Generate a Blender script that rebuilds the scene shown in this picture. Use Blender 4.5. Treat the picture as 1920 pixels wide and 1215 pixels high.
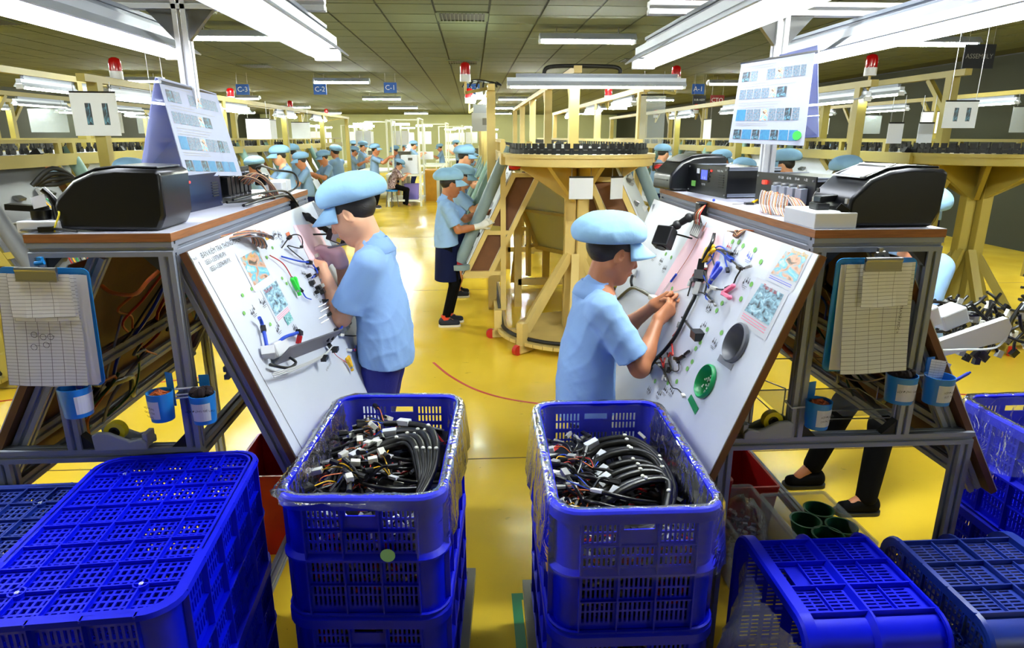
import bpy, math, random
import numpy as np
from mathutils import Vector, Matrix
PI = math.pi
SC = bpy.context.scene
COL = SC.collection
for o in list(bpy.data.objects):
    bpy.data.objects.remove(o)
random.seed(7)

# ------------------------------------------------------------------ camera, light, exposure
cam = bpy.data.cameras.new('camera')
cam.sensor_width = 36.0
cam.lens = 36.0 * 1225.0 / 1920.0
cam.clip_start = 0.05
cam.clip_end = 200
camo = bpy.data.objects.new('camera', cam)
COL.objects.link(camo)
camo.location = (0, 0, 1.85)
camo.rotation_euler = (math.radians(90 - 15.97), 0, math.radians(-3.37))
SC.camera = camo
SC.view_settings.view_transform = 'Standard'
SC.view_settings.look = 'None'
SC.view_settings.gamma = 1.0
SC.view_settings.use_curve_mapping = False
SC.view_settings.exposure = 0.55
world = bpy.data.worlds.new('world')
SC.world = world
world.use_nodes = True
world.node_tree.nodes['Background'].inputs[0].default_value = (0.8, 0.85, 0.8, 1)
world.node_tree.nodes['Background'].inputs[1].default_value = 0.05
TUBE_NEAR = 12.0      # emission of the tubes over the two test benches
TUBE_FAR = 42.0       # emission of the tubes over the conveyor lines
TUBE_CEIL = 280.0     # emission of the ceiling tubes
SC.cycles.max_bounces = 5
SC.cycles.transparent_max_bounces = 10
SC.cycles.adaptive_threshold = 0.02
SC.cycles.caustics_reflective = False
SC.cycles.caustics_refractive = False
SC.cycles.sample_clamp_indirect = 4.0

# ------------------------------------------------------------------ materials
def lin(c):
    return tuple(((v / 255.0) / 12.92 if v / 255.0 <= 0.04045 else ((v / 255.0 + 0.055) / 1.055) ** 2.4) for v in c)
MATS = {}
def mat(name, c, rough=0.5, metal=0.0, var=0.0, vs=8.0, bump=0.0, bs=60.0, emit=0.0, trans=0.0, alpha=1.0, coat=0.0, c2=None, spec=0.5, stretch=None, sss=0.0, detail=4.0):
    if name in MATS:
        return MATS[name]
    m = bpy.data.materials.new(name)
    m.use_nodes = True
    nt = m.node_tree
    b = nt.nodes['Principled BSDF']
    col = lin(c) + (1,)
    b.inputs['Base Color'].default_value = col
    b.inputs['Roughness'].default_value = rough
    b.inputs['Metallic'].default_value = metal
    b.inputs['Specular IOR Level'].default_value = spec
    if trans: b.inputs['Transmission Weight'].default_value = trans
    if alpha < 1: b.inputs['Alpha'].default_value = alpha
    if coat:
        b.inputs['Coat Weight'].default_value = coat
        b.inputs['Coat Roughness'].default_value = 0.08
    if sss:
        b.inputs['Subsurface Weight'].default_value = sss
        b.inputs['Subsurface Radius'].default_value = (0.012, 0.005, 0.003)
    if emit:
        b.inputs['Emission Color'].default_value = col
        b.inputs['Emission Strength'].default_value = emit
    if var or bump:
        tc = nt.nodes.new('ShaderNodeTexCoord')
        mp = nt.nodes.new('ShaderNodeMapping')
        nt.links.new(tc.outputs['Object'], mp.inputs['Vector'])
        if stretch: mp.inputs['Scale'].default_value = stretch
    if var:
        n = nt.nodes.new('ShaderNodeTexNoise')
        n.inputs['Scale'].default_value = vs
        n.inputs['Detail'].default_value = detail
        nt.links.new(mp.outputs['Vector'], n.inputs['Vector'])
        r = nt.nodes.new('ShaderNodeValToRGB')
        k = lin(c2) if c2 else tuple(v * (1 - var) for v in col[:3])
        r.color_ramp.elements[0].color = k + (1,)
        r.color_ramp.elements[0].position = 0.35
        r.color_ramp.elements[1].color = col
        r.color_ramp.elements[1].position = 0.62
        nt.links.new(n.outputs['Fac'], r.inputs['Fac'])
        nt.links.new(r.outputs['Color'], b.inputs['Base Color'])
    if bump:
        n2 = nt.nodes.new('ShaderNodeTexNoise')
        n2.inputs['Scale'].default_value = bs
        n2.inputs['Detail'].default_value = 3
        nt.links.new(mp.outputs['Vector'], n2.inputs['Vector'])
        bp = nt.nodes.new('ShaderNodeBump')
        bp.inputs['Strength'].default_value = bump
        bp.inputs['Distance'].default_value = 0.01
        nt.links.new(n2.outputs['Fac'], bp.inputs['Height'])
        nt.links.new(bp.outputs['Normal'], b.inputs['Normal'])
    MATS[name] = m
    return m

def bag_mat(name, tint, op, gloss, wr=40.0):
    """thin clear plastic film: mostly transparent, wrinkled gloss"""
    m = bpy.data.materials.new(name); m.use_nodes = True
    nt = m.node_tree; N = nt.nodes; L = nt.links
    N.remove(N['Principled BSDF'])
    tr = N.new('ShaderNodeBsdfTransparent'); tr.inputs[0].default_value = tint + (1,)
    gl = N.new('ShaderNodeBsdfGlossy'); gl.inputs['Roughness'].default_value = 0.2
    df = N.new('ShaderNodeBsdfDiffuse'); df.inputs[0].default_value = (0.75, 0.8, 0.9, 1)
    tc = N.new('ShaderNodeTexCoord'); nz = N.new('ShaderNodeTexNoise')
    nz.inputs['Scale'].default_value = wr; nz.inputs['Detail'].default_value = 3; nz.inputs['Distortion'].default_value = 1.5
    L.new(tc.outputs['Object'], nz.inputs['Vector'])
    bp = N.new('ShaderNodeBump'); bp.inputs['Strength'].default_value = 0.5; bp.inputs['Distance'].default_value = 0.02
    L.new(nz.outputs['Fac'], bp.inputs['Height']); L.new(bp.outputs['Normal'], gl.inputs['Normal'])
    m1 = N.new('ShaderNodeMixShader'); m1.inputs[0].default_value = op
    L.new(tr.outputs[0], m1.inputs[1]); L.new(df.outputs[0], m1.inputs[2])
    fr = N.new('ShaderNodeFresnel'); fr.inputs[0].default_value = 1.16; L.new(bp.outputs['Normal'], fr.inputs['Normal'])
    ad = N.new('ShaderNodeMath'); ad.operation = 'ADD'; ad.inputs[1].default_value = gloss; L.new(fr.outputs[0], ad.inputs[0])
    m2 = N.new('ShaderNodeMixShader'); L.new(ad.outputs[0], m2.inputs[0])
    L.new(m1.outputs[0], m2.inputs[1]); L.new(gl.outputs[0], m2.inputs[2])
    L.new(m2.outputs[0], N['Material Output'].inputs['Surface'])
    MATS[name] = m
    return m

def lines_mat(name, base, ink, nx, ny, wx=0.04, wy=0.08, block=None):
    """printed form: ruled lines on paper, from the generated coordinates"""
    m = bpy.data.materials.new(name); m.use_nodes = True
    nt = m.node_tree; N = nt.nodes; L = nt.links; b = N['Principled BSDF']
    b.inputs['Roughness'].default_value = 0.75
    tc = N.new('ShaderNodeTexCoord'); sp = N.new('ShaderNodeSeparateXYZ'); L.new(tc.outputs['UV'], sp.inputs[0])
    def line(sock, n, w):
        a = N.new('ShaderNodeMath'); a.operation = 'MULTIPLY'; a.inputs[1].default_value = n; L.new(sock, a.inputs[0])
        f = N.new('ShaderNodeMath'); f.operation = 'FRACT'; L.new(a.outputs[0], f.inputs[0])
        g = N.new('ShaderNodeMath'); g.operation = 'LESS_THAN'; g.inputs[1].default_value = w; L.new(f.outputs[0], g.inputs[0])
        return g.outputs[0]
    mx = N.new('ShaderNodeMath'); mx.operation = 'MAXIMUM'
    L.new(line(sp.outputs[0], nx, wx), mx.inputs[0]); L.new(line(sp.outputs[1], ny, wy), mx.inputs[1])
    mr = N.new('ShaderNodeMix'); mr.data_type = 'RGBA'
    mr.inputs[6].default_value = lin(base) + (1,); mr.inputs[7].default_value = lin(ink) + (1,)
    L.new(mx.outputs[0], mr.inputs[0]); L.new(mr.outputs[2], b.inputs['Base Color'])
    MATS[name] = m
    return m

def photo_mat(name, cols, scale=5.0, seed=0.0):
    """a printed colour photograph: patches of the print's own colours"""
    m = bpy.data.materials.new(name); m.use_nodes = True
    nt = m.node_tree; N = nt.nodes; L = nt.links; b = N['Principled BSDF']
    b.inputs['Roughness'].default_value = 0.4
    tc = N.new('ShaderNodeTexCoord'); mp = N.new('ShaderNodeMapping'); mp.inputs['Location'].default_value = (seed, seed * 1.7, 0)
    L.new(tc.outputs['UV'], mp.inputs[0])
    nz = N.new('ShaderNodeTexNoise'); nz.inputs['Scale'].default_value = scale; nz.inputs['Detail'].default_value = 2.5; nz.inputs['Distortion'].default_value = 0.8
    L.new(mp.outputs[0], nz.inputs['Vector'])
    r = N.new('ShaderNodeValToRGB'); r.color_ramp.interpolation = 'LINEAR'
    els = r.color_ramp.elements
    n = len(cols)
    for i, c in enumerate(cols):
        p = 0.3 + 0.4 * i / (n - 1)
        e = els[i] if i < 2 else els.new(p)
        e.position = p; e.color = lin(c) + (1,)
    L.new(nz.outputs['Fac'], r.inputs['Fac']); L.new(r.outputs['Color'], b.inputs['Base Color'])
    MATS[name] = m
    return m

M = MATS
mat('alu', (140, 147, 164), 0.4, 0.15, var=0.12, vs=3)
mat('alu_white', (214, 216, 222), 0.4, 0.2)
mat('steel', (150, 150, 152), 0.3, 0.9)
mat('black_plastic', (10, 11, 15), 0.3)
mat('black_rubber', (12, 12, 13), 0.6)
mat('cable_black', (8, 8, 9), 0.34)
mat('dark_metal', (28, 28, 30), 0.5, 0.3)
mat('crate_blue', (0, 16, 222), 0.45, var=0.12, vs=5, spec=0.18)
mat('crate_dull', (16, 46, 148), 0.42, var=0.2, vs=6)
mat('crate_deep', (2, 16, 214), 0.4, var=0.15, vs=5, spec=0.25)
mat('white_board', (210, 216, 230), 0.4, var=0.03, vs=4)
mat('white_plastic', (214, 216, 222), 0.4)
mat('laminate', (200, 202, 216), 0.3)
mat('ply_edge', (150, 92, 44), 0.6, var=0.3, vs=14, stretch=(1, 1, 12))
mat('ply_back', (112, 70, 38), 0.65, var=0.35, vs=4)
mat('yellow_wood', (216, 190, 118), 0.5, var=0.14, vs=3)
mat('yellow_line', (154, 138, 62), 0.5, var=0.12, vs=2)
mat('grey_pipe', (126, 146, 152), 0.5, var=0.1, vs=6)
mat('grey_pipe_green', (110, 142, 134), 0.5, var=0.1, vs=6)
mat('shirt', (144, 182, 234), 0.85, bump=0.35, bs=16)
mat('shirt_dimmed', (116, 146, 182), 0.85, bump=0.3, bs=14)  # shirt copy for background workers, dimmer light put into its colour
mat('cap_dimmed', (120, 160, 196), 0.85, bump=0.3, bs=22)  # darker copy of the cap; weaker light further back is in its colour
mat('sheet_print', (160, 166, 186), 0.6)
mat('cap', (150, 196, 234), 0.85, bump=0.3, bs=22)
mat('skin', (222, 160, 122), 0.5, sss=0.12, var=0.08, vs=9)
mat('skin_tan', (186, 120, 82), 0.5, sss=0.1, var=0.08, vs=9)
mat('skin_pale', (236, 178, 142), 0.5, sss=0.12, var=0.08, vs=9)
mat('hair', (20, 14, 12), 0.45, bump=0.3, bs=90, stretch=(1, 1, 6))
mat('navy', (18, 24, 58), 0.9, spec=0.1, bump=0.1, bs=120)
mat('royal_trouser', (20, 24, 118), 0.75, bump=0.1, bs=120)
mat('black_cloth', (8, 8, 10), 0.9, spec=0.08)
mat('shoe_navy', (24, 30, 46), 0.8)
mat('sole_white', (226, 222, 210), 0.7)
mat('sock_red', (220, 70, 40), 0.8)
mat('glove', (226, 226, 220), 0.85, bump=0.2, bs=200)
mat('lips', (176, 84, 78), 0.45)
mat('eye_dark', (24, 16, 14), 0.2)
mat('paper', (226, 228, 232), 0.8, var=0.05, vs=5)
mat('paper_white', (208, 211, 220), 0.75)
mat('print_grey', (92, 92, 100), 0.7)
mat('ink', (28, 28, 34), 0.7)
mat('clip_blue', (10, 120, 196), 0.45)
mat('cup_blue', (30, 124, 208), 0.4)
mat('red', (196, 20, 26), 0.35)
mat('red_bin', (176, 10, 18), 0.4)
mat('beacon_red', (170, 6, 10), 0.2, coat=0.4)
mat('green', (10, 140, 78), 0.4)
mat('green_bright', (40, 206, 60), 0.4)
mat('green_dark', (8, 84, 48), 0.45)
mat('green_dot', (112, 176, 84), 0.6)
mat('yellow', (240, 188, 16), 0.4)
mat('yellow_tape', (214, 196, 30), 0.35)
mat('pink', (246, 120, 156), 0.5)
mat('pink_pale', (255, 212, 220), 0.6)
mat('blue_clip', (50, 74, 214), 0.4)
mat('blue_wire', (24, 70, 196), 0.4)
mat('red_wire', (190, 40, 34), 0.45)
mat('orange_wire', (196, 96, 40), 0.5)
mat('cream_wire', (196, 172, 138), 0.5)
mat('brown_wire', (96, 62, 44), 0.5)
mat('grey_wire', (128, 130, 140), 0.5)
mat('grey_bowl', (92, 95, 104), 0.45)
mat('grey_dispenser', (150, 156, 164), 0.45)
mat('connector_white', (226, 226, 218), 0.4)
mat('connector_grey', (150, 150, 150), 0.45)
mat('screen_blue', (70, 84, 255), 0.3, emit=0.9)
mat('led_red', (255, 40, 30), 0.3, emit=3.0)
mat('panel_navy', (10, 20, 56), 0.25)
mat('sign_blue', (30, 92, 190), 0.5)
mat('sign_navy', (26, 30, 44), 0.5)
mat('sign_red', (150, 40, 44), 0.5)
mat('sign_white', (236, 240, 246), 0.5)
mat('tube_near', (246, 250, 255), 0.3, emit=TUBE_NEAR)
mat('tube_far', (240, 255, 236), 0.3, emit=TUBE_FAR)
mat('tube_ceil', (248, 255, 246), 0.3, emit=TUBE_CEIL)
mat('lamp_body', (186, 192, 206), 0.4, 0.2)
mat('purple_bin', (124, 112, 190), 0.5)
mat('orange_wood', (206, 150, 30), 0.5, var=0.1)
mat('bench_white', (220, 222, 204), 0.5)
mat('plaid', (74, 40, 46), 0.85, var=0.7, vs=30, c2=(190, 170, 170))
mat('acrylic_blue', (168, 178, 236), 0.15, alpha=0.75)
mat('cardboard', (176, 132, 84), 0.8)
mat('rag', (30, 16, 20), 0.9)
mat('zip_tie', (206, 208, 210), 0.5)
mat('tape_green', (20, 126, 78), 0.5)
mat('tape_red', (190, 46, 20), 0.5)
mat('joint_dark', (96, 70, 12), 0.6)
mat('clear_bin', (206, 214, 220), 0.15, alpha=0.28)
bag_mat('bag', (0.95, 0.97, 1.0), 0.04, 0.0, 14.0)
bag_mat('bag_dense', (0.86, 0.88, 0.94), 0.18, 0.08, 20)
lines_mat('form_a', (222, 225, 232), (120, 122, 132), 7, 34, 0.05, 0.10)
lines_mat('form_b', (234, 236, 240), (130, 132, 140), 3, 12, 0.02, 0.10)
lines_mat('form_c', (214, 217, 218), (120, 122, 126), 5, 26, 0.03, 0.10)
photo_mat('photo_hand', [(60, 50, 40), (214, 160, 130), (70, 176, 206), (190, 226, 240)], 3.0, 0.3)
photo_mat('photo_wire', [(40, 44, 50), (120, 150, 170), (150, 196, 214), (210, 232, 240)], 6.0, 2.1)
photo_mat('photo_mix', [(20, 30, 46), (60, 110, 140), (130, 140, 150), (130, 60, 56)], 9.0, 4.4)
photo_mat('photo_blue', [(24, 100, 150), (36, 116, 160), (44, 124, 166)], 3.0, 1.2)
photo_mat('photo_dark', [(14, 18, 26), (26, 40, 54), (90, 150, 176)], 4.0, 7.0)
photo_mat('photo_teal', [(60, 130, 130), (120, 190, 190), (210, 230, 230)], 4.0, 5.0)

# ------------------------------------------------------------------ mesh building
class MB:
    def __init__(s):
        s.v = []; s.f = []; s.mi = []; s.m = 0; s.uv = {}
    def add(s, vs, fs):
        b = len(s.v)
        s.v.extend([tuple(p) for p in vs])
        for f in fs:
            s.f.append(tuple(i + b for i in f)); s.mi.append(s.m)
        return s
    def quad(s, a, b, c, d, uv=True):
        s.add([a, b, c, d], [(0, 1, 2, 3)])
        if uv: s.uv[len(s.f) - 1] = [(0, 0), (1, 0), (1, 1), (0, 1)]
        return s
    def box(s, c, d, R=None):
        x, y, z = d[0] / 2, d[1] / 2, d[2] / 2
        P = [Vector((i * x, j * y, k * z)) for i in (-1, 1) for j in (-1, 1) for k in (-1, 1)]
        if R is not None: P = [R @ p for p in P]
        c = Vector(c)
        return s.add([c + p for p in P], [(0, 1, 3, 2), (4, 6, 7, 5), (0, 4, 5, 1), (2, 3, 7, 6), (0, 2, 6, 4), (1, 5, 7, 3)])
    def mm(s, x0, x1, y0, y1, z0, z1):
        return s.box(((x0 + x1) / 2, (y0 + y1) / 2, (z0 + z1) / 2), (abs(x1 - x0), abs(y1 - y0), abs(z1 - z0)))
    def prof(s, p0, p1, poly, up=(0, 0, 1)):
        p0 = Vector(p0); p1 = Vector(p1); d = (p1 - p0).normalized(); up = Vector(up)
        if abs(d.dot(up)) > 0.98: up = Vector((0, 1, 0))
        a = d.cross(up).normalized(); b = a.cross(d).normalized(); n = len(poly)
        vs = [p0 + a * x + b * y for x, y in poly] + [p1 + a * x + b * y for x, y in poly]
        fs = [(i, (i + 1) % n, (i + 1) % n + n, i + n) for i in range(n)] + [tuple(range(n - 1, -1, -1)), tuple(range(n, 2 * n))]
        return s.add(vs, fs)
    def bar(s, p0, p1, w, h=None, up=(0, 0, 1)):
        h = h or w
        return s.prof(p0, p1, [(-w / 2, -h / 2), (w / 2, -h / 2), (w / 2, h / 2), (-w / 2, h / 2)], up)
    def slot(s, p0, p1, w=0.04, up=(0, 0, 1)):
        """T-slot aluminium extrusion"""
        q = w / 2; a = w * 0.11; e = w * 0.2; t = w * 0.05
        side = [(-q, -q), (-a - t, -q), (-a, -q + t), (-a, -q + e), (a, -q + e), (a, -q + t), (a + t, -q)]
        poly = []
        for k in range(4):
            c, n = [(1, 0), (0, 1), (-1, 0), (0, -1)][k]
            poly += [(x * c - y * n, x * n + y * c) for x, y in side]
        return s.prof(p0, p1, poly, up)
    def tube(s, pts, r, n=8, caps=True):
        P = [Vector(p) for p in pts]; k = len(P)
        rr = r if isinstance(r, (list, tuple)) else [r] * k
        d0 = (P[1] - P[0]).normalized()
        ref = Vector((0, 0, 1)) if abs(d0.z) < 0.9 else Vector((1, 0, 0))
        a = d0.cross(ref).normalized(); vs = []
        for i in range(k):
            d = (P[min(i + 1, k - 1)] - P[max(i - 1, 0)])
            d = d.normalized() if d.length > 1e-9 else d0
            a = (a - d * a.dot(d)); a = a.normalized() if a.length > 1e-6 else d.orthogonal().normalized()
            b = d.cross(a)
            for j in range(n):
                t = 2 * PI * j / n
                vs.append(P[i] + (a * math.cos(t) + b * math.sin(t)) * rr[i])
        fs = [(i * n + j, i * n + (j + 1) % n, (i + 1) * n + (j + 1) % n, (i + 1) * n + j) for i in range(k - 1) for j in range(n)]
        if caps: fs += [tuple(range(n - 1, -1, -1)), tuple(range((k - 1) * n, k * n))]
        return s.add(vs, fs)
    def cyl(s, p0, p1, r0, r1=None, n=16):
        return s.tube([p0, p1], [r0, r0 if r1 is None else r1], n)
    def lathe(s, prof, o=(0, 0, 0), n=24, R=None, close=False):
        o = Vector(o); vs = []
        for r, z in prof:
            for j in range(n):
                t = 2 * PI * j / n; p = Vector((r * math.cos(t), r * math.sin(t), z))
                vs.append(o + (R @ p if R is not None else p))
        k = len(prof)
        fs = [(i * n + j, i * n + (j + 1) % n, (i + 1) * n + (j + 1) % n, (i + 1) * n + j) for i in range(k - 1) for j in range(n)]
        if not close: fs += [tuple(range(n - 1, -1, -1)), tuple(range((k - 1) * n, k * n))]
        return s.add(vs, fs)
    def prism(s, poly, z0, z1, T=None):
        n = len(poly)
        vs = [Vector((x, y, z0)) for x, y in poly] + [Vector((x, y, z1)) for x, y in poly]
        if T is not None: vs = [T @ v for v in vs]
        return s.add(vs, [tuple(range(n - 1, -1, -1)), tuple(range(n, 2 * n))] + [(i, (i + 1) % n, (i + 1) % n + n, i + n) for i in range(n)])
    def ell(s, c, r, n=12, k=8, R=None):
        c = Vector(c); r = (r, r, r) if not isinstance(r, (tuple, list)) else r
        vs = []; fs = []
        for i in range(1, k):
            a = PI * i / k
            for j in range(n):
                t = 2 * PI * j / n
                p = Vector((r[0] * math.sin(a) * math.cos(t), r[1] * math.sin(a) * math.sin(t), r[2] * math.cos(a)))
                vs.append(c + (R @ p if R is not None else p))
        tp = Vector((0, 0, r[2])); bt = Vector((0, 0, -r[2]))
        vs += [c + (R @ tp if R is not None else tp), c + (R @ bt if R is not None else bt)]
        for i in range(k - 2):
            for j in range(n):
                fs.append((i * n + j, (i + 1) * n + j, (i + 1) * n + (j + 1) % n, i * n + (j + 1) % n))
        N = (k - 1) * n
        for j in range(n):
            fs.append((N, j, (j + 1) % n)); fs.append((N + 1, (k - 2) * n + (j + 1) % n, (k - 2) * n + j))
        return s.add(vs, fs)
    def sweep_rr(s, W, L, Rc, prof, seg=5):
        """closed profile [(outset, z)] swept round a rounded rectangle"""
        n = len(prof); ring = []
        for cx, cy, a0 in ((1, 1, 0), (-1, 1, PI / 2), (-1, -1, PI), (1, -1, 1.5 * PI)):
            for i in range(seg + 1):
                a = a0 + PI / 2 * i / seg
                ring.append((cx * (W / 2 - Rc), cy * (L / 2 - Rc), math.cos(a), math.sin(a)))
        vs = []
        for x, y, c, q in ring:
            for d, z in prof: vs.append((x + c * (Rc + d), y + q * (Rc + d), z))
        k = len(ring)
        return s.add(vs, [(i * n + j, ((i + 1) % k) * n + j, ((i + 1) % k) * n + (j + 1) % n, i * n + (j + 1) % n) for i in range(k) for j in range(n)])
    def build(s, name, mats, parent=None, smooth=0, bev=0.0, T=None, loc=None, rot=None):
        me = bpy.data.meshes.new(name)
        vs = s.v if T is None else [tuple(T @ Vector(p)) for p in s.v]
        me.from_pydata(vs, [], s.f)
        if not isinstance(mats, (list, tuple)): mats = [mats]
        for m in mats: me.materials.append(M[m] if isinstance(m, str) else m)
        if len(mats) > 1: me.polygons.foreach_set('material_index', s.mi)
        if s.uv:
            ul = me.uv_layers.new(name='UVMap')
            for fi, u in s.uv.items():
                for li, q in zip(me.polygons[fi].loop_indices, u): ul.data[li].uv = q
        if smooth:
            me.shade_smooth(); me.set_sharp_from_angle(angle=math.radians(smooth))
        me.update()
        return link(name, me, parent, bev, loc, rot)

def link(name, me, parent=None, bev=0.0, loc=None, rot=None):
    o = bpy.data.objects.new(name, me)
    COL.objects.link(o)
    if parent is not None: o.parent = parent
    if loc is not None: o.location = loc
    if rot is not None: o.rotation_euler = rot
    if bev:
        b = o.modifiers.new('bevel', 'BEVEL'); b.width = bev; b.segments = 2; b.limit_method = 'ANGLE'; b.angle_limit = math.radians(40)
    return o
def tag(o, label, cat, group=None, kind=None):
    o['label'] = label
    if cat: o['category'] = cat
    if group: o['group'] = group
    if kind: o['kind'] = kind
    return o
def thing(name, label, cat, loc=(0, 0, 0), rz=0.0, group=None, rot=None):
    o = bpy.data.objects.new(name, None); COL.objects.link(o)
    o.empty_display_size = 0.1
    o.location = loc
    o.rotation_euler = rot if rot is not None else (0, 0, rz)
    return tag(o, label, cat, group)
def dup(o, loc=None, rot=None, label=None, group=None, parent=None, mats=None):
    c = o.copy(); COL.objects.link(c)
    c.parent = parent
    if loc is not None: c.location = loc
    if rot is not None: c.rotation_euler = rot
    if label: c['label'] = label
    if group: c['group'] = group
    if mats and c.type == 'MESH' and c.data.materials and c.data.materials[0].name in mats:
        key = c.data.name + mats[c.data.materials[0].name]
        if key not in REMAT:
            d = c.data.copy(); d.materials[0] = M[mats[c.data.materials[0].name]]; REMAT[key] = d
        c.data = REMAT[key]
    for ch in list(o.children): dup(ch, parent=c, mats=mats)
    return c
REMAT = {}
TXT = {}
def text_mesh(s, size, extrude=0.0):
    """flat lettering, centred at the origin in the XY plane"""
    key = (s, round(size, 4), extrude)
    if key in TXT: return TXT[key]
    cu = bpy.data.curves.new('lettering', 'FONT')
    cu.body = s; cu.size = size; cu.align_x = 'CENTER'; cu.align_y = 'CENTER'; cu.extrude = extrude; cu.resolution_u = 2
    ob = bpy.data.objects.new('lettering', cu); COL.objects.link(ob)
    dg = bpy.context.evaluated_depsgraph_get()
    me = bpy.data.meshes.new_from_object(ob.evaluated_get(dg))
    bpy.data.objects.remove(ob); bpy.data.curves.remove(cu)
    TXT[key] = me
    return me
def text(s, size, m, parent, Mx, name='lettering'):
    """lettering placed by a matrix in the parent's frame"""
    me = text_mesh(s, size).copy()
    me.materials.clear(); me.materials.append(M[m])
    me.transform(Mx)
    return link(name, me, parent)
def frame(o, x, y):
    """matrix whose X and Y axes run along the given directions from o"""
    x = Vector(x).normalized(); y = Vector(y); y = (y - x * x.dot(y)).normalized(); z = x.cross(y)
    return Matrix(((x.x, y.x, z.x, o[0]), (x.y, y.y, z.y, o[1]), (x.z, y.z, z.z, o[2]), (0, 0, 0, 1)))
def spline(pts, n=6):
    """Catmull-Rom through the points"""
    P = [Vector(p) for p in pts]; out = []
    for i in range(len(P) - 1):
        a = P[max(i - 1, 0)]; b = P[i]; c = P[i + 1]; d = P[min(i + 2, len(P) - 1)]
        for k in range(n):
            t = k / n
            out.append(0.5 * ((2 * b) + (c - a) * t + (2 * a - 5 * b + 4 * c - d) * t * t + (3 * b - a - 3 * c + d) * t ** 3))
    out.append(P[-1])
    return out
# ------------------------------------------------------------------ the room
X0, X1, Y0, Y1, ZC = -13.0, 9.2, -8.0, 43.0, 3.2
def floor_mat():
    m = bpy.data.materials.new('floor_epoxy'); m.use_nodes = True
    nt = m.node_tree; N = nt.nodes; L = nt.links; b = N['Principled BSDF']
    tc = N.new('ShaderNodeTexCoord')
    def noise(s, det, sc=(1, 1, 1)):
        mp = N.new('ShaderNodeMapping'); mp.inputs['Scale'].default_value = sc; L.new(tc.outputs['Object'], mp.inputs[0])
        n = N.new('ShaderNodeTexNoise'); n.inputs['Scale'].default_value = s; n.inputs['Detail'].default_value = det; L.new(mp.outputs[0], n.inputs['Vector'])
        return n.outputs['Fac']
    def ramp(f, p0, c0, p1, c1):
        r = N.new('ShaderNodeValToRGB'); r.color_ramp.elements[0].position = p0; r.color_ramp.elements[0].color = c0
        r.color_ramp.elements[1].position = p1; r.color_ramp.elements[1].color = c1; L.new(f, r.inputs[0]); return r.outputs[0]
    base = ramp(noise(0.9, 5), 0.35, lin((232, 194, 50)) + (1,), 0.65, lin((244, 208, 66)) + (1,))
    scuff = ramp(noise(5.0, 4, (1.0, 3.0, 1)), 0.70, (1, 1, 1, 1), 0.78, (0.42, 0.42, 0.45, 1))
    spots = ramp(noise(38, 2), 0.74, (1, 1, 1, 1), 0.80, (0.5, 0.48, 0.45, 1))
    def mul(a, c):
        x = N.new('ShaderNodeMix'); x.data_type = 'RGBA'; x.blend_type = 'MULTIPLY'; x.inputs[0].default_value = 1.0
        L.new(a, x.inputs[6]); L.new(c, x.inputs[7]); return x.outputs[2]
    L.new(mul(mul(base, scuff), spots), b.inputs['Base Color'])
    L.new(ramp(noise(2.2, 4), 0.3, (0.13,) * 3 + (1,), 0.7, (0.24,) * 3 + (1,)), b.inputs['Roughness'])
    bp = N.new('ShaderNodeBump'); bp.inputs['Strength'].default_value = 0.05; bp.inputs['Distance'].default_value = 0.02
    L.new(noise(7, 2), bp.inputs['Height']); L.new(bp.outputs[0], b.inputs['Normal'])
    M['floor_epoxy'] = m
floor_mat()
mat('ceiling_tile', (90, 97, 76), 0.9, var=0.06, vs=1.5)
mat('ceiling_grid', (46, 50, 42), 0.9)
mat('wall_green', (196, 200, 150), 0.85, var=0.06, vs=0.7)
mat('wall_grey_dimmed', (48, 52, 40), 0.85, var=0.08, vs=0.6)  # darkening towards the view's edges is put into the wall colour
mat('grille', (84, 84, 76), 0.7)

def struct(o): o['kind'] = 'structure'; return o
floor = struct(MB().mm(X0, X1, Y0, Y1, -0.1, 0.0).build('floor', 'floor_epoxy'))
for i, y in enumerate((3.54, 8.05, 12.6, 17.1)):
    MB().mm(X0 + 0.01, X1 - 0.01, y - 0.004, y + 0.004, 0.0003, 0.0012).build('joint_line', 'joint_dark', floor)
b = MB(); b.mm(0.135, 0.175, 1.2, 2.33, 0.0004, 0.0016); b.mm(0.175, 0.24, 2.29, 2.33, 0.0004, 0.0016)
b.build('green_tape', 'tape_green', floor)
b = MB(); pts = spline([(-0.36, 5.30, 0), (-0.20, 4.95, 0), (0.02, 4.63, 0), (0.30, 4.42, 0), (0.75, 4.27, 0), (1.4, 4.2, 0)], 6)
for p, q in zip(pts, pts[1:]): b.bar((p.x, p.y, 0.001), (q.x, q.y, 0.001), 0.022, 0.0014)
b.build('red_tape', 'tape_red', floor)
b = MB(); b.bar((-5.2, 4.05, 0.001), (-2.2, 5.05, 0.001), 0.022, 0.0014); b.build('red_tape', 'tape_red', floor)
b = MB(); b.bar((3.2, 4.4, 0.001), (6.2, 4.0, 0.001), 0.022, 0.0014); b.build('red_tape', 'tape_red', floor)

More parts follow.
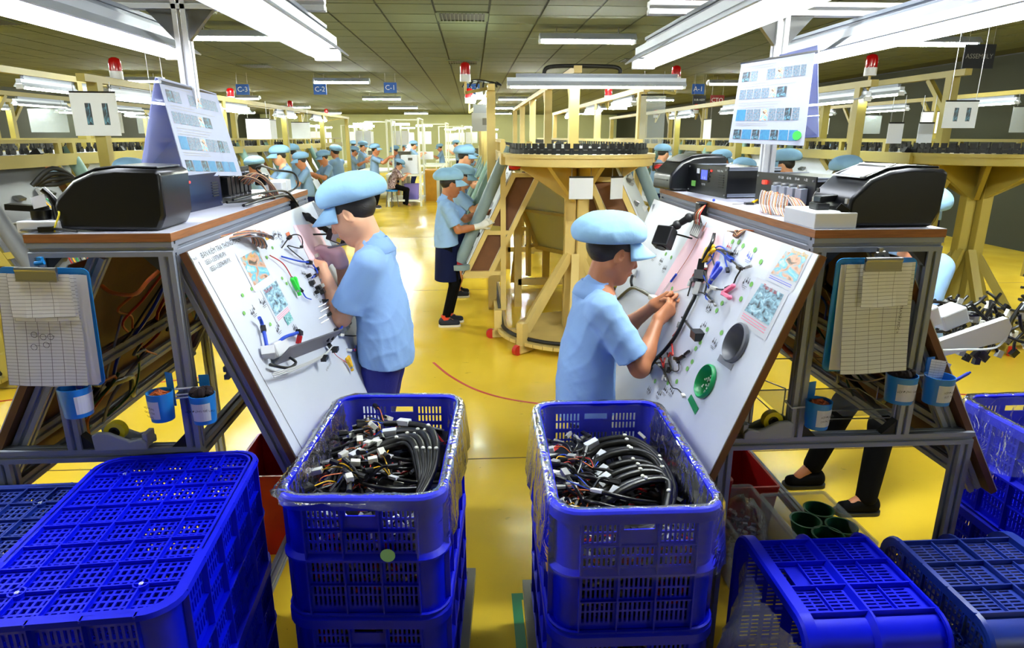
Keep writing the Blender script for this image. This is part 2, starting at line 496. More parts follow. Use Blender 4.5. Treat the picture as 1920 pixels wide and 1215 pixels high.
ceil = struct(MB().mm(X0, X1, Y0, Y1, ZC + 0.012, ZC + 0.1).build('ceiling', 'ceiling_grid'))
cells = []
ny = int((Y1 - Y0) / 0.6)
for j in range(ny):
    for i in range(int((X1 - X0) / 0.6) + 1):
        x = -0.39 + 0.6 * (i - 21) + 0.3; y = Y0 + 0.6 * j + 0.3
        if X0 + 0.3 < x < X1 - 0.3: cells.append((x, y))
seen = sorted([c for c in cells if c[1] > 6.6 and -0.76 * c[1] < c[0] - 0.06 * c[1] + 0.6 < 0.80 * c[1] + 1.2], key=lambda c: c[1] ** 2 + c[0] ** 2 * 0.15)[:295]
ss = set(seen)
tile = MB().box((0, 0, 0.006), (0.574, 0.574, 0.012)).build('ceiling_tile', 'ceiling_tile', ceil)
tile.location = (seen[0][0], seen[0][1], ZC)
for c in seen[1:]:
    t = tile.copy(); COL.objects.link(t); t.location = (c[0], c[1], ZC)
b = MB()
for c in cells:
    if c not in ss: b.quad((c[0] - 0.287, c[1] - 0.287, ZC), (c[0] - 0.287, c[1] + 0.287, ZC), (c[0] + 0.287, c[1] + 0.287, ZC), (c[0] + 0.287, c[1] - 0.287, ZC), uv=False)
o = b.build('far_ceiling_tiles', 'ceiling_tile', ceil); o['kind'] = 'stuff'
struct(MB().mm(X0, X1, Y1, Y1 + 0.2, 0, ZC).build('wall_far', 'wall_green'))
struct(MB().mm(X0 - 0.2, X0, Y0, Y1, 0, ZC).build('wall_left', 'wall_grey_dimmed'))
struct(MB().mm(X1, X1 + 0.2, Y0, Y1, 0, ZC).build('wall_right', 'wall_grey_dimmed'))
struct(MB().mm(X0, X1, Y0 - 0.2, Y0, 0, ZC).build('wall_back', 'wall_grey_dimmed'))

# ------------------------------------------------------------------ ceiling vents
def vent(x, y, label):
    t = thing('ceiling_vent', label, 'vent', (x, y, ZC), group='ceiling air vents')
    b = MB(); w = 0.28
    for s in (-1, 1):
        b.mm(-w, w, s * w - 0.02, s * w + 0.02, -0.014, 0); b.mm(s * w - 0.02, s * w + 0.02, -w, w, -0.014, 0)
    b.build('frame', 'ceiling_tile', t)
    MB().mm(-w, w, -w, w, -0.002, -0.0005).build('backing', 'black_rubber', t)
    sl = None
    for k in range(11):
        if sl is None:
            sl = MB().box((0, 0, -0.012), (0.010, 2 * w - 0.05, 0.018)).build('slat', 'grille', t)
            sl.location.x = -w + 0.05
        else:
            c = sl.copy(); COL.objects.link(c); c.location.x = -w + 0.05 + k * 0.046
vent(-0.09, 8.3, 'slatted air vent in the ceiling above the aisle, closest one')
vent(-0.15, 13.1, 'slatted air vent in the ceiling above the red beacon in the aisle')
vent(-4.2, 14.0, 'slatted air vent in the ceiling between signs C-3 and C-2')
vent(-5.8, 8.9, 'slatted air vent in the ceiling above the upper left display')
vent(3.0, 12.6, 'slatted air vent in the ceiling behind the long crosswise lamp')

# ------------------------------------------------------------------ ceiling lamps
def ceiling_lamp():
    t = thing('ceiling_lamp', '', 'lamp', (0, 0, 0), group='fluorescent ceiling lamps in rows')
    b = MB(); b.prism([(-0.13, -0.03), (-0.06, 0.05), (0.06, 0.05), (0.13, -0.03), (0.124, -0.03), (0.055, 0.04), (-0.055, 0.04), (-0.124, -0.03)], -0.62, 0.62, Matrix(((0, 0, 1, 0), (1, 0, 0, 0), (0, 1, 0, 0), (0, 0, 0, 1))))
    b.build('housing', 'lamp_body', t)
    for dy in (-0.035, 0.035): MB().cyl((-0.6, dy, -0.044), (0.6, dy, -0.044), 0.018, n=8).build('tube', 'tube_ceil', t, smooth=50)
    b = MB()
    for s in (-1, 1): b.box((s * 0.61, 0, -0.02), (0.03, 0.11, 0.10))
    b.build('end_cap', 'white_plastic', t)
    b = MB()
    for s in (-1, 1): b.cyl((s * 0.4, 0, 0.05), (s * 0.4, 0, 0.13), 0.006, n=6)
    b.build('hanger', 'steel', t)
    return t
lamp0 = ceiling_lamp()
first = True
rowname = {-4.6: 'added fill row behind the camera', 2.2: 'row above the benches', 9.0: 'closest row', 15.8: 'second row', 22.6: 'third row', 29.4: 'fourth row', 36.2: 'last row'}
colname = {-11.8: 'far left file', -7.4: 'second file from left wall', -2.9: 'third file from left wall', 1.5: 'file over the carousel', 6.1: 'file by the right wall'}
for y in (-4.6, 2.2, 9.0, 15.8, 22.6, 29.4, 36.2):
    for x in (-11.8, -7.4, -2.9, 1.5, 6.1):
        if y < 0 and x not in (-7.4, 6.1): continue  # behind the camera only two lamps, added unseen as front fill
        lb = 'ceiling fluorescent lamp, %s, %s' % (rowname[y], colname[x])
        if first:
            lamp0.location = (x, y, ZC - 0.13); lamp0['label'] = lb; first = False
        else: dup(lamp0, (x, y, ZC - 0.13), label=lb)

# ------------------------------------------------------------------ hanging signs
def sign(s, x, y, z, w, h, m, label, size, m2='sign_white'):
    t = thing('hanging_sign', label, 'sign', (x, y, z))
    MB().box((0, 0, 0), (w, 0.015, h)).build('panel', m, t)
    b = MB()
    for q in (-1, 1): b.cyl((q * w * 0.4, 0, h / 2), (q * w * 0.4, 0, ZC - z), 0.003, n=5)
    b.build('hanger', 'steel', t)
    lines = s.split('\n')
    for i, l in enumerate(lines):
        text(l, size, m2, t, frame((0, -0.0085, (len(lines) - 1) * size * 0.5 - i * size), (1, 0, 0), (0, 0, 1)))
sign('C-3', -5.0, 15.5, 2.85, 0.28, 0.22, 'sign_blue', 'blue hanging sign lettered C-3', 0.15)
sign('C-2', -3.33, 15.5, 2.86, 0.28, 0.22, 'sign_blue', 'blue hanging sign lettered C-2', 0.15)
sign('C-1', -1.79, 15.5, 2.90, 0.28, 0.22, 'sign_blue', 'blue hanging sign lettered C-1', 0.15)
sign('B-2', 0.05, 15.5, 2.88, 0.28, 0.22, 'sign_blue', 'blue hanging sign lettered B-2 behind the red beacon', 0.15)
sign('A-1', 5.16, 15.5, 2.90, 0.28, 0.22, 'sign_blue', 'blue hanging sign lettered A-1', 0.15)
sign('SUB ASSY', 5.17, 15.4, 2.66, 0.30, 0.20, 'sign_navy', 'dark hanging sign lettered SUB ASSY below sign A-1', 0.06)
sign('CTQ', 5.62, 15.5, 2.66, 0.32, 0.22, 'sign_red', 'dark red hanging sign lettered CTQ', 0.13)
sign('ASSEMBLY', 6.03, 8.0, 2.77, 0.38, 0.27, 'sign_navy', 'dark hanging sign lettered ASSEMBLY by the right wall', 0.075, 'connector_grey')
# ------------------------------------------------------------------ the two test benches
def station(xi, s, ya, yb, name_label, board_near, ui=-0.19):
    """A-frame of aluminium extrusion: narrow shelf on top, slanted boards on both sides"""
    t = thing('test_bench', name_label, 'workbench', (xi + s * 0.19, (ya + yb) / 2, 0))
    ox, oy = t.location.x, t.location.y
    P = lambda u, y, z: (xi + s * u - ox, y - oy, z)
    al = lambda a, c, nm, w=0.04, up=(0, 0, 1): MB().slot(a, c, w, up).build(nm, 'alu', t, smooth=30)
    n0, n1 = ya + 0.022, yb - 0.022
    # shelf
    b = MB(); b.m = 0
    x0, x1 = sorted((P(0, 0, 0)[0], P(0.385, 0, 0)[0]))
    b.mm(x0, x1, ya - oy, yb - oy, 1.576, 1.5985); b.build('shelf_core', 'ply_edge', t)
    MB().mm(x0 + 0.001, x1 - 0.001, ya - oy + 0.001, yb - oy - 0.001, 1.5985, 1.6).build('shelf_laminate', 'laminate', t)
    # top frame
    for u in (0.022, 0.363): al(P(u, n0 + 0.02, 1.555), P(u, n1 - 0.02, 1.555), 'shelf_beam')
    for y in (n0, n1): al(P(0.002, y, 1.555), P(0.383, y, 1.555), 'shelf_beam')
    # posts down to the base frame
    for y in (n0, n1):
        for u in (0.022, 0.363): al(P(u, y, 0.962), P(u, y, 1.535), 'post')
        al(P(ui - 0.02, y, 0.942), P(0.60, y, 0.942), 'base_beam')
        for u in (ui, 0.58): al(P(u, y, 0.0), P(u, y, 0.922), 'leg')
    for u in (ui, 0.58): al(P(u, n0 + 0.02, 0.942), P(u, n1 - 0.02, 0.942), 'base_beam')
    for u in (ui, 0.58): al(P(u, n0 + 0.02, 0.12), P(u, n1 - 0.02, 0.12), 'foot_beam')
    # slanted rails and boards, one pair on each side
    for side in (0, 1):
        k = 0.378 if side == 0 else 0.567
        U = (lambda u: u) if side == 0 else (lambda u: 0.25 - u)
        for y in (n0 + 0.045, n1 - 0.045):
            up = (1, 0, 0)
            al(P(U(0.022), y, 1.53), P(U(0.022 - k * (0.91 if side == 0 else 0.80)), y, 0.62 if side == 0 else 0.73), 'slant_rail', up=up)
        zl = 0.70 if side == 0 else 0.80
        al(P(U(0.035 - k * (1.53 - zl)), n0 + 0.07, zl), P(U(0.035 - k * (1.53 - zl)), n1 - 0.07, zl), 'slant_beam')
        al(P(U(0.06 - k * 0.36), n0 + 0.07, 1.16), P(U(0.06 - k * 0.36), n1 - 0.07, 1.16), 'slant_beam')
        yy = board_near if side == 0 else ya + 0.02
        zt, zb = (1.545, 0.60) if side == 0 else (1.51, 0.74)
        ut = lambda z: U(-0.026 - k * (1.543 - z))
        nrm = Vector((-s if side == 0 else s, 0, k)).normalized()
        c = [Vector(P(ut(zt), yy, zt)), Vector(P(ut(zt), yb - 0.01, zt)), Vector(P(ut(zb), yb - 0.01, zb)), Vector(P(ut(zb), yy, zb))]
        q = [p - nrm * 0.020 for p in c]
        f = MB(); f.add(c + q, [(0, 1, 2, 3), (7, 6, 5, 4), (0, 4, 5, 1), (1, 5, 6, 2), (2, 6, 7, 3), (3, 7, 4, 0)])
        f.build('board_panel', 'ply_back', t)
        f = MB(); e = [p + nrm * 0.001 for p in c]
        ctr = sum(e, Vector()) / 4
        e = [ctr + (p - ctr) * 0.997 for p in e]
        g = [p + nrm * 0.003 for p in e]
        f.add(e + g, [(0, 1, 2, 3), (7, 6, 5, 4), (0, 4, 5, 1), (1, 5, 6, 2), (2, 6, 7, 3), (3, 7, 4, 0)])
        f.build('board_face', 'white_board', t)
    # corner brackets
    for u, y in ((0.05, n0), (0.335, n0), (0.05, n1), (0.335, n1)):
        sg = 1 if u < 0.2 else -1
        for z, dz in ((0.962, 1), (1.535, -1)):
            a = P(u - 0.008 * sg, y, z); 
            f = MB(); f.prism([(0, 0), (0.045 * sg * s, 0), (0, 0.045 * dz)], -0.014, 0.014, Matrix(((1, 0, 0, a[0]), (0, 0, -1, a[1]), (0, 1, 0, a[2]), (0, 0, 0, 1))))
            f.build('corner_bracket', 'dark_metal', t)
    # lamp pole with a cross arm
    py = 2.56 - oy
    MB().slot((0, py, 1.6), (0, py, 2.32), 0.045).build('pole', 'alu_white', t, smooth=30)
    MB().slot((-0.50, py, 2.30), (0.50, py, 2.30), 0.045).build('cross_arm', 'alu_white', t, smooth=30)
    for q in (-1, 1):
        f = MB(); f.prism([(0, 0), (q * 0.09, 0), (0, -0.10)], -0.012, 0.012, Matrix(((1, 0, 0, q * 0.024), (0, 0, -1, py - 0.002), (0, 1, 0, 2.276), (0, 0, 0, 1))))
        f.build('arm_bracket', 'steel', t)
    return t
LX, RX = -0.82, 0.957
benchL = station(LX, -1, 1.82, 3.36, 'aluminium test bench with white slanted boards at the left of the aisle', 1.84, 0.022)
benchR = station(RX, 1, 1.78, 3.36, 'aluminium test bench with white slanted boards at the right of the aisle', 1.69)
def bmat(side):
    if side == 'L': return frame((-0.7925, 1.84, 1.543), (0, 1, 0), (-0.378, 0, 1))
    return frame((0.93, 3.36, 1.543), (0, -1, 0), (0.378, 0, 1))
BM = {'L': bmat('L'), 'R': bmat('R')}
def bp(side, a, c, n=0.006): return BM[side] @ Vector((a, c, n))
def rel(o, v): return Vector(v) - o.location

# ------------------------------------------------------------------ tube lamps over the benches
def tube_lamp(loc, length, label, m='tube_near', axis='y', n=2, group=None, top=0.035):
    t = thing('tube_lamp', label, 'lamp', loc, 0 if axis == 'y' else PI / 2, group=group)
    h = length / 2; T = Matrix(((1, 0, 0, 0), (0, 0, 1, 0), (0, 1, 0, 0), (0, 0, 0, 1)))
    w = 0.05 if n == 2 else 0.032
    MB().prism([(-w * 0.75, 0.06), (w * 0.75, 0.06), (w * 0.75, 0.03), (w * 1.7, -0.008), (w * 1.62, -0.012), (w * 0.7, 0.018), (-w * 0.7, 0.018), (-w * 1.62, -0.012), (-w * 1.7, -0.008), (-w * 0.75, 0.03)], -h, h, T).build('housing', 'lamp_body', t)
    for x in ((-w * 0.62, w * 0.62) if n == 2 else (0,)):
        MB().cyl((x, -h + 0.03, -0.016), (x, h - 0.03, -0.016), 0.0145, n=10).build('tube', m, t, smooth=50)
    for q in (-1, 1):
        MB().box((0, q * (h - 0.014), -0.010), (w * 2.1, 0.03, 0.045)).build('end_cap', 'white_plastic', t, bev=0.004)
    MB().slot((0, -h * 0.9, 0.06 + top / 2), (0, h * 0.9, 0.06 + top / 2), top).build('carrier_rail', 'alu', t, smooth=30)
    return t
tube_lamp((0.80, 2.36, 2.185), 1.72, 'twin tube lamp on the aisle side above the right bench')
tube_lamp((1.46, 2.42, 2.185), 1.62, 'twin tube lamp on the wall side above the right bench')
tube_lamp((-0.59, 2.16, 2.185), 1.6, 'twin tube lamp on the aisle side above the left bench')
tube_lamp((-1.19, 2.16, 2.185), 1.6, 'twin tube lamp above the left bench, away from the aisle')

# ------------------------------------------------------------------ instruction sheets on the poles
def sheet_face(t, c, rows, nm):
    """c: corners bl, br, tr, tl in t's frame; prints small pictures in rows"""
    c = [Vector(p) for p in c]
    n = (c[1] - c[0]).cross(c[3] - c[0]).normalized()
    pt = lambda u, v, d: c[0] * ((1 - u) * (1 - v)) + c[1] * (u * (1 - v)) + c[2] * (u * v) + c[3] * ((1 - u) * v) + n * d
    f = MB(); f.add([pt(0, 0, 0), pt(1, 0, 0), pt(1, 1, 0), pt(0, 1, 0), pt(0, 0, -0.003), pt(1, 0, -0.003), pt(1, 1, -0.003), pt(0, 1, -0.003)],
          [(0, 1, 2, 3), (7, 6, 5, 4), (0, 4, 5, 1), (1, 5, 6, 2), (2, 6, 7, 3), (3, 7, 4, 0)])
    sh = f.build(nm, 'sheet_print' if rows else 'acrylic_blue', t)
    for v0, v1, items in rows:
        for u0, u1, m in items:
            MB().quad(pt(u0, v0, 0.001), pt(u1, v0, 0.001), pt(u1, v1, 0.001), pt(u0, v1, 0.001)).build('picture', m, sh)
    if rows:
        f = MB()
        for v in (0.95, 0.92, 0.73, 0.70, 0.50, 0.47, 0.44, 0.245, 0.22):
            f.quad(pt(0.06, v, 0.001), pt(0.45 + 0.4 * ((v * 37) % 1), v, 0.001), pt(0.45 + 0.4 * ((v * 37) % 1), v + 0.008, 0.001), pt(0.06, v + 0.008, 0.001))
        f.build('print_line', 'connector_grey', sh)
    return sh
def row(v0, v1, spec):
    out = []; u = 0.05
    for w, m in spec:
        if m: out.append((u, u + w - 0.012, m))
        u += w
    return (v0, v1, out)
PM, PD, PB, PH = 'photo_mix', 'photo_dark', 'photo_blue', 'photo_hand'
ROWS = [row(0.77, 0.89, [(0.12, PD), (0.11, PM), (0.12, None), (0.12, PM), (0.11, PH), (0.12, PM), (0.1, PM), (0.08, PM)]),
        row(0.55, 0.67, [(0.1, PM), (0.1, PM), (0.11, PM), (0.11, PM), (0.1, PH), (0.14, PD)]),
        row(0.28, 0.42, [(0.14, PB), (0.1, PM), (0.1, PM), (0.11, PH), (0.1, PM), (0.11, PM), (0.1, PD), (0.1, PM)]),
        row(0.05, 0.17, [(0.12, PD), (0.14, PB), (0.11, PD), (0.14, PB), (0.11, PD), (0.13, PB), (0.12, PB)])]
t = thing('instruction_stand', 'tent of laminated instruction sheets on the left bench pole', 'sign', (-1.01, 2.45, 1.70))
sheet_face(t, [(0.03, -0.10, 0.022), (0.085, 0.30, 0.0), (0.035, 0.26, 0.31), (-0.015, -0.10, 0.34)], ROWS, 'picture_sheet')
sheet_face(t, [(-0.13, 0.24, 0.03), (-0.115, -0.12, 0.02), (-0.026, -0.10, 0.34), (0.02, 0.26, 0.31)], [], 'blue_sheet')
MB().cyl((-0.012, -0.10, 0.325), (0.03, 0.26, 0.305), 0.006, n=6).build('hinge', 'steel', t)
t = thing('instruction_stand', 'tent of laminated instruction sheets on the right bench pole', 'sign', (1.15, 2.5, 1.72))
sh = sheet_face(t, [(-0.155, 0.08, 0.11), (0.035, -0.14, 0.10), (0.055, -0.10, 0.415), (-0.125, 0.10, 0.395)], ROWS, 'picture_sheet')
sheet_face(t, [(0.135, -0.05, 0.13), (0.06, 0.22, 0.12), (-0.10, 0.16, 0.40), (0.085, -0.06, 0.445)], [], 'blue_sheet')
MB().cyl((0.075, -0.09, 0.42), (-0.115, 0.13, 0.40), 0.006, n=6).build('hinge', 'steel', t)
b = MB(); b.lathe([(0.001, 0), (0.016, 0), (0.016, 0.002), (0.001, 0.002)], (0, 0, 0), 14)
c = Vector((0.018, -0.118, 0.135)); n = Vector((0.19, -0.22, -0.01)).cross(Vector((0.03, 0.02, 0.28))).normalized()
b.build('green_sticker', 'green_bright', t, T=frame(c + n * 0.001, Vector((0.19, -0.22, 0)), Vector((0.03, 0.02, 0.28))))

# ------------------------------------------------------------------ label printers
def printer(loc, rz, label, detail):
    """desktop label printer: length along x (front at -x), width along y"""
    t = thing('label_printer', label, 'printer', loc, rz)
    L, W = 0.285, 0.20
    side = [(-L / 2, 0.006), (L / 2 - 0.02, 0.0), (L / 2, 0.04), (L / 2 + 0.004, 0.155), (L / 2 - 0.012, 0.163), (0.03, 0.166), (-0.03, 0.158), (-0.085, 0.135), (-L / 2 + 0.008, 0.088), (-L / 2, 0.07)]
    T = Matrix(((1, 0, 0, 0), (0, 0, -1, 0), (0, 1, 0, 0), (0, 0, 0, 1)))
    MB().prism(side, -W / 2, W / 2, T).build('body', 'black_plastic', t, bev=0.010, smooth=40)
    lid = [(L / 2 - 0.01, 0.164), (0.03, 0.168), (-0.03, 0.160), (-0.09, 0.135), (-0.09, 0.142), (-0.03, 0.167), (0.03, 0.174), (L / 2 - 0.012, 0.170)]
    MB().prism(lid, -W / 2 + 0.022, W / 2 - 0.022, T).build('lid', 'black_plastic', t, bev=0.003)
    MB().box((-L / 2 - 0.001, 0, 0.052), (0.006, W * 0.7, 0.004)).build('paper_slot', 'steel' if detail == 'slot' else 'dark_metal', t)
    f = MB()
    for q in (-0.005, 0.085):
        pass
    if detail == 'window':
        for x0, z0, x1, z1 in ((-0.098, 0.1345, -0.086, 0.1405), (-0.012, 0.1675, 0.012, 0.1725)):
            f = MB(); f.bar((x0, -0.07, z0 + 0.006), (x0, 0.07, z0 + 0.006), 0.010, 0.004); f.build('lid_stripe', 'alu_white', t)
        for q in (-1, 1):
            MB().bar((-0.095, q * 0.07, 0.141), (0.0, q * 0.07, 0.1755), 0.005, 0.004).build('lid_stripe', 'alu_white', t)
        for y, z in ((-0.085, 0.045), (-0.085, 0.075)): MB().box((-L / 2 - 0.001, y, z), (0.004, 0.012, 0.014)).build('port', 'connector_grey', t)
    MB().box((-L / 2 - 0.002, 0.06, 0.095), (0.004, 0.012, 0.012)).build('feed_button', 'dark_metal', t)
    return t
pr = printer((-0.990, 1.955, 1.600), 0.02, 'black label printer at the near end of the left bench shelf', 'slot')
pr.scale = (1.0, 1.0, 1.02)
printer((1.195, 1.91, 1.600), 0.06, 'black label printer with silver lid stripes at the near end of the right bench', 'window')
printer((1.06, 3.23, 1.600), 0.15, 'black label printer at the far end of the right bench shelf', 'plain')

# ------------------------------------------------------------------ test units with a blue screen
def tester(loc, rz, label, w, d, h, front):
    """front faces -y locally"""
    t = thing('test_unit', label, 'tester', loc, rz)
    MB().mm(-w / 2, w / 2, 0.004, d, 0.006, h).build('case', 'black_plastic', t, bev=0.002)
    f = MB().mm(-w / 2 - 0.006, w / 2 + 0.006, -0.002, 0.004, 0.0, h + 0.006)
    pf = f.build('front_panel', front, t, bev=0.001)
    for z in (0.012, h - 0.004):
        for q in (-1, 1): MB().slot((q * (w / 2 - 0.004), 0.004, z), (q * (w / 2 - 0.004), d, z), 0.014).build('edge_rail', 'alu', t, smooth=30)
    for q in (-1, 1):
        for z in (0.012, h - 0.008): MB().cyl((q * (w / 2 - 0.006), -0.002, z), (q * (w / 2 - 0.006), -0.006, z), 0.004, n=10).build('screw', 'steel', t)
    return t
def screen_face(t, w, h, x=0.0):
    MB().mm(x - 0.040, x + 0.040, -0.0045, -0.002, h * 0.45, h * 0.92).build('screen_bezel', 'black_plastic', t)
    MB().mm(x - 0.030, x + 0.030, -0.0055, -0.004, h * 0.53, h * 0.86).build('screen', 'screen_blue', t)
    text('|||| . ||||', 0.012, 'sign_white', t, frame((x, -0.0062, h * 0.60), (1, 0, 0), (0, 0, 1)))
    text('TESTER', 0.012, 'sign_white', t, frame((x, -0.0055, h * 0.36), (1, 0, 0), (0, 0, 1)))
    for k in range(3): MB().cyl((x + 0.052, -0.002, h * (0.5 + 0.15 * k)), (x + 0.052, -0.007, h * (0.5 + 0.15 * k)), 0.004, n=10).build('button', 'dark_metal', t)
    MB().cyl((x + 0.066, -0.002, h * 0.86), (x + 0.066, -0.006, h * 0.86), 0.004, n=10).build('indicator', 'led_red', t)
    for k in range(6): MB().box((w / 2 - 0.045, -0.0035, h * (0.35 + 0.08 * k)), (0.045, 0.003, 0.004)).build('vent_slot', 'black_rubber', t)
tl = tester((-0.968, 2.375, 1.600), PI / 2 - 0.07, 'test unit with a navy front and lit blue screen on the left bench', 0.40, 0.20, 0.118, 'panel_navy')
screen_face(tl, 0.40, 0.118, -0.10)
tr = tester((1.045, 2.93, 1.600), -PI / 2 + 0.10, 'black test unit with a lit blue screen on the right bench', 0.38, 0.24, 0.125, 'black_plastic')
screen_face(tr, 0.38, 0.125, -0.02)
MB().mm(-0.15, -0.11, -0.004, -0.0018, 0.03, 0.055).build('green_label', 'green_dot', tr)
MB().mm(-0.10, -0.075, -0.004, -0.0018, 0.09, 0.112).build('white_label', 'paper_white', tr)
text('PASS / FAIL', 0.011, 'sign_white', tr, frame((0.13, -0.0035, 0.11), (1, 0, 0), (0, 0, 1)))
def sockets(t, xs, h, m):
    for x in xs:
        k = MB().mm(x - 0.018, x + 0.018, -0.028, -0.002, h * 0.25, h * 0.80).build('socket_block', m, t, bev=0.002)
        for q in (0.2, 0.86): MB().cyl((x, -0.03, h * q), (x, -0.002, h * q), 0.006, n=8).build('thumb_screw', 'steel', k)
xl = tester((-0.975, 2.80, 1.600), PI / 2, 'black connector unit with a row of plugs behind the navy test unit', 0.36, 0.17, 0.125, 'dark_metal')
sockets(xl, (-0.14, -0.095, -0.05, 0.0, 0.05, 0.10), 0.125, 'black_plastic')
xr = tester((1.13, 2.36, 1.600), -PI / 2 + 0.12, 'black connector unit with silver sockets between pole and near printer', 0.36, 0.21, 0.115, 'black_plastic')
sockets(xr, (-0.02, 0.03, 0.08, 0.13), 0.10, 'alu')
for x, s in ((-0.02, '97-128'), (0.03, '65-96'), (0.08, '33-64'), (0.13, '1-32')): text(s, 0.012, 'sign_white', xr, frame((x, -0.0035, 0.108), (1, 0, 0), (0, 0, 1)))
MB().box((-0.12, -0.006, 0.085), (0.02, 0.01, 0.014)).build('rocker_switch', 'led_red', xr)

# ------------------------------------------------------------------ power strips, plugs and cables on the shelves
t = thing('power_strip', 'white power strip with black plugs beside the left bench printer', 'power strip', (-1.165, 1.885, 1.600))
MB().mm(-0.065, 0.045, -0.045, 0.045, 0, 0.032).build('case', 'white_plastic', t, bev=0.004)
f = MB(); f.cyl((-0.02, 0, 0.032), (-0.02, 0, 0.058), 0.026, n=14); f.bar((-0.10, -0.01, 0.068), (-0.005, 0.0, 0.060), 0.03, 0.016); f.build('plug', 'black_plastic', t, smooth=40)
f = MB(); f.cyl((0.028, 0, 0.032), (0.024, 0.0, 0.07), 0.018, 0.014, 10); f.tube([(0.024, 0, 0.07), (0.012, -0.005, 0.10), (0.0, -0.01, 0.115)], [0.012, 0.008, 0.009], 8); f.build('plug', 'black_plastic', t, smooth=40)
MB().quad((0.01, -0.02, 0.07), (-0.025, -0.022, 0.062), (-0.032, -0.016, 0.092), (0.004, -0.014, 0.102)).build('paper_tag', 'paper_white', t)
f = MB(); f.tube(spline([(-0.06, -0.04, 0.008), (-0.02, -0.055, 0.008), (0.03, -0.05, 0.012), (0.10, -0.06, 0.006)], 5), 0.004, 6); f.bar((-0.0, -0.055, 0.011), (0.035, -0.053, 0.012), 0.016, 0.014); f.build('power_cord', 'cable_black', t)
f = MB(); f.tube(spline([(0.035, -0.02, 0.06), (0.05, -0.04, 0.05), (0.04, -0.05, 0.02), (0.035, -0.05, 0.003)], 5), 0.0025, 5); f.build('earth_wire', 'yellow_tape', t)
t = thing('power_strip', 'white power strip box with black adapters beside the right bench printer', 'power strip', (1.008, 1.835, 1.600))
MB().mm(-0.048, 0.075, -0.04, 0.15, 0, 0.045).build('case', 'white_plastic', t, bev=0.003)
MB().mm(-0.01, 0.03, 0.03, 0.08, 0.045, 0.065).build('adapter', 'black_plastic', t, bev=0.004)
f = MB(); f.bar((0.0, 0.055, 0.075), (0.075, 0.06, 0.080), 0.04, 0.02); f.build('adapter', 'black_plastic', t, bev=0.004)
f = MB(); f.tube(spline([(0.045, -0.02, 0.055), (0.055, -0.035, 0.035), (0.06, -0.03, 0.012), (0.082, -0.02, 0.012)], 5), 0.0045, 6); f.bar((0.03, -0.015, 0.062), (0.05, -0.025, 0.046), 0.018); f.build('power_cord', 'cable_black', t)
def ribbon(label, paths, nm='ribbon_cable', width=0.035, n=12, cols=('orange_wire', 'cream_wire', 'brown_wire', 'grey_wire'), r=0.0016):
    t = thing(nm, label, 'cable', paths[0][0])
    o = Vector(paths[0][0])
    for path in paths:
        P = spline(path, 5)
        for k, cm in enumerate(cols):
            f = MB()
            for j in range(k, n, len(cols)):
                off = (j / (n - 1) - 0.5) * width
                pts = []
                for i, p in enumerate(P):
                    d = (P[min(i + 1, len(P) - 1)] - P[max(i - 1, 0)]).normalized()
                    sx = d.cross(Vector((0.25, 0.3, 0.9))).normalized()
                    pts.append(p - o + sx * off + Vector((0, 0, 0.002 * math.sin(i * 0.9 + j))))
                f.tube(pts, r, 5)
            f.build('wire', cm, t)
    return t
ribbon('bundle of striped ribbon cable in front of the left connector unit', [[(-0.945, 2.80, 1.67), (-0.91, 2.79, 1.69), (-0.865, 2.80, 1.66), (-0.845, 2.80, 1.615), (-0.87, 2.83, 1.604)],
    [(-0.945, 2.86, 1.67), (-0.90, 2.86, 1.70), (-0.855, 2.87, 1.66), (-0.84, 2.88, 1.61)]], width=0.06, n=14)
ribbon('striped ribbon cable folded under the left shelf edge on the board', [[tuple(bp('L', 0.30, 0.0, -0.03)), tuple(bp('L', 0.40, -0.012, 0.03)), tuple(bp('L', 0.50, -0.035, 0.045)), tuple(bp('L', 0.56, -0.055, 0.03)), tuple(bp('L', 0.585, -0.04, 0.012)), tuple(bp('L', 0.56, -0.02, 0.008))],
    [tuple(bp('L', 0.33, 0.0, -0.03)), tuple(bp('L', 0.42, -0.03, 0.035)), tuple(bp('L', 0.47, -0.06, 0.03)), tuple(bp('L', 0.50, -0.075, 0.01))]], width=0.05, n=16)
ribbon('bundle of coloured ribbon cables from the right connector unit', [[(1.075, 2.33, 1.65), (1.04, 2.28, 1.665), (1.00, 2.20, 1.63), (0.985, 2.14, 1.604)],
    [(1.08, 2.27, 1.65), (1.05, 2.21, 1.66), (1.01, 2.13, 1.625), (1.0, 2.08, 1.604)], [(1.085, 2.23, 1.65), (1.07, 2.15, 1.65), (1.05, 2.05, 1.62), (1.03, 1.99, 1.604)]], width=0.05, n=12)
ribbon('small striped ribbon cable under the right shelf edge', [[tuple(bp('R', 1.15, 0.0, -0.03)), tuple(bp('R', 1.16, -0.015, 0.03)), tuple(bp('R', 1.17, -0.03, 0.02)), tuple(bp('R', 1.175, -0.005, 0.0))]], width=0.05, n=10)
t = thing('power_adapter', 'pair of white power adapters with black cord on the far left shelf', 'adapter', (-0.90, 3.08, 1.600))
for y, h in ((0.0, 0.055), (0.085, 0.06)): MB().mm(-0.03, 0.045, y - 0.035, y + 0.035, 0, h).build('block', 'white_plastic', t, bev=0.004)
MB().box((-0.03, -0.07, 0.07), (0.05, 0.05, 0.05)).build('plug', 'black_plastic', t, bev=0.006)
f = MB(); f.tube(spline([(-0.03, -0.07, 0.095), (-0.02, -0.16, 0.12), (0.0, -0.14, 0.13), (0.01, 0.02, 0.105), (0.06, 0.13, 0.085), (0.075, 0.12, 0.03), (0.06, -0.05, 0.008), (0.03, -0.4, 0.01), (0.0, -0.6, 0.02)], 6), 0.005, 7)
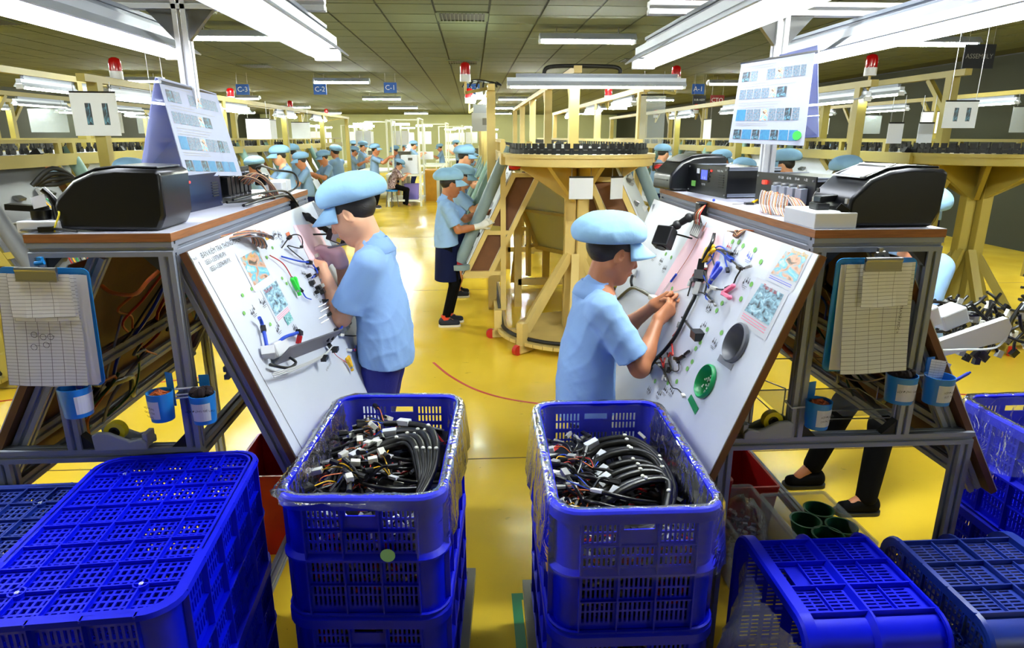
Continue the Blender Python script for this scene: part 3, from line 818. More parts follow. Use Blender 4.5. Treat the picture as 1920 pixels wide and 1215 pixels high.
f.tube(spline([(0.065, -0.62, 0.01), (0.075, -0.3, 0.012), (0.085, -0.1, 0.0), (0.10, 0.0, -0.06)], 6), 0.006, 7)
f.tube(spline([(0.03, -0.62, 0.03), (0.06, -0.35, 0.035), (0.085, -0.12, 0.02), (0.105, -0.02, -0.05)], 6), 0.005, 7)
f.build('cord', 'cable_black', t, smooth=60)
t = thing('screw_driver', 'yellow handled probe with black clip lying on the right shelf', 'tool', (1.03, 2.44, 1.604))
MB().cyl((0.10, 0.11, 0.012), (0.035, 0.03, 0.004), 0.005, n=8).build('handle', 'yellow', t)
f = MB(); f.box((0.01, 0.0, 0.004), (0.03, 0.022, 0.008)); f.cyl((0, 0, 0.004), (-0.05, 0.01, 0.002), 0.0012, n=5); f.build('tip', 'black_plastic', t)
tag(MB().ell((0.97, 2.62, 1.605), 0.006).build('pin_cap', 'blue_clip', smooth=60), 'small blue cap by the edge of the right shelf', 'cap')

# ------------------------------------------------------------------ clipboards
def clipboard(loc, rz, label, flip):
    t = thing('clipboard', label, 'clipboard', loc, rz)
    w, h = 0.235, 0.335
    f = MB(); f.sweep_rr(w, h, 0.02, [(0, 0), (0, 0.004), (-0.015, 0.004), (-0.015, 0)], 4)
    f.mm(-w / 2 + 0.014, w / 2 - 0.014, -h / 2 + 0.014, h / 2 - 0.014, 0, 0.004)
    f.build('board', 'clip_blue', t, T=Matrix(((1, 0, 0, 0), (0, 0, -1, 0), (0, 1, 0, -h / 2), (0, 0, 0, 1))))
    def sheet(nm, m, x0, x1, z0, z1, y, bend, tilt):
        f = MB(); n = 8
        R = Matrix.Rotation(tilt, 3, 'Y')
        pt = lambda u, v: R @ Vector((x0 + (x1 - x0) * u, y - bend * (1 - v) ** 2 - 0.006 * math.sin(5 * u + 3 * v) * (1 - v), z0 + (z1 - z0) * v))
        for i in range(4):
            for j in range(n):
                f.add([pt(i / 4, j / n), pt((i + 1) / 4, j / n), pt((i + 1) / 4, (j + 1) / n), pt(i / 4, (j + 1) / n)], [(0, 1, 2, 3)])
                f.uv[len(f.f) - 1] = [(i / 4, j / n), ((i + 1) / 4, j / n), ((i + 1) / 4, (j + 1) / n), (i / 4, (j + 1) / n)]
        return f.build(nm, m, t, smooth=60)
    if not flip:
        for k in range(4): sheet('sheet', 'paper', -0.085 + 0.012 * k, 0.112 - 0.006 * k, -0.322 - 0.004 * (k % 3), -0.018, -0.006 - 0.002 * k, 0.012, -0.01 * k)
        sheet('ruled_sheet', 'form_a', -0.115, 0.09, -0.325, -0.016, -0.016, 0.02, 0.015)
        sheet('form_sheet', 'form_b', -0.078, 0.085, -0.142, -0.016, -0.020, 0.01, -0.01)
        sh = sheet('form_sheet', 'form_b', -0.082, 0.078, -0.130, -0.014, -0.025, 0.008, -0.02)
        text('BIỂU KẾT QUẢ KIỂM TRA', 0.0085, 'ink', t, frame((-0.005, -0.028, -0.022), (1, 0, 0.02), (0, 0, 1)))
        for k, (x, z) in enumerate(((-0.035, -0.18), (-0.01, -0.185), (0.012, -0.183), (0.0, -0.205), (-0.03, -0.21))):
            f = MB(); f.tube([(x + 0.008 * math.cos(a * PI / 5), -0.029 - 0.004 * k, z + 0.008 * math.sin(a * PI / 5)) for a in range(11)], 0.0006, 4)
            f.bar((x - 0.007, -0.03, z), (x + 0.007, -0.03, z), 0.0006); f.build('stamp', 'navy', t)
    else:
        for k in range(3): sheet('sheet', 'paper', -0.105 + 0.008 * k, 0.10 + 0.002 * k, -0.325 + 0.006 * k, -0.018, -0.006 - 0.002 * k, 0.012, 0.012 * k)
        sheet('ruled_sheet', 'form_c', -0.095, 0.105, -0.328, -0.014, -0.014, 0.03, -0.03)
        text('KIỂM TRA MÁY MÓC HÀNG NGÀY', 0.011, 'ink', t, frame((0.078, -0.024, -0.19), (0, 0, -1), (1, 0, 0)))
        sheet('form_sheet', 'form_b', -0.05, 0.09, -0.135, -0.014, -0.022, 0.01, -0.02)
        text('BIỂU KẾT QUẢ KIỂM TRA', 0.007, 'ink', t, frame((0.01, -0.0275, -0.022), (1, 0, 0.02), (0, 0, 1)))
    f = MB(); f.mm(-0.052, 0.052, -0.036, -0.028, -0.03, 0.0); f.cyl((-0.052, -0.032, 0.0), (0.052, -0.032, 0.0), 0.007, n=8)
    f.bar((-0.052, -0.036, -0.03), (0.052, -0.036, -0.03), 0.004); f.build('spring_clip', 'steel', t, smooth=40)
    f = MB(); f.cyl((-0.012, -0.012, 0.012), (0.012, -0.012, 0.016), 0.006, n=8); f.box((0, -0.008, 0.02), (0.012, 0.012, 0.018)); f.build('hook', 'clip_blue' if not flip else 'steel', t)
    return t
clipboard((-1.150, 1.792, 1.515), 0.0, 'blue clipboard with a ruled sheet hanging under the left shelf', False).rotation_euler = (0.0, 0.03, 0.0)
clipboard((1.128, 1.748, 1.525), 0.0, 'blue clipboard with a wavy checklist hanging under the right shelf', True)

# ------------------------------------------------------------------ hanging cups
def cup(loc, label, words, fill, m='cup_blue', face=-0.3, r=0.036, h=0.085):
    t = thing('hanging_cup', label, 'cup', loc, face)
    MB().lathe([(r * 0.86, 0), (r, h), (r - 0.003, h), (r * 0.86 - 0.003, 0.003)], n=24, close=False).build('cup', m, t, smooth=50)
    f = MB(); n = 8
    for i in range(n):
        a0 = -PI / 2 - 0.8 + 1.6 * i / n; a1 = -PI / 2 - 0.8 + 1.6 * (i + 1) / n
        q = lambda a, z: ((r * (0.865 + 0.14 * z / h) + 0.0008) * math.cos(a), (r * (0.865 + 0.14 * z / h) + 0.0008) * math.sin(a), z)
        f.quad(q(a0, 0.012), q(a1, 0.012), q(a1, 0.066), q(a0, 0.066), uv=False)
    f.build('label_strip', 'paper_white', t, smooth=60)
    for i, w in enumerate(words):
        text(w, 0.0085, 'ink', t, frame((0, -r * 0.97 - 0.0022, 0.046 - 0.013 * i), (1, 0, 0), (0, -0.14 * r / h, 1)))
    f = MB(); f.box((0, r * 0.98, h * 0.95), (0.028, 0.004, 0.10)); f.build('hanger_tab', m, t)
    f = MB()
    if fill == 'rag':
        random.seed(int(loc[0] * 1000) + 5)
        for k in range(16):
            a = k * 2.4; q = 0.7 * r * math.sqrt((k % 5) / 5)
            f.ell((q * math.cos(a), q * math.sin(a), h * 0.98 + 0.01 * random.random()), (0.013, 0.011, 0.016), 7, 5, Matrix.Rotation(random.random() * 3, 3, 'X'))
        f.build('rag', 'rag', t, smooth=30)
    elif fill == 'bands':
        random.seed(3)
        for k in range(26):
            a = random.random() * 6.3; q = r * 0.75
            p0 = Vector((q * math.cos(a), q * math.sin(a), h * 0.86)); a += 1.5 + random.random() * 2
            p1 = Vector((q * math.cos(a), q * math.sin(a), h * 0.9))
            f.tube([p0, (p0 + p1) / 2 + Vector((0, 0, 0.014 * random.random())), p1], 0.002, 5)
        f.build('rubber_bands', 'orange_wire', t)
    return t
cup((-0.905, 1.80, 1.065), 'blue cup of orange scraps tied to the left bench post, on its outer side', ['HỘP ĐỰNG', 'CHUN, TEM', 'THÙNG'], 'bands', face=-0.55)
cup((-0.787, 1.80, 1.055), 'blue cup with a dark rag tied to the left bench post, aisle side', ['HỘP ĐỰNG GIẺ LAU'], 'rag', face=0.1)
cp = cup((-1.130, 1.79, 1.090), 'plain blue cup with a marker pen under the left clipboard', [], None, face=1.2, r=0.042)
cup((1.028, 1.765, 1.005), 'blue cup of orange bands on the inner post of the right bench', ['HỘP ĐỰNG', 'CHUN, TEM'], 'bands', face=0.25, r=0.038)
cup((1.270, 1.76, 1.085), 'blue cup overflowing with a dark rag on the outer post of the right bench', ['HỘP ĐỰNG GIẺ LAU'], 'rag', face=0.0, r=0.044)
cup((1.388, 1.76, 1.078), 'blue cup holding a pen and paper at the outer corner of the right bench', ['HỘP ĐỰNG', 'BÚT, TEM'], None, face=0.2, r=0.042)
t = thing('marker_pen', 'dark blue marker pen standing in the plain blue cup', 'pen', (-1.122, 1.785, 1.095))
MB().cyl((0, 0, 0), (0.012, -0.004, 0.082), 0.008, n=10).build('barrel', 'white_plastic', t, smooth=50)
MB().tube([(0.012, -0.004, 0.078), (0.0155, -0.005, 0.10), (0.018, -0.006, 0.118), (0.019, -0.006, 0.122)], [0.0095, 0.0095, 0.008, 0.003], 12).build('marker_cap', 'royal_trouser', t, smooth=50)
t = thing('ballpoint_pen', 'blue ballpoint pen sticking out of the outer right cup', 'pen', (1.388, 1.755, 1.113))
MB().cyl((-0.01, 0, 0), (0.075, -0.01, 0.062), 0.005, n=8).build('barrel', 'blue_clip', t, smooth=50)
MB().cyl((0.075, -0.01, 0.062), (0.08, -0.0105, 0.0655), 0.0035, n=8).build('button', 'blue_wire', t)
f = MB()
for k, (dx, dz) in enumerate(((0.0, 0.0), (0.006, -0.008))):
    f.quad((-0.022 + dx, 0.006 * k, -0.02), (0.022 + dx, 0.006 * k, -0.02), (0.03 + dx, 0.004 * k, 0.07 + dz), (-0.018 + dx, 0.004 * k, 0.078 + dz))
tag(f.build('folded_paper', 'form_b', loc=(1.381, 1.775, 1.133)), 'folded printed paper in the outer right cup', 'paper')
def ties(t_label, x, y, zs, r):
    t = thing('cable_tie', t_label, 'cable tie', (x, y, zs[0]))
    for z in zs:
        f = MB(); q = 0.026
        f.tube([(-q, -q, z - zs[0]), (q, -q, z - zs[0] + 0.004), (q + r, -q + 0.01, z - zs[0]), (q, q, z - zs[0]), (-q, q, z - zs[0] + 0.003), (-q, -q, z - zs[0])], 0.0028, 6)
        f.build('band', 'zip_tie', t)
ties('white cable ties round the left bench post holding two cups', -0.842, 1.842, (1.150, 1.132, 1.122), 0.03)
ties('white cable tie round the outer post of the left bench', -1.183, 1.842, (1.168,), 0.02)
ties('white cable tie round the inner post of the right bench', 0.979, 1.802, (1.062,), 0.02)
ties('white cable tie round the outer post of the right bench', 1.32, 1.802, (1.155,), 0.02)

# ------------------------------------------------------------------ tape dispensers
def dispenser(loc, rz, label):
    t = thing('tape_dispenser', label, 'tape dispenser', loc, rz)
    T = Matrix(((1, 0, 0, 0), (0, 0, -1, 0), (0, 1, 0, 0), (0, 0, 0, 1)))
    side = [(-0.075, 0), (0.075, 0), (0.078, 0.05), (0.06, 0.058), (0.03, 0.056), (-0.028, 0.028), (-0.05, 0.034), (-0.062, 0.034), (-0.075, 0.02)]
    for q in (-1, 1): MB().prism(side, q * 0.026 - 0.007, q * 0.026 + 0.007, T).build('side', 'grey_dispenser', t, bev=0.004)
    MB().mm(-0.07, 0.07, -0.022, 0.022, 0.0, 0.016).build('base', 'grey_dispenser', t, bev=0.003)
    f = MB(); f.mm(-0.075, -0.06, -0.024, 0.024, 0.016, 0.046); f.build('cutter', 'grey_dispenser', t, bev=0.002)
    MB().lathe([(0.030, -0.012), (0.030, 0.012), (0.016, 0.012), (0.016, -0.012), (0.030, -0.012)], (0.022, 0, 0.05), 24, Matrix.Rotation(PI / 2, 3, 'X'), close=True).build('tape_roll', 'yellow_tape', t, smooth=40)
    MB().lathe([(0.016, -0.013), (0.016, 0.013), (0.010, 0.013), (0.010, -0.013), (0.016, -0.013)], (0.022, 0, 0.05), 20, Matrix.Rotation(PI / 2, 3, 'X'), close=True).build('roll_core', 'black_plastic', t, smooth=40)
    return t
dispenser((-1.045, 1.842, 0.963), PI, 'grey tape dispenser with yellow tape on the left bench base beam')
dispenser((0.885, 1.802, 0.963), 0.0, 'grey tape dispenser with yellow tape on the right bench base beam')

# wire rack behind the right bench posts
t = thing('wire_rack', 'thin wire tray with acrylic plates on the base of the right bench', 'rack', (1.15, 2.0, 0.965))
f = MB()
for a, c in (((-0.16, -0.10, 0.0), (0.25, -0.10, 0.0)), ((-0.16, 0.16, 0.0), (0.25, 0.16, 0.0)), ((-0.16, -0.10, 0.11), (-0.16, 0.16, 0.06)), ((-0.16, 0.16, 0.12), (0.16, 0.16, 0.12)),
             ((-0.16, -0.10, 0.0), (-0.16, -0.10, 0.11)), ((-0.16, 0.16, 0.0), (-0.16, 0.16, 0.12)), ((0.16, 0.16, 0.12), (0.25, 0.05, 0.05)), ((0.25, 0.05, 0.05), (0.25, 0.05, -0.0)), ((-0.16, -0.10, 0.0), (-0.16, 0.16, 0.0)), ((0.25, -0.10, 0.0), (0.25, 0.16, 0.0)), ((-0.04, -0.10, 0.03), (0.25, -0.10, 0.03))):
    f.cyl(a, c, 0.0022, n=5)
f.build('wire_frame', 'steel', t)
MB().mm(-0.15, 0.02, -0.09, 0.15, 0.004, 0.007).build('tray_plate', 'clear_bin', t)
MB().mm(0.05, 0.24, -0.09, 0.15, 0.004, 0.007).build('tray_plate', 'clear_bin', t)
f = MB(); f.tube(spline([(0.02, 0.1, 0.35), (-0.02, 0.12, 0.22), (0.06, 0.1, 0.12), (0.18, 0.05, 0.07), (0.30, 0.02, 0.12), (0.36, 0.02, 0.22)], 6), 0.003, 6)
f.build('loose_wire', 'cream_wire', t)
# ------------------------------------------------------------------ what is printed and mounted on the boards
BENCH = {'L': benchL, 'R': benchR}
def TB(side): return Matrix.Translation(-BENCH[side].location) @ BM[side]
def bquad(side, cs, m, nm='printed_sheet', n=0.0048):
    f = MB(); f.quad(*[(a, c, n) for a, c in cs]); return f.build(nm, m, BENCH[side], T=TB(side))
def btext(side, s, a, c, size, m='ink', ang=0.0, n=0.0052):
    return text(s, size, m, BENCH[side], TB(side) @ Matrix.Translation((a, c, n)) @ Matrix.Rotation(ang, 4, 'Z'))
def rect(a, c, w, h): return [(a, c - h), (a + w, c - h), (a + w, c), (a, c)]
btext('L', 'BẢN KIỂM TRA THÔNG MẠCH', 0.225, -0.024, 0.0235)
btext('L', '0551-13373-90-PX', 0.145, -0.047, 0.021)
btext('L', '0551-13374-90-PX', 0.155, -0.070, 0.021)
bquad('L', rect(-0.0, -0.014, 0.036, 0.020), 'paper_white'); btext('L', 'No.01', 0.018, -0.024, 0.011)
bquad('L', rect(0.295, -0.062, 0.21, 0.135), 'paper_white', n=0.0042)
bquad('L', rect(0.315, -0.078, 0.175, 0.100), 'photo_hand', 'printed_photo'); btext('L', 'Thao tác đúng', 0.38, -0.090, 0.018, 'yellow', n=0.0056)
bquad('L', rect(0.345, -0.200, 0.19, 0.125), 'paper_white', n=0.0042)
bquad('L', rect(0.36, -0.206, 0.16, 0.098), 'photo_wire', 'printed_photo'); btext('L', 'Thao tác sai', 0.41, -0.216, 0.018, 'red', n=0.0056)
for k in range(3): bquad('L', rect(0.365, -0.309 - 0.006 * k, 0.14, 0.002), 'pink', 'print_line')
bquad('L', rect(0.425, -0.325, 0.075, 0.035), 'photo_teal', 'printed_photo')
bquad('L', rect(0.62, -0.045, 0.03, 0.022), 'yellow', 'yellow_sticker'); bquad('L', rect(0.86, -0.075, 0.05, 0.03), 'orange_wire', 'orange_sticker')
bquad('L', [(1.0, -0.22), (1.36, -0.30), (1.36, -0.10), (1.0, -0.06)], 'pink_pale', 'pink_sheet')
def oval(side, a, c, ra, rc, m, nm):
    f = MB(); f.lathe([(1.0, 0), (1.0, 0.0006), (0.001, 0.0006)], n=12)
    f.v = [(a + v[0] * ra, c + v[1] * rc, 0.0046 + v[2]) for v in f.v]; return f.build(nm, m, BENCH[side], T=TB(side))
for a, c in ((0.283, -0.182), (0.195, -0.182), (0.143, -0.229), (0.288, -0.312), (0.589, -0.213), (0.606, -0.239), (0.64, -0.10), (0.54, -0.12)): oval('L', a, c, 0.009, 0.0065, 'green_dot', 'green_dot')
RD = [(1.123, -0.051), (1.173, -0.045), (1.216, -0.051), (1.311, -0.049), (1.384, -0.076), (1.392, -0.151), (1.37, -0.207), (1.258, -0.252), (1.245, -0.283), (1.241, -0.356), (1.349, -0.334), (1.234, -0.408), (1.222, -0.436), (1.241, -0.481), (1.229, -0.513), (1.195, -0.578), (1.13, -0.61), (1.014, -0.65), (0.526, -0.208), (0.609, -0.209), (0.771, -0.316)]
for a, c in RD: oval('R', a, c, 0.011, 0.009, 'green_dot', 'green_dot')
random.seed(11)
def glyphs(side, pts, colour=None):
    for a, c in pts:
        f = MB()
        for k in range(3):
            f.m = 0; x = a + (k - 1) * 0.016; z = c + random.uniform(-0.006, 0.006)
            f.lathe([(0.005, 0), (0.005, 0.0006), (0.001, 0.0006)], (x, z, 0.0046), 8)
            f.mm(x - 0.0007, x + 0.0007, z, z + 0.014, 0.0046, 0.0052)
        f.mm(a - 0.018, a + 0.018, c - 0.014, c - 0.0125, 0.0046, 0.0052); f.mm(a - 0.014, a + 0.012, c - 0.019, c - 0.0178, 0.0046, 0.0052)
        f.build('wiring_diagram', colour or 'print_grey', BENCH[side], T=TB(side))
glyphs('R', [(0.388, -0.249), (0.508, -0.246), (0.587, -0.265), (1.186, -0.081), (1.353, -0.153), (1.199, -0.357), (1.336, -0.377), (1.18, -0.289), (0.998, -0.694), (1.098, -0.67), (1.14, -0.638), (1.19, -0.619)])
glyphs('R', [(1.116, -0.078)], 'red'); glyphs('R', [(1.295, -0.076)], 'blue_clip')
glyphs('L', [(0.89, -0.312), (0.865, -0.346), (0.894, -0.394), (0.952, -0.452), (0.848, -0.252), (0.478, -0.388), (0.33, -0.341), (0.315, -0.238), (0.21, -0.241), (0.73, -0.06), (0.78, -0.07)])
btext('L', 'BỘ ĐẾM CHI TIẾT', 0.62, -0.60, 0.012, 'print_grey')
f = MB()
for a, c, w in ((0.035, -0.03, 0.0012), ):
    f.bar((0.03, -0.035, 0.0046), (0.06, -0.70, 0.0046), 0.0012)
f.build('panel_joint', 'print_grey', benchL, T=TB('L'))
# right board sheets
bquad('R', rect(1.455, 0.0, 0.18, 0.118), 'paper_white', n=0.0042)
bquad('R', [(1.475, -0.095), (1.63, -0.090), (1.62, -0.015), (1.50, -0.02)], 'photo_hand', 'printed_photo'); btext('R', 'Thao tác đúng', 1.575, -0.012, 0.017, 'yellow', n=0.0056)
bquad('R', rect(1.405, -0.123, 0.215, 0.150), 'paper_white', n=0.0042)
bquad('R', [(1.425, -0.232), (1.60, -0.232), (1.60, -0.134), (1.45, -0.134)], 'photo_wire', 'printed_photo'); btext('R', 'Thao tác sai', 1.515, -0.138, 0.019, 'red', n=0.0056)
for k in range(3): bquad('R', rect(1.425, -0.240 - 0.008 * k, 0.17, 0.002), 'pink', 'print_line')
for k in range(2): bquad('R', rect(1.475, -0.101 - 0.006 * k, 0.14, 0.0018), 'blue_clip', 'print_line')
bquad('R', [(1.335, -0.590), (1.43, -0.605), (1.435, -0.580), (1.342, -0.566)], 'green', 'green_label')
bquad('R', [(1.405, -0.415), (1.515, -0.410), (1.515, -0.388), (1.405, -0.392)], 'grey_wire', 'grey_label')
bquad('R', [(0.60, -0.40), (1.12, -0.20), (1.02, -0.02), (0.72, -0.05)], 'pink_pale', 'pink_sheet', n=0.0042)
# bowls sunk into the right board
def bowl(a, c, r, m, label, fill):
    t = thing('board_bowl', label, 'bowl', bp('R', a, c, 0.0), rot=BM['R'].to_euler())
    cut = MB().cyl(bp('R', a, c, -0.05), bp('R', a, c, 0.05), r * 0.96, n=32).build('cutter', 'ink')
    for o in list(benchR.children):
        if o.name.split('.')[0] in ('board_face', 'board_panel') and min((o.matrix_world if False else Matrix.Translation(benchR.location)) @ Vector(k) for k in [o.bound_box[0]])[0] < 0.9:
            bo = o.modifiers.new('hole', 'BOOLEAN'); bo.object = cut; bo.operation = 'DIFFERENCE'; bo.solver = 'EXACT'
            me = bpy.data.meshes.new_from_object(o.evaluated_get(bpy.context.evaluated_depsgraph_get())); o.modifiers.clear(); o.data = me
    bpy.data.objects.remove(cut)
    MB().lathe([(r * 0.70, -0.050), (r * 0.94, 0.002), (r * 1.08, 0.006), (r * 1.08, 0.016), (r * 1.0, 0.020), (r * 0.91, 0.014), (r * 0.66, -0.044), (0.001, -0.047)], n=36).build('shell', m, t, smooth=50)
    if fill:
        random.seed(2); f = MB()
        for k in range(70):
            a = random.random() * 6.3; q = r * 0.62 * math.sqrt(random.random())
            f.box((q * math.cos(a) - r * 0.16, q * math.sin(a) - r * 0.14, -0.034 + random.random() * 0.034), (0.007, 0.004, 0.003), Matrix.Rotation(random.random() * 3, 3, 'Z') @ Matrix.Rotation(random.random() * 2, 3, 'X'))
        o = f.build('clear_clips', 'connector_white', t); o['kind'] = 'stuff'
bowl(1.475, -0.330, 0.060, 'grey_bowl', 'empty dark grey bowl set in the right board', False)
bowl(1.405, -0.494, 0.054, 'green', 'green bowl of small clear clips set in the right board', True)
t = thing('parts_bowl', 'green bowl behind the elbow of the woman at the left board', 'bowl', bp('L', 1.21, -0.50, 0.0), rot=BM['L'].to_euler())
MB().lathe([(0.05, 0.0), (0.062, 0.03), (0.065, 0.045), (0.06, 0.05), (0.045, 0.012), (0.001, 0.008)], n=28).build('shell', 'green', t, smooth=50)

def wire(side, pts, r, m, label=None, nm='wire', n=0.012, seg=5, cat='wire', ends=()):
    """a wire lying on the board; ends = [(index, size, material)] plugs on it"""
    t = thing(nm, label, cat, bp(side, *pts[0][:2], 0))
    o = t.location
    P = spline([bp(side, p[0], p[1], (p[2] if len(p) > 2 else n)) - o for p in pts], seg)
    rr = [r] * len(P)
    MB().tube(P, rr, 8).build('cable', m, t, smooth=60)
    for i, sz, mm in ends:
        k = min(int(i * (len(P) - 1)), len(P) - 2); d = (P[k + 1] - P[k]).normalized()
        R = d.to_track_quat('X', 'Z').to_matrix()
        MB().box(P[k], sz, R).build('plug', mm, t, bev=0.001)
    return t
W = wire
main = W('R', [(0.985, -0.058, 0.02), (1.02, -0.085, 0.03), (1.01, -0.13, 0.03), (0.997, -0.175), (1.036, -0.235), (1.054, -0.286), (1.053, -0.35, 0.02), (1.046, -0.44), (1.008, -0.52), (0.951, -0.591), (0.936, -0.644)], 0.0075, 'cable_black', 'black wire harness being tested on the right board', 'wire_harness', 0.018, cat='wire harness',
         ends=((0.3, (0.05, 0.03, 0.025), 'black_plastic'), (0.36, (0.04, 0.045, 0.03), 'black_plastic'), (0.0, (0.03, 0.012, 0.012), 'black_plastic'), (0.98, (0.03, 0.03, 0.02), 'dark_metal'), (0.45, (0.05, 0.022, 0.02), 'connector_grey')))
def branch(root, side, pts, r, m, ends=(), n=0.014):
    P = spline([bp(side, p[0], p[1], (p[2] if len(p) > 2 else n)) - root.location for p in pts], 5)
    c = MB().tube(P, r, 7).build('branch', m, root, smooth=60)
    for i, sz, mm in ends:
        k = min(int(i * (len(P) - 1)), len(P) - 2); d = (P[k + 1] - P[k]).normalized()
        MB().box(P[k], sz, d.to_track_quat('X', 'Z').to_matrix()).build('plug', mm, c, bev=0.001)
branch(main, 'R', [(1.0, -0.12), (1.073, -0.094), (1.165, -0.105), (1.251, -0.115), (1.3, -0.12), (1.348, -0.102)], 0.0035, 'cable_black', ((0.45, (0.05, 0.014, 0.014), 'blue_wire'), (0.75, (0.035, 0.012, 0.012), 'black_plastic'), (0.98, (0.03, 0.008, 0.008), 'connector_grey')))
branch(main, 'R', [(1.3, -0.12), (1.292, -0.152), (1.29, -0.182), (1.231, -0.212), (1.121, -0.223), (1.03, -0.202), (1.0, -0.19)], 0.003, 'cable_black', ((0.6, (0.05, 0.012, 0.012), 'connector_white'), (0.4, (0.03, 0.014, 0.012), 'black_plastic')))
branch(main, 'R', [(1.0, -0.115), (1.05, -0.085), (1.12, -0.085), (1.16, -0.10)], 0.003, 'blue_wire')
branch(main, 'R', [(1.042, -0.267), (1.119, -0.256), (1.19, -0.262), (1.239, -0.269)], 0.003, 'cable_black', ((0.98, (0.018, 0.008, 0.008), 'connector_grey'),))
branch(main, 'R', [(1.015, -0.379), (1.126, -0.388), (1.22, -0.392)], 0.004, 'cable_black', ((0.99, (0.055, 0.035, 0.03), 'black_plastic'),))
branch(main, 'R', [(1.12, -0.515), (1.16, -0.50), (1.197, -0.462)], 0.004, 'cable_black', ((0.1, (0.03, 0.012, 0.012), 'black_plastic'), (0.5, (0.05, 0.014, 0.012), 'black_plastic'), (0.9, (0.03, 0.01, 0.01), 'black_plastic')))
branch(main, 'R', [(0.951, -0.591), (1.061, -0.586), (1.129, -0.606)], 0.0035, 'cable_black', ((0.3, (0.02, 0.012, 0.01), 'connector_white'), (0.98, (0.02, 0.008, 0.008), 'connector_grey')))
branch(main, 'R', [(0.961, -0.578), (0.885, -0.568), (0.86, -0.545)], 0.0045, 'cable_black', ((0.98, (0.04, 0.016, 0.014), 'black_plastic'),))
branch(main, 'R', [(0.98, -0.30), (0.96, -0.24), (0.985, -0.22)], 0.003, 'cable_black', ((0.6, (0.03, 0.016, 0.014), 'connector_grey'),))
W('R', [(0.15, -0.527), (0.30, -0.435, 0.02), (0.469, -0.405, 0.03), (0.686, -0.391, 0.03), (0.80, -0.388, 0.02)], 0.008, 'cable_black', 'black forked cable between the right woman and her board', 'forked_cable', cat='cable', ends=((0.75, (0.06, 0.03, 0.02), 'connector_white'),))
W('R', [(0.30, -0.42, 0.02), (0.27, -0.40, 0.025), (0.24, -0.36, 0.02)], 0.007, 'cable_black', 'short black cable stub with a white plug on the far right board', 'cable_stub', cat='cable', ends=((0.95, (0.035, 0.03, 0.03), 'connector_white'),))
W('R', [(0.769, -0.255, 0.01), (0.82, -0.15, 0.012), (0.86, -0.02, 0.02)], 0.0012, 'orange_wire', 'thin string holding the blue ballpoint pen on the right board', 'pen_string', cat='string')
t = thing('ballpoint_pen', 'clear ballpoint pen with blue end hanging on the right board', 'pen', bp('R', 0.735, -0.31, 0.012))
d = (bp('R', 0.70, -0.368, 0.012) - t.location); e = (bp('R', 0.769, -0.255, 0.012) - t.location)
MB().cyl(d, e * 0.3, 0.0045, n=8).build('barrel', 'clear_bin', t, smooth=50); MB().cyl(e * 0.3, e, 0.005, n=8).build('pen_cap', 'blue_wire', t, smooth=50); MB().cyl(d * 1.12, d, 0.001, 0.0035, 8).build('tip', 'steel', t)
# clothes-peg clips
def peg(side, a, c, ang, m, label, sz=1.0):
    t = thing('plastic_clip', label, 'clip', bp(side, a, c, 0.016))
    T = BM[side].to_3x3().to_4x4() @ Matrix.Rotation(ang, 4, 'Z')
    for q in (-1, 1):
        f = MB(); f.bar((0, q * 0.004, 0.004), (0.055 * sz, q * 0.022 * sz, 0.006), 0.014 * sz, 0.014); f.bar((0, q * 0.004, 0.004), (-0.022 * sz, q * 0.003, 0.002), 0.010 * sz, 0.012)
        f.ell((0.055 * sz, q * 0.022 * sz, 0.006), (0.010, 0.009, 0.008), 10, 6)
        f.build('jaw', m, t, T=T, bev=0.002)
    MB().cyl((0, -0.012, 0.006), (0, 0.012, 0.006), 0.005, n=8).build('spring', 'steel', t, T=T)
    return t
peg('R', 0.99, -0.165, 1.35, 'yellow', 'yellow plastic clip gripping the harness on the right board', 0.9)
peg('R', 1.02, -0.12, 1.0, 'yellow', 'small yellow plastic clip above the yellow one on the harness', 0.45)
peg('R', 1.13, -0.195, 1.25, 'blue_clip', 'blue plastic clip on the right board', 0.95)
peg('R', 1.275, -0.215, 0.3, 'pink', 'pink plastic clip on the right board', 0.9)
peg('L', 0.644, -0.285, 1.45, 'green_bright', 'bright green plastic clip on the left board', 0.85)
random.seed(8)
for k in range(16):
    a, c = 0.86 + 0.30 * (k % 4) / 4 + random.uniform(0, 0.05), -0.22 - 0.10 * (k // 4) - random.uniform(0, 0.05)
    f = MB(); f.box((a, c, 0.012), (0.022, 0.014, 0.016)); f.box((a + 0.018, c, 0.008), (0.014, 0.008, 0.008)); f.build('pin_socket', random.choice(['black_plastic', 'dark_metal', 'connector_grey', 'connector_white']), benchL, T=TB('L'))
    f = MB(); f.mm(a - 0.012, a + 0.014, c - 0.016, c - 0.0145, 0.0046, 0.0052); f.mm(a - 0.012, a + 0.006, c - 0.021, c - 0.0198, 0.0046, 0.0052); f.build('print_line', 'print_grey', benchL, T=TB('L'))
for k in range(16):
    a, c = random.uniform(0.95, 1.22), random.uniform(-0.62, -0.08); pts = [(a, c)]
    for j in range(2): pts.append((pts[-1][0] + random.uniform(-0.05, 0.07), pts[-1][1] + random.uniform(-0.04, 0.03)))
    branch(main, 'R', [(1.03, max(-0.6, min(-0.1, c + 0.03)))] + pts, random.choice((0.002, 0.003, 0.0038)), random.choice(['cable_black', 'cable_black', 'cable_black', 'blue_wire', 'red_wire']), ((0.98, (0.022, 0.012, 0.01), random.choice(['black_plastic', 'connector_grey', 'black_plastic', 'connector_white'])),))
peg('L', 0.828, -0.690, 1.5, 'yellow', 'yellow plastic clip low on the left board', 0.75)
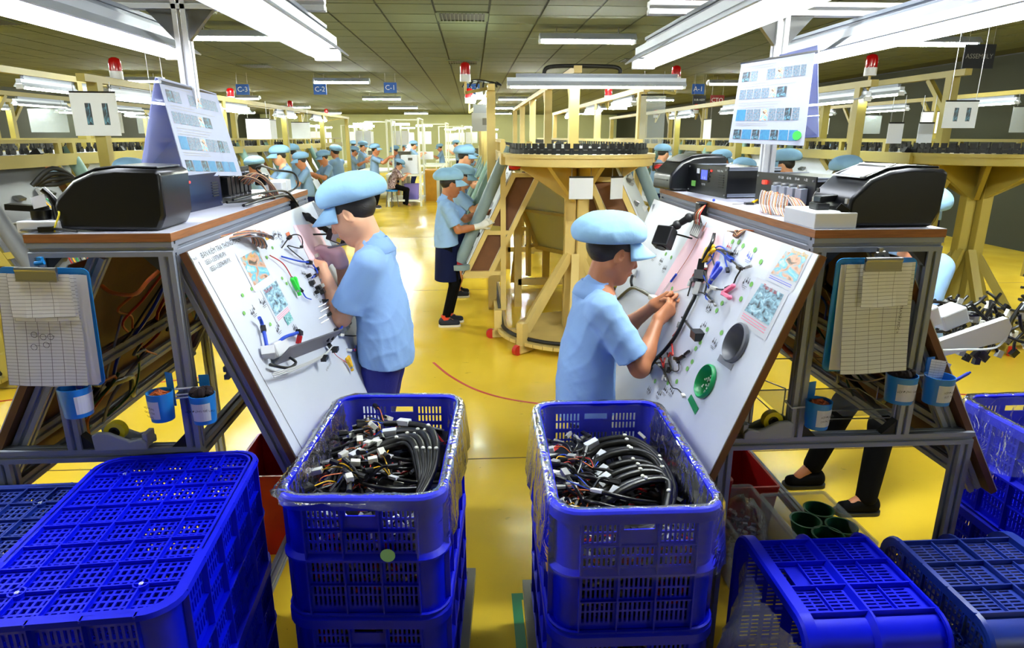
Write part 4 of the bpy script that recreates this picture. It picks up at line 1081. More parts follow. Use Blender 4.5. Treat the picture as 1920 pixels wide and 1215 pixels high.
# wires of the left board
W('L', [(0.557, -0.118), (0.621, -0.165, 0.02), (0.666, -0.221), (0.66, -0.262)], 0.0022, 'red_wire', 'thin red wire running to the green clip on the left board', ends=((0.8, (0.025, 0.008, 0.008), 'black_plastic'),))
W('L', [(0.67, -0.144), (0.782, -0.189, 0.025), (0.899, -0.223, 0.03), (0.997, -0.254), (0.999, -0.285), (0.902, -0.284)], 0.0035, 'blue_wire', 'blue and black sheathed wire in the upper middle of the left board', ends=((0.4, (0.03, 0.02, 0.016), 'black_plastic'), (0.9, (0.03, 0.012, 0.012), 'black_plastic')))
W('L', [(0.714, -0.116), (0.80, -0.09, 0.04), (0.874, -0.105, 0.05), (0.93, -0.14, 0.03), (0.86, -0.15, 0.03), (0.76, -0.12, 0.02), (0.897, -0.203)], 0.0025, 'cable_black', 'looped thin black wire near the top of the left board', ends=((0.15, (0.03, 0.012, 0.01), 'black_plastic'), (0.62, (0.02, 0.012, 0.01), 'black_plastic')))
W('L', [(0.67, -0.275), (0.702, -0.295), (0.715, -0.327), (0.763, -0.349)], 0.0025, 'blue_wire', 'short blue wire below the green clip', ends=((0.3, (0.03, 0.012, 0.01), 'black_plastic'),))
W('L', [(0.168, -0.263, 0.03), (0.19, -0.285, 0.02), (0.16, -0.330, 0.02), (0.123, -0.372, 0.02)], 0.006, 'blue_wire', 'thick blue hose standing on the left board beside the bracket', 'blue_hose', cat='hose', ends=((0.5, (0.02, 0.016, 0.016), 'black_plastic'), (0.99, (0.03, 0.04, 0.035), 'white_plastic')))
W('L', [(0.165, -0.375, 0.01), (0.25, -0.365, 0.035), (0.36, -0.384, 0.035), (0.43, -0.40, 0.03), (0.424, -0.425, 0.015)], 0.006, 'blue_wire', 'thick blue hose arching over the white pad on the left board', 'blue_hose', cat='hose', ends=((0.72, (0.05, 0.016, 0.016), 'black_plastic'), (0.97, (0.03, 0.014, 0.014), 'red')))
W('L', [(0.10, -0.40, 0.02), (0.19, -0.45, 0.03), (0.27, -0.46, 0.03), (0.26, -0.43, 0.02)], 0.005, 'cable_black', 'black cable loop under the metal bracket on the left board', 'cable_loop', cat='cable')
t = thing('metal_bracket', 'long grey metal bracket standing out from the left board', 'bracket', bp('L', 0.45, -0.45, 0))
f = MB(); A = [bp('L', a, c, n) - t.location for a, c, n in ((0.155, -0.420, 0.004), (0.735, -0.545, 0.004), (0.735, -0.505, 0.085), (0.155, -0.385, 0.075))]
f.add(A + [p + Vector((0.002, 0, 0.006)) for p in A], [(0, 1, 2, 3), (7, 6, 5, 4), (0, 4, 5, 1), (1, 5, 6, 2), (2, 6, 7, 3), (3, 7, 4, 0)]); f.build('plate', 'grey_wire', t)
for a in (0.62, 0.68):
    p = bp('L', a, -0.405 - 0.12 * (a - 0.155) / 0.58, 0.045) - t.location; MB().cyl(p - Vector((0.001, 0, 0.003)), p + Vector((0.004, 0, 0.010)), 0.006, n=10).build('bolt_hole', 'black_rubber', t)
t = thing('foam_pad', 'white foam pad under the blue hose on the left board', 'pad', bp('L', 0.22, -0.385, 0.0))
f = MB(); f.box((0, 0, 0.02), (0.12, 0.05, 0.035), Matrix.Rotation(-0.15, 3, 'Z')); f.build('pad', 'white_plastic', t, bev=0.008, T=BM['L'].to_3x3().to_4x4())
t = thing('wire_bracket', 'white zip-tied wire stretched below the bracket on the left board', 'wire', bp('L', 0.06, -0.42, 0.03))
for k in range(3):
    MB().tube(spline([bp('L', 0.06, -0.42 - 0.006 * k, 0.03) - t.location, bp('L', 0.276, -0.475 - 0.004 * k, 0.045) - t.location, bp('L', 0.519, -0.525 - 0.003 * k, 0.04) - t.location, bp('L', 0.70, -0.545, 0.03) - t.location], 5), 0.002, 6).build('strand', 'zip_tie', t)
for a, c in ((0.50, -0.535), (0.66, -0.555)): MB().box(bp('L', a, c, 0.045) - t.location, (0.02, 0.04, 0.015)).build('plug', 'black_plastic', t)
W('L', [(0.696, -0.545, 0.02), (0.74, -0.598), (0.80, -0.645), (0.83, -0.67)], 0.0015, 'red_wire', 'thin red wire running to the yellow clip on the left board', ends=((0.05, (0.04, 0.014, 0.012), 'black_plastic'),))
W('L', [(0.928, -0.398), (0.98, -0.415, 0.02), (1.025, -0.462), (1.026, -0.495)], 0.002, 'cable_black', 'short black wire with a plug in the middle of the left board', ends=((0.97, (0.02, 0.014, 0.012), 'black_plastic'), (0.02, (0.025, 0.02, 0.012), 'black_plastic')))
W('L', [(1.03, -0.52, 0.02), (0.93, -0.53, 0.03), (0.85, -0.535, 0.02)], 0.005, 'blue_wire', 'blue wire with a white plug at the right edge of the left board', ends=((0.02, (0.04, 0.03, 0.025), 'connector_white'), (0.35, (0.03, 0.025, 0.02), 'connector_white'), (0.98, (0.03, 0.02, 0.015), 'black_plastic')))
W('L', [(0.916, -0.559), (1.0, -0.60, 0.03), (1.066, -0.62, 0.04), (1.15, -0.62, 0.03)], 0.003, 'cable_black', 'black wire pair by the hip of the woman at the left board', ends=((0.02, (0.03, 0.02, 0.012), 'connector_white'),))
W('L', [(0.93, -0.64), (0.98, -0.66, 0.02), (1.05, -0.66)], 0.003, 'blue_wire', 'tiny blue wire at the lower right of the left board', ends=((0.5, (0.015, 0.012, 0.01), 'red'), (0.02, (0.02, 0.02, 0.012), 'connector_white')))
for a, c, l in ((0.87, -0.30, 'upper'), (0.92, -0.335, 'middle'), (0.95, -0.36, 'lower')):
    t = thing('test_socket', '%s of the black and steel sockets in the middle of the left board' % l, 'socket', bp('L', a, c, 0), rot=BM['L'].to_euler())
    MB().box((0, 0, 0.012), (0.03, 0.02, 0.02)).build('block', 'black_plastic', t, bev=0.002); MB().box((0.03, 0, 0.008), (0.03, 0.012, 0.008)).build('latch', 'steel', t)
for k, (a, c) in enumerate(((0.80, -0.445), (0.86, -0.41))):
    t = thing('wire_fork', '%s steel wire fork on the left board' % ('left' if k == 0 else 'right'), 'bracket', bp('L', a, c, 0), rot=BM['L'].to_euler())
    for q in (-0.01, 0.01): MB().tube([(-0.03, q, 0.004), (0, q, 0.03), (0.04, q, 0.03)], 0.002, 5).build('tine', 'steel', t)
# barcode scanners on swivel clamps
def scanner(base, head, dirv, label):
    t = thing('barcode_scanner', label, 'scanner', base)
    o = Vector(base); h = Vector(head) - o; d = Vector(dirv).normalized()
    MB().box((0, 0, 0), (0.035, 0.05, 0.07)).build('clamp', 'black_plastic', t, bev=0.006)
    MB().tube([(0, 0, -0.02), h * 0.35 + Vector((0, 0, 0.0)), h * 0.7, h], [0.013, 0.016, 0.013, 0.016], 10).build('arm', 'black_plastic', t, smooth=50)
    for k in (0.35, 0.7): MB().ell(h * k, 0.02, 10, 7).build('joint', 'dark_metal', t, smooth=60)
    R = d.to_track_quat('X', 'Z').to_matrix()
    MB().box(h + d * 0.03, (0.09, 0.075, 0.055), R).build('head', 'black_plastic', t, bev=0.006)
    MB().box(h + d * 0.035 + R @ Vector((0, -0.039, 0.0)), (0.045, 0.003, 0.04), R).build('white_label', 'paper_white', t)
    MB().box(h + d * 0.035 + R @ Vector((0.012, -0.041, -0.008)), (0.02, 0.002, 0.018), R).build('yellow_label', 'yellow_tape', t)
    MB().cyl(h + d * 0.074, h + d * 0.080, 0.022, n=14).build('lens', 'eye_dark', t)
    f = MB(); f.tube(spline([(0.0, 0, 0.03), (-0.03, -0.06, 0.0), (-0.02, -0.10, -0.10), h * 0.6 + Vector((0, 0, -0.05)), h], 5), 0.004, 6); f.build('cord', 'cable_black', t)
scanner((-0.815, 3.06, 1.54), (-0.66, 3.10, 1.415), (0.9, -0.1, -0.35), 'black barcode scanner on a swivel arm at the far end of the left bench')
scanner((0.935, 2.66, 1.56), (0.81, 2.70, 1.47), (-0.35, -0.35, -0.75), 'black barcode scanner on a swivel arm in the middle of the right bench')
t = thing('hanging_document', 'clear folder sheet hanging at the far end of the left bench', 'document', (-0.80, 3.30, 1.20))
MB().mm(-0.12, 0.115, -0.003, 0.003, -0.02, 0.34).build('sleeve', 'form_b', t); MB().mm(-0.125, 0.12, -0.007, -0.004, -0.025, 0.345).build('cover', 'clear_bin', t)
t = thing('hanging_document', 'clear folder sheet hanging at the far end of the right bench', 'document', (0.93, 3.30, 1.26))
MB().mm(-0.02, 0.13, -0.003, 0.003, -0.02, 0.26).build('sleeve', 'form_b', t); MB().mm(-0.025, 0.135, -0.007, -0.004, -0.025, 0.265).build('cover', 'clear_bin', t)
t = thing('terminal_block', 'metal terminal frame with thin wires under the right shelf', 'terminal', bp('R', 0.80, -0.06, 0.0), rot=BM['R'].to_euler())
MB().box((0, 0, 0.02), (0.10, 0.05, 0.012)).build('plate', 'steel', t)
for k in range(5): MB().cyl((-0.04 + 0.02 * k, -0.03, 0.02), (-0.04 + 0.02 * k, 0.03, 0.028), 0.005, n=8).build('pin', 'steel', t)
for k, m in enumerate(('brown_wire', 'orange_wire', 'cream_wire', 'red_wire')): MB().tube(spline([(-0.03 + 0.018 * k, 0.02, 0.03), (-0.02 + 0.02 * k, 0.06, 0.05), (0.0, 0.10, 0.03)], 5), 0.0022, 6).build('lead', m, t)
# wiring tangled behind the outer boards
def tangle(side, label, seed):
    xi, s = (LX, -1) if side == 'L' else (RX, 1)
    t = thing('wire_tangle', label, 'wire bundle', (xi + s * 0.40, 2.4, 1.1))
    random.seed(seed); cols = ['green_dark', 'blue_wire', 'cable_black', 'red_wire', 'orange_wire', 'cable_black', 'grey_wire', 'brown_wire']
    for k in range(22):
        y = random.uniform(-0.35, 0.6); z = random.uniform(0.25, 0.38) if k % 2 else random.uniform(-0.1, 0.3); pts = []
        for j in range(5):
            pts.append((0.0, y, z)); y += random.uniform(-0.14, 0.14); z -= random.uniform(0.02, 0.13)
        P = [Vector((s * (-0.205 - 0.567 * (z_ - 0.443) + random.uniform(-0.03, -0.01)), y_, max(z_, -0.28))) for _, y_, z_ in pts]
        MB().tube(spline(P, 4), random.choice((0.004, 0.006, 0.012)), 6).build('wire', cols[k % len(cols)], t, smooth=60)
tangle('L', 'tangle of green, blue and black wires behind the outer left board', 4)
tangle('R', 'tangle of dark wires behind the outer right board', 9)
W('L', [(0.05, 0.0, -0.06), (0.0, -0.03, -0.13), (0.06, -0.055, -0.22), (0.1, -0.03, -0.30), (0.12, 0.0, -0.33)], 0.006, 'orange_wire', 'orange cable looping under the left shelf', 'orange_cable', cat='cable')
# ------------------------------------------------------------------ blue crates
CW, CL, CH = 0.46, 0.72, 0.37
def crate_proto(label):
    t = thing('plastic_crate', label, 'crate', (0, 0, 0))
    Rc = 0.062; w, l = CW - 0.036, CL - 0.036       # wall size inside the flanges
    f = MB(); f.sweep_rr(w, l, Rc, [(-0.0015, CH - 0.035), (0.018, CH - 0.035), (0.018, CH - 0.006), (0.012, CH), (-0.010, CH), (-0.010, CH - 0.010), (-0.0015, CH - 0.014)], 6)
    f.build('rim', 'crate_blue', t, smooth=40)
    f = MB(); f.sweep_rr(w, l, Rc, [(0.0, CH / 2 + 0.008), (0.016, CH / 2 - 0.002), (0.016, CH / 2 - 0.008), (0.0, CH / 2 - 0.004)], 6); f.build('middle_flange', 'crate_blue', t, smooth=40)
    th = 0.005; zs = [0.0, 0.03]
    # corners: curved solid walls
    for cx, cy, a0 in ((1, 1, 0), (-1, 1, PI / 2), (-1, -1, PI), (1, -1, 1.5 * PI)):
        f = MB(); ring = [(cx * (w / 2 - Rc), cy * (l / 2 - Rc), a0 + PI / 2 * i / 6) for i in range(7)]
        vs = []
        for x, y, a in ring:
            c, q = math.cos(a), math.sin(a)
            for r, z in ((Rc, 0), (Rc, CH - 0.01), (Rc - th, CH - 0.01), (Rc - th, 0)): vs.append((x + c * r, y + q * r, z))
        f.add(vs, [(i * 4 + j, (i + 1) * 4 + j, (i + 1) * 4 + (j + 1) % 4, i * 4 + (j + 1) % 4) for i in range(6) for j in range(4)])
        f.build('corner_wall', 'crate_blue', t, smooth=40)
    def wall(n, length, handle):
        """wall in the local XZ plane, outside towards -y"""
        f = MB(); L2 = length / 2; p = length / n
        edges = [0.0, 0.022]; zc = []
        rows = [(0.028, 0.060), (0.066, 0.092), (0.104, 0.130), (0.136, 0.164), (0.200, 0.226), (0.232, 0.258), (0.272, 0.296), (0.302, 0.330)]
        def solid(x0, x1, z0, z1): f.mm(x0, x1, 0.0, th, z0, z1)
        prev = 0.0
        for z0, z1 in rows:
            solid(-L2, L2, prev, z0); prev = z1
        solid(-L2, L2, prev, CH - 0.01)
        for i in range(n):
            x0 = -L2 + i * p; mid = handle and i == n // 2
            pitch = (p - 0.012) / 7
            for r, (z0, z1) in enumerate(rows):
                if mid and r >= 6:
                    if r == 6: solid(x0, x0 + p, z0, z1)
                    else:
                        solid(x0, x0 + 0.010, z0, z1); solid(x0 + p - 0.010, x0 + p, z0, z1); solid(x0, x0 + p, z0, z0 + 0.006)
                    continue
                solid(x0, x0 + 0.0085, z0, z1); solid(x0 + p - 0.0085, x0 + p, z0, z1)
                for k in range(1, 7): solid(x0 + 0.006 + k * pitch - 0.003, x0 + 0.006 + k * pitch + 0.003, z0, z1)
        for i in range(n + 1):
            x = -L2 + i * p; f.mm(x - 0.002, x + 0.002, -0.014, 0.0, 0.0, CH - 0.02)
        for z in (0.098, 0.265): f.mm(-L2, L2, -0.009, 0.0, z - 0.002, z + 0.002)
        return f
    for q in (-1, 1):
        T = Matrix.Translation((0, q * l / 2, 0)) @ Matrix.Rotation(0 if q < 0 else PI, 4, 'Z')
        wall(3, w - 2 * Rc, True).build('end_wall', 'crate_blue', t, T=T)
        T = Matrix.Translation((q * w / 2, 0, 0)) @ Matrix.Rotation(-PI / 2 if q < 0 else PI / 2, 4, 'Z')
        wall(5, l - 2 * Rc, False).build('side_wall', 'crate_blue', t, T=T)
    # base: outer lip, tall ribs, fine grid
    f = MB(); f.sweep_rr(w, l, Rc, [(-0.012, 0.0), (0.012, 0.0), (0.016, 0.010), (0.010, 0.012), (-0.0015, 0.006), (-0.0015, 0.03), (-0.012, 0.03)], 6); f.build('base_lip', 'crate_blue', t, smooth=40)
    f = MB(); bw, bl = w - 0.02, l - 0.02; NX, NY = 5, 8
    clipy = lambda x: bl / 2 - (0.0 if abs(x) < w / 2 - Rc else (Rc - math.sqrt(max(0, Rc ** 2 - (abs(x) - (w / 2 - Rc)) ** 2))))
    clipx = lambda y: bw / 2 - (0.0 if abs(y) < l / 2 - Rc else (Rc - math.sqrt(max(0, Rc ** 2 - (abs(y) - (l / 2 - Rc)) ** 2))))
    for i in range(1, NX):
        x = -bw / 2 + bw * i / NX; f.mm(x - 0.002, x + 0.002, -bl / 2, bl / 2, 0.001, 0.012)
    for j in range(1, NY):
        y = -bl / 2 + bl * j / NY; f.mm(-bw / 2, bw / 2, y - 0.002, y + 0.002, 0.001, 0.012)
    f.build('base_ribs', 'crate_blue', t)
    f = MB(); zt = (0.009, 0.013)
    for i in range(NX * 5 + 1):
        x = -bw / 2 + bw * i / (NX * 5); h = clipy(x); e = 0.0026 if i % 5 else 0.006
        f.mm(x - e, x + e, -h, h, *zt)
    for j in range(NY * 4 + 1):
        y = -bl / 2 + bl * j / (NY * 4); h = clipx(y); e = 0.003 if j % 4 else 0.008
        f.mm(-h, h, y - e, y + e, zt[0] + 0.0003, zt[1] - 0.0003)
    f.build('base_grid', 'crate_blue', t)
    for x in (-bw * 0.3, bw * 0.3):
        for y in (-bl * 0.375, bl * 0.375):
            MB().lathe([(0.017, 0.0), (0.017, 0.02), (0.014, 0.02), (0.014, 0.0), (0.017, 0.0)], (x, y, 0), 18, close=True).build('base_boss', 'crate_blue', t, smooth=40)
            MB().lathe([(0.005, 0.001), (0.005, 0.004), (0.001, 0.004)], (x, y, 0), 10).build('gate_mark', 'white_plastic', t)
    return t
crate0 = crate_proto('blue crate full of wire harnesses under a film, left of the aisle gap')
CR = []
def place(loc, rot, label, group='blue plastic crates', m=None):
    mats = {'crate_blue': m} if m else None
    if not CR and not m:
        crate0.location = loc; crate0.rotation_euler = rot; crate0['label'] = label; crate0['group'] = group; CR.append(crate0); return crate0
    c = dup(crate0, loc, rot, label, group, mats=mats); CR.append(c); return c
aL, aR, aI = -0.06, -0.017, 0.06
cA = place((-0.29, 1.88, 0.58), (0, 0, aL), 'blue crate full of white-plugged harnesses, top of the stack left of the aisle')
cA2 = place((-0.29, 1.88, 0.21), (0, 0, aL), 'blue crate under the open one in the stack left of the aisle')
cB = place((0.416, 1.777, 0.58), (0, 0, aR), 'blue crate full of thick black harnesses, top of the stack right of the aisle')
cB2 = place((0.416, 1.777, 0.21), (0, 0, aR), 'blue crate under the open one in the stack right of the aisle')
place((-0.845, 1.455, 0.95), (PI, 0, aI), 'upside-down blue crate with its grid base up, top of the front left stack')
place((-0.845, 1.455, 0.58), (PI, 0, aI), 'upside-down blue crate second from top in the front left stack')
place((-1.335, 1.44, 0.87), (PI, 0, 0.03), 'dull upside-down blue crate behind the front left stack', m='crate_dull')
place((-1.335, 1.44, 0.50), (PI, 0, 0.03), 'dull upside-down blue crate lower in the stack at the left edge', m='crate_dull')
def euler(cx, cy, cz): return Matrix((cx, cy, cz)).transposed().to_euler()
place((1.15, 1.465, 0.36), euler((0, -1, 0), (0, 0, 1), (-1, 0, 0)), 'blue crate standing on end with a plastic bag in its mouth, bottom right')
place((1.225, 1.44, 0.36), euler((0, 1, 0), (0, 0, 1), (1, 0, 0)), 'dull blue crate standing on end with its grid base facing left, bottom right corner', m='crate_dull')
place((1.965, 1.76, 0.58), (0, 0, 0), 'blue crate lined with a clear bag beyond the right bench', m='crate_deep')
place((1.965, 1.76, 0.21), (0, 0, 0.02), 'blue crate under the bag-lined one beyond the right bench', m='crate_deep')
def dolly(x, y, rz, label):
    t = thing('crate_dolly', label, 'dolly', (x, y, 0), rz, group='steel crate dollies')
    f = MB()
    for q in (-1, 1): f.mm(q * 0.24 - 0.015, q * 0.24 + 0.015, -0.375, 0.375, 0.16, 0.20); f.mm(-0.225, 0.225, q * 0.36 - 0.015, q * 0.36 + 0.015, 0.16, 0.20)
    f.build('frame', 'steel', t); MB().mm(-0.225, 0.225, -0.345, 0.345, 0.190, 0.206).build('deck', 'grille', t)
    for sx in (-1, 1):
        for sy in (-1, 1):
            c = (sx * 0.19, sy * 0.31, 0.055)
            w = MB().cyl((c[0] - 0.015, c[1], 0.055), (c[0] + 0.015, c[1], 0.055), 0.055, n=18).build('caster', 'black_rubber', t, smooth=40)
            MB().box((c[0], c[1], 0.125), (0.05, 0.03, 0.07)).build('fork', 'steel', w)
for x, y, a, l in ((-0.29, 1.88, aL, 'steel dolly under the crate stack left of the aisle'), (0.416, 1.777, aR, 'steel dolly under the crate stack right of the aisle'),
                   (-0.845, 1.455, aI, 'steel dolly under the front left crate stack'), (1.965, 1.76, 0, 'steel dolly under the crates beyond the right bench')): dolly(x, y, a, l)
def pallet(x, y, z, label):
    t = thing('support_box', label, 'box', (x, y, 0))
    MB().mm(-0.2, 0.2, -0.3, 0.3, 0, z).build('carton', 'cardboard', t); MB().mm(-0.2, 0.2, -0.03, 0.03, z, z + 0.001).build('tape', 'yellow_tape', t)
pallet(-1.335, 1.44, 0.128, 'low carton under the dull crates at the left edge')

# ------------------------------------------------------------------ film linings
def film(cr, label, inner, outer, seed, m='bag', flare=0.01):
    t = thing('plastic_film', label, 'plastic bag', cr.location, cr.rotation_euler.z)
    random.seed(seed); w, l, Rc = CW - 0.036, CL - 0.036, 0.062
    ring = []
    for cx, cy, a0 in ((1, 1, 0), (-1, 1, PI / 2), (-1, -1, PI), (1, -1, 1.5 * PI)):
        for i in range(7):
            a = a0 + PI / 2 * i / 6; ring.append(Vector((cx * (w / 2 - Rc) + math.cos(a) * Rc, cy * (l / 2 - Rc) + math.sin(a) * Rc, 0)))
    pts = []
    for i in range(len(ring)):
        a, b2 = ring[i], ring[(i + 1) % len(ring)]; k = max(1, int((b2 - a).length / 0.03))
        for j in range(k): pts.append(a + (b2 - a) * (j / k))
    n = len(pts); vs = []; cols = 8
    for i, p in enumerate(pts):
        d = (pts[(i + 1) % n] - pts[i - 1]).normalized(); o = Vector((d.y, -d.x, 0)); u = i / n
        rn = lambda s: random.uniform(-s, s)
        iw = inner(p, u); ow = outer(p, u)
        for dd, z in ((-0.035 + rn(0.008), -iw + rn(0.01)), (-0.022 + rn(0.006), -iw * 0.5), (-0.012 + rn(0.003), -0.012), (-0.006, 0.004 + rn(0.002)), (0.014, 0.004 + rn(0.002)), (0.022 + rn(0.002), -0.012), (0.022 + flare * 0.6 + rn(0.005), -ow * 0.55), (0.022 + flare + rn(0.009), -ow + rn(0.006))):
            vs.append(p + o * dd + Vector((0, 0, CH + z)))
    f = MB(); f.add(vs, [(i * cols + j, ((i + 1) % n) * cols + j, ((i + 1) % n) * cols + j + 1, i * cols + j + 1) for i in range(n) for j in range(cols - 1)])
    f.build('lining', m, t, smooth=80)
    return t
film(cA, 'clear film lining the harness crate left of the aisle', lambda p, u: 0.13 + 0.05 * math.sin(9 * u), lambda p, u: 0.16 if (p.x > 0.15) else 0.012 + 0.02 * max(0, math.sin(20 * u)), 1)
film(cB, 'clear film stretched over the rim of the harness crate right of the aisle', lambda p, u: 0.16 + 0.03 * math.sin(13 * u), lambda p, u: 0.175 + 0.02 * math.sin(8 * u) + (0.02 if p.y < 0 else 0), 2, flare=0.016)
film(CR[10], 'clear film lining the crate beyond the right bench', lambda p, u: 0.2, lambda p, u: 0.05 + 0.2 * max(0, math.sin(7 * u)), 3)
t = thing('plastic_bag', 'crumpled clear bag hanging from the mouth of the standing crate', 'plastic bag', (0.80, 1.44, 0.36))
random.seed(21); f = MB(); nu, nv = 16, 12; vs = []
for i in range(nu + 1):
    for j in range(nv + 1):
        u, v = i / nu, j / nv; y = -0.19 + 0.38 * u; z = 0.30 - 0.62 * v
        b_ = math.sin(PI * u) * (0.03 + 0.10 * math.sin(PI * min(1, v * 1.1)))
        vs.append((-0.012 - b_ + random.uniform(-0.012, 0.012), y + random.uniform(-0.012, 0.012), z + random.uniform(-0.012, 0.012)))
f.add(vs, [(i * (nv + 1) + j, (i + 1) * (nv + 1) + j, (i + 1) * (nv + 1) + j + 1, i * (nv + 1) + j + 1) for i in range(nu) for j in range(nv)])
f.build('film', 'bag_dense', t, smooth=80)
t = thing('cardboard_sheet', 'strip of cardboard between crate and film, right of the aisle', 'cardboard', (0.416, 1.777, 0.58), aR)
MB().mm(-0.2315, -0.2285, -0.30, -0.08, 0.16, 0.345).build('sheet', 'cardboard', t)
t = thing('sticker', 'round teal sticker on the front of the left crate', 'sticker', cA.location, aL)
MB().lathe([(0.02, 0), (0.02, 0.001), (0.001, 0.001)], (0.07, -CL / 2 + 0.002, 0.20), 20, Matrix.Rotation(PI / 2, 3, 'X')).build('disc', 'photo_teal', t)

# ------------------------------------------------------------------ wire harnesses in the crates
def harness(cr, label, path, r, seed, tips, group, col='cable_black', tags=True, clips=True):
    """thick sheathed cable with branching plugs at its end; coordinates in the crate's frame"""
    t = thing('wire_harness', label, 'wire harness', cr.location, cr.rotation_euler.z, group)
    random.seed(seed); P = spline(path, 6)
    MB().tube(P, [r * (0.75 + 0.25 * math.sin(PI * i / (len(P) - 1))) for i in range(len(P))], 9).build('cable', col, t, smooth=60)
    end = P[-1]; d = (P[-1] - P[-3]).normalized()
    for k in range(tips):
        q = Vector((random.uniform(-1, 1), random.uniform(-1, 1), random.uniform(-0.25, 0.55))); e = end + (d * 0.6 + q * 0.75).normalized() * random.uniform(0.05, 0.12)
        e.x = max(-0.175, min(0.175, e.x)); e.y = max(-0.31, min(0.31, e.y)); e.z = max(0.2, min(0.345, e.z))
        mid = (end + e) / 2 + Vector((random.uniform(-0.02, 0.02), random.uniform(-0.02, 0.02), 0.015))
        cm = random.choice(['cable_black', 'cable_black', 'cable_black', 'blue_wire', 'red_wire', 'orange_wire', 'yellow'])
        bq = MB().tube(spline([end, mid, e], 4), 0.0045 if cm == 'cable_black' else 0.0018, 6).build('branch', cm, t, smooth=60)
        dd = (e - mid).normalized(); R = dd.to_track_quat('X', 'Z').to_matrix()
        pm = random.choice(PLUGS[group])
        if pm == 'black_plastic': MB().cyl(e - dd * 0.01, e + dd * 0.02, 0.0075, 0.009, 8).build('plug', pm, bq, smooth=40)
        else: MB().box(e + dd * 0.006, (0.028, 0.020, 0.016), R).build('plug', pm, bq, bev=0.0015)
    if tags:
        k = int(len(P) * 0.8); dd = (P[k] - P[k - 1]).normalized(); R = dd.to_track_quat('X', 'Z').to_matrix()
        MB().box(P[k] + Vector((0, 0, r * 0.5)), (0.045, r * 2.0, r * 1.4), R).build('paper_tag', 'paper_white', t)
    if clips:
        for k in (0.35, 0.6): 
            p = P[int(len(P) * k)]; MB().ell(p + Vector((0, 0, r)), (0.007, 0.007, 0.005), 8, 6).build('clip', 'connector_white', t, smooth=60)
    return t
PLUGS = {'harnesses in the left crate': ['black_plastic', 'black_plastic', 'connector_white', 'connector_white', 'black_plastic'], 'harnesses in the right crate': ['black_plastic', 'black_plastic', 'connector_grey', 'black_plastic', 'connector_white']}
nth = ['first', 'second', 'third', 'fourth', 'fifth', 'sixth', 'seventh', 'eighth', 'ninth', 'tenth', 'eleventh', 'twelfth', 'thirteenth', 'fourteenth']
gR = 'harnesses in the right crate'; gL = 'harnesses in the left crate'
for k in range(10):   # loops that bend round the crate's right side
    o = k * 0.024; z = 0.305 - 0.010 * (k % 3) + 0.012 * math.sin(k)
    path = [(-0.06 + 0.01 * (k % 3), 0.16 - o * 1.6, z - 0.02), (0.0, 0.175 - o * 1.5, z), (0.08, 0.165 - o * 1.3, z + 0.008), (0.135, 0.10 - o, z), (0.165 - 0.007 * k, 0.0 - o, z - 0.02), (0.16 - 0.010 * k, -0.10 - o * 0.8, z - 0.03), (0.12 - 0.012 * k, -0.20 - o * 0.4, z - 0.04), (0.06 - 0.012 * k, -0.26, z - 0.05)][::-1]
    path = path[1:] + [(-0.11, 0.14 - o * 1.7, z - 0.03)]
    harness(cB, 'thick black harness looped in the right crate, %s from its far end' % nth[k], path, 0.0125, 30 + k, 5, gR, tags=k % 2 == 0)
for k in range(8):
    x = -0.15 + 0.03 * (k % 4); y0 = -0.27 + 0.03 * k; z = 0.28 + 0.012 * (k % 3)
    harness(cB, 'thin black harness in the near left of the right crate, %s from the rim' % nth[k], [(x + 0.18, y0 + 0.05, z - 0.03), (x + 0.10, y0 + 0.02, z), (x + 0.03, y0 + 0.03, z + 0.015), (x, y0 + 0.07, z)], 0.006, 60 + k, 5, gR, tags=k % 2 == 0, clips=False)
for k in range(11):
    o = k * 0.02; z = 0.335 - 0.012 * (k % 3)
    path = [(0.13, -0.25 + 0.01 * k, z - 0.05), (0.165 - 0.004 * k, -0.12, z - 0.02), (0.16 - 0.008 * k, 0.02, z + 0.005), (0.12 - 0.010 * k, 0.14 - o * 0.5, z), (0.03 - 0.012 * k, 0.20 - o * 1.3, z - 0.01), (-0.04 - 0.006 * k, 0.21 - o * 1.9, z - 0.015)]
    harness(cA, 'thick black harness in the left crate, %s from its far end' % nth[k], path, 0.0125, 90 + k, 6, gL, tags=k % 3 == 0)
for k in range(9):
    x = -0.10 + 0.035 * (k % 5); y0 = -0.28 + 0.028 * k; z = 0.285 + 0.012 * (k % 3)
    harness(cA, 'thin black harness in the near end of the left crate, %s from the rim' % nth[k], [(x + 0.16, y0 + 0.06, z - 0.02), (x + 0.09, y0 + 0.02, z), (x + 0.03, y0 + 0.02, z + 0.01), (x, y0 + 0.05, z)], 0.006, 130 + k, 6, gL, tags=k % 4 == 0, clips=False)
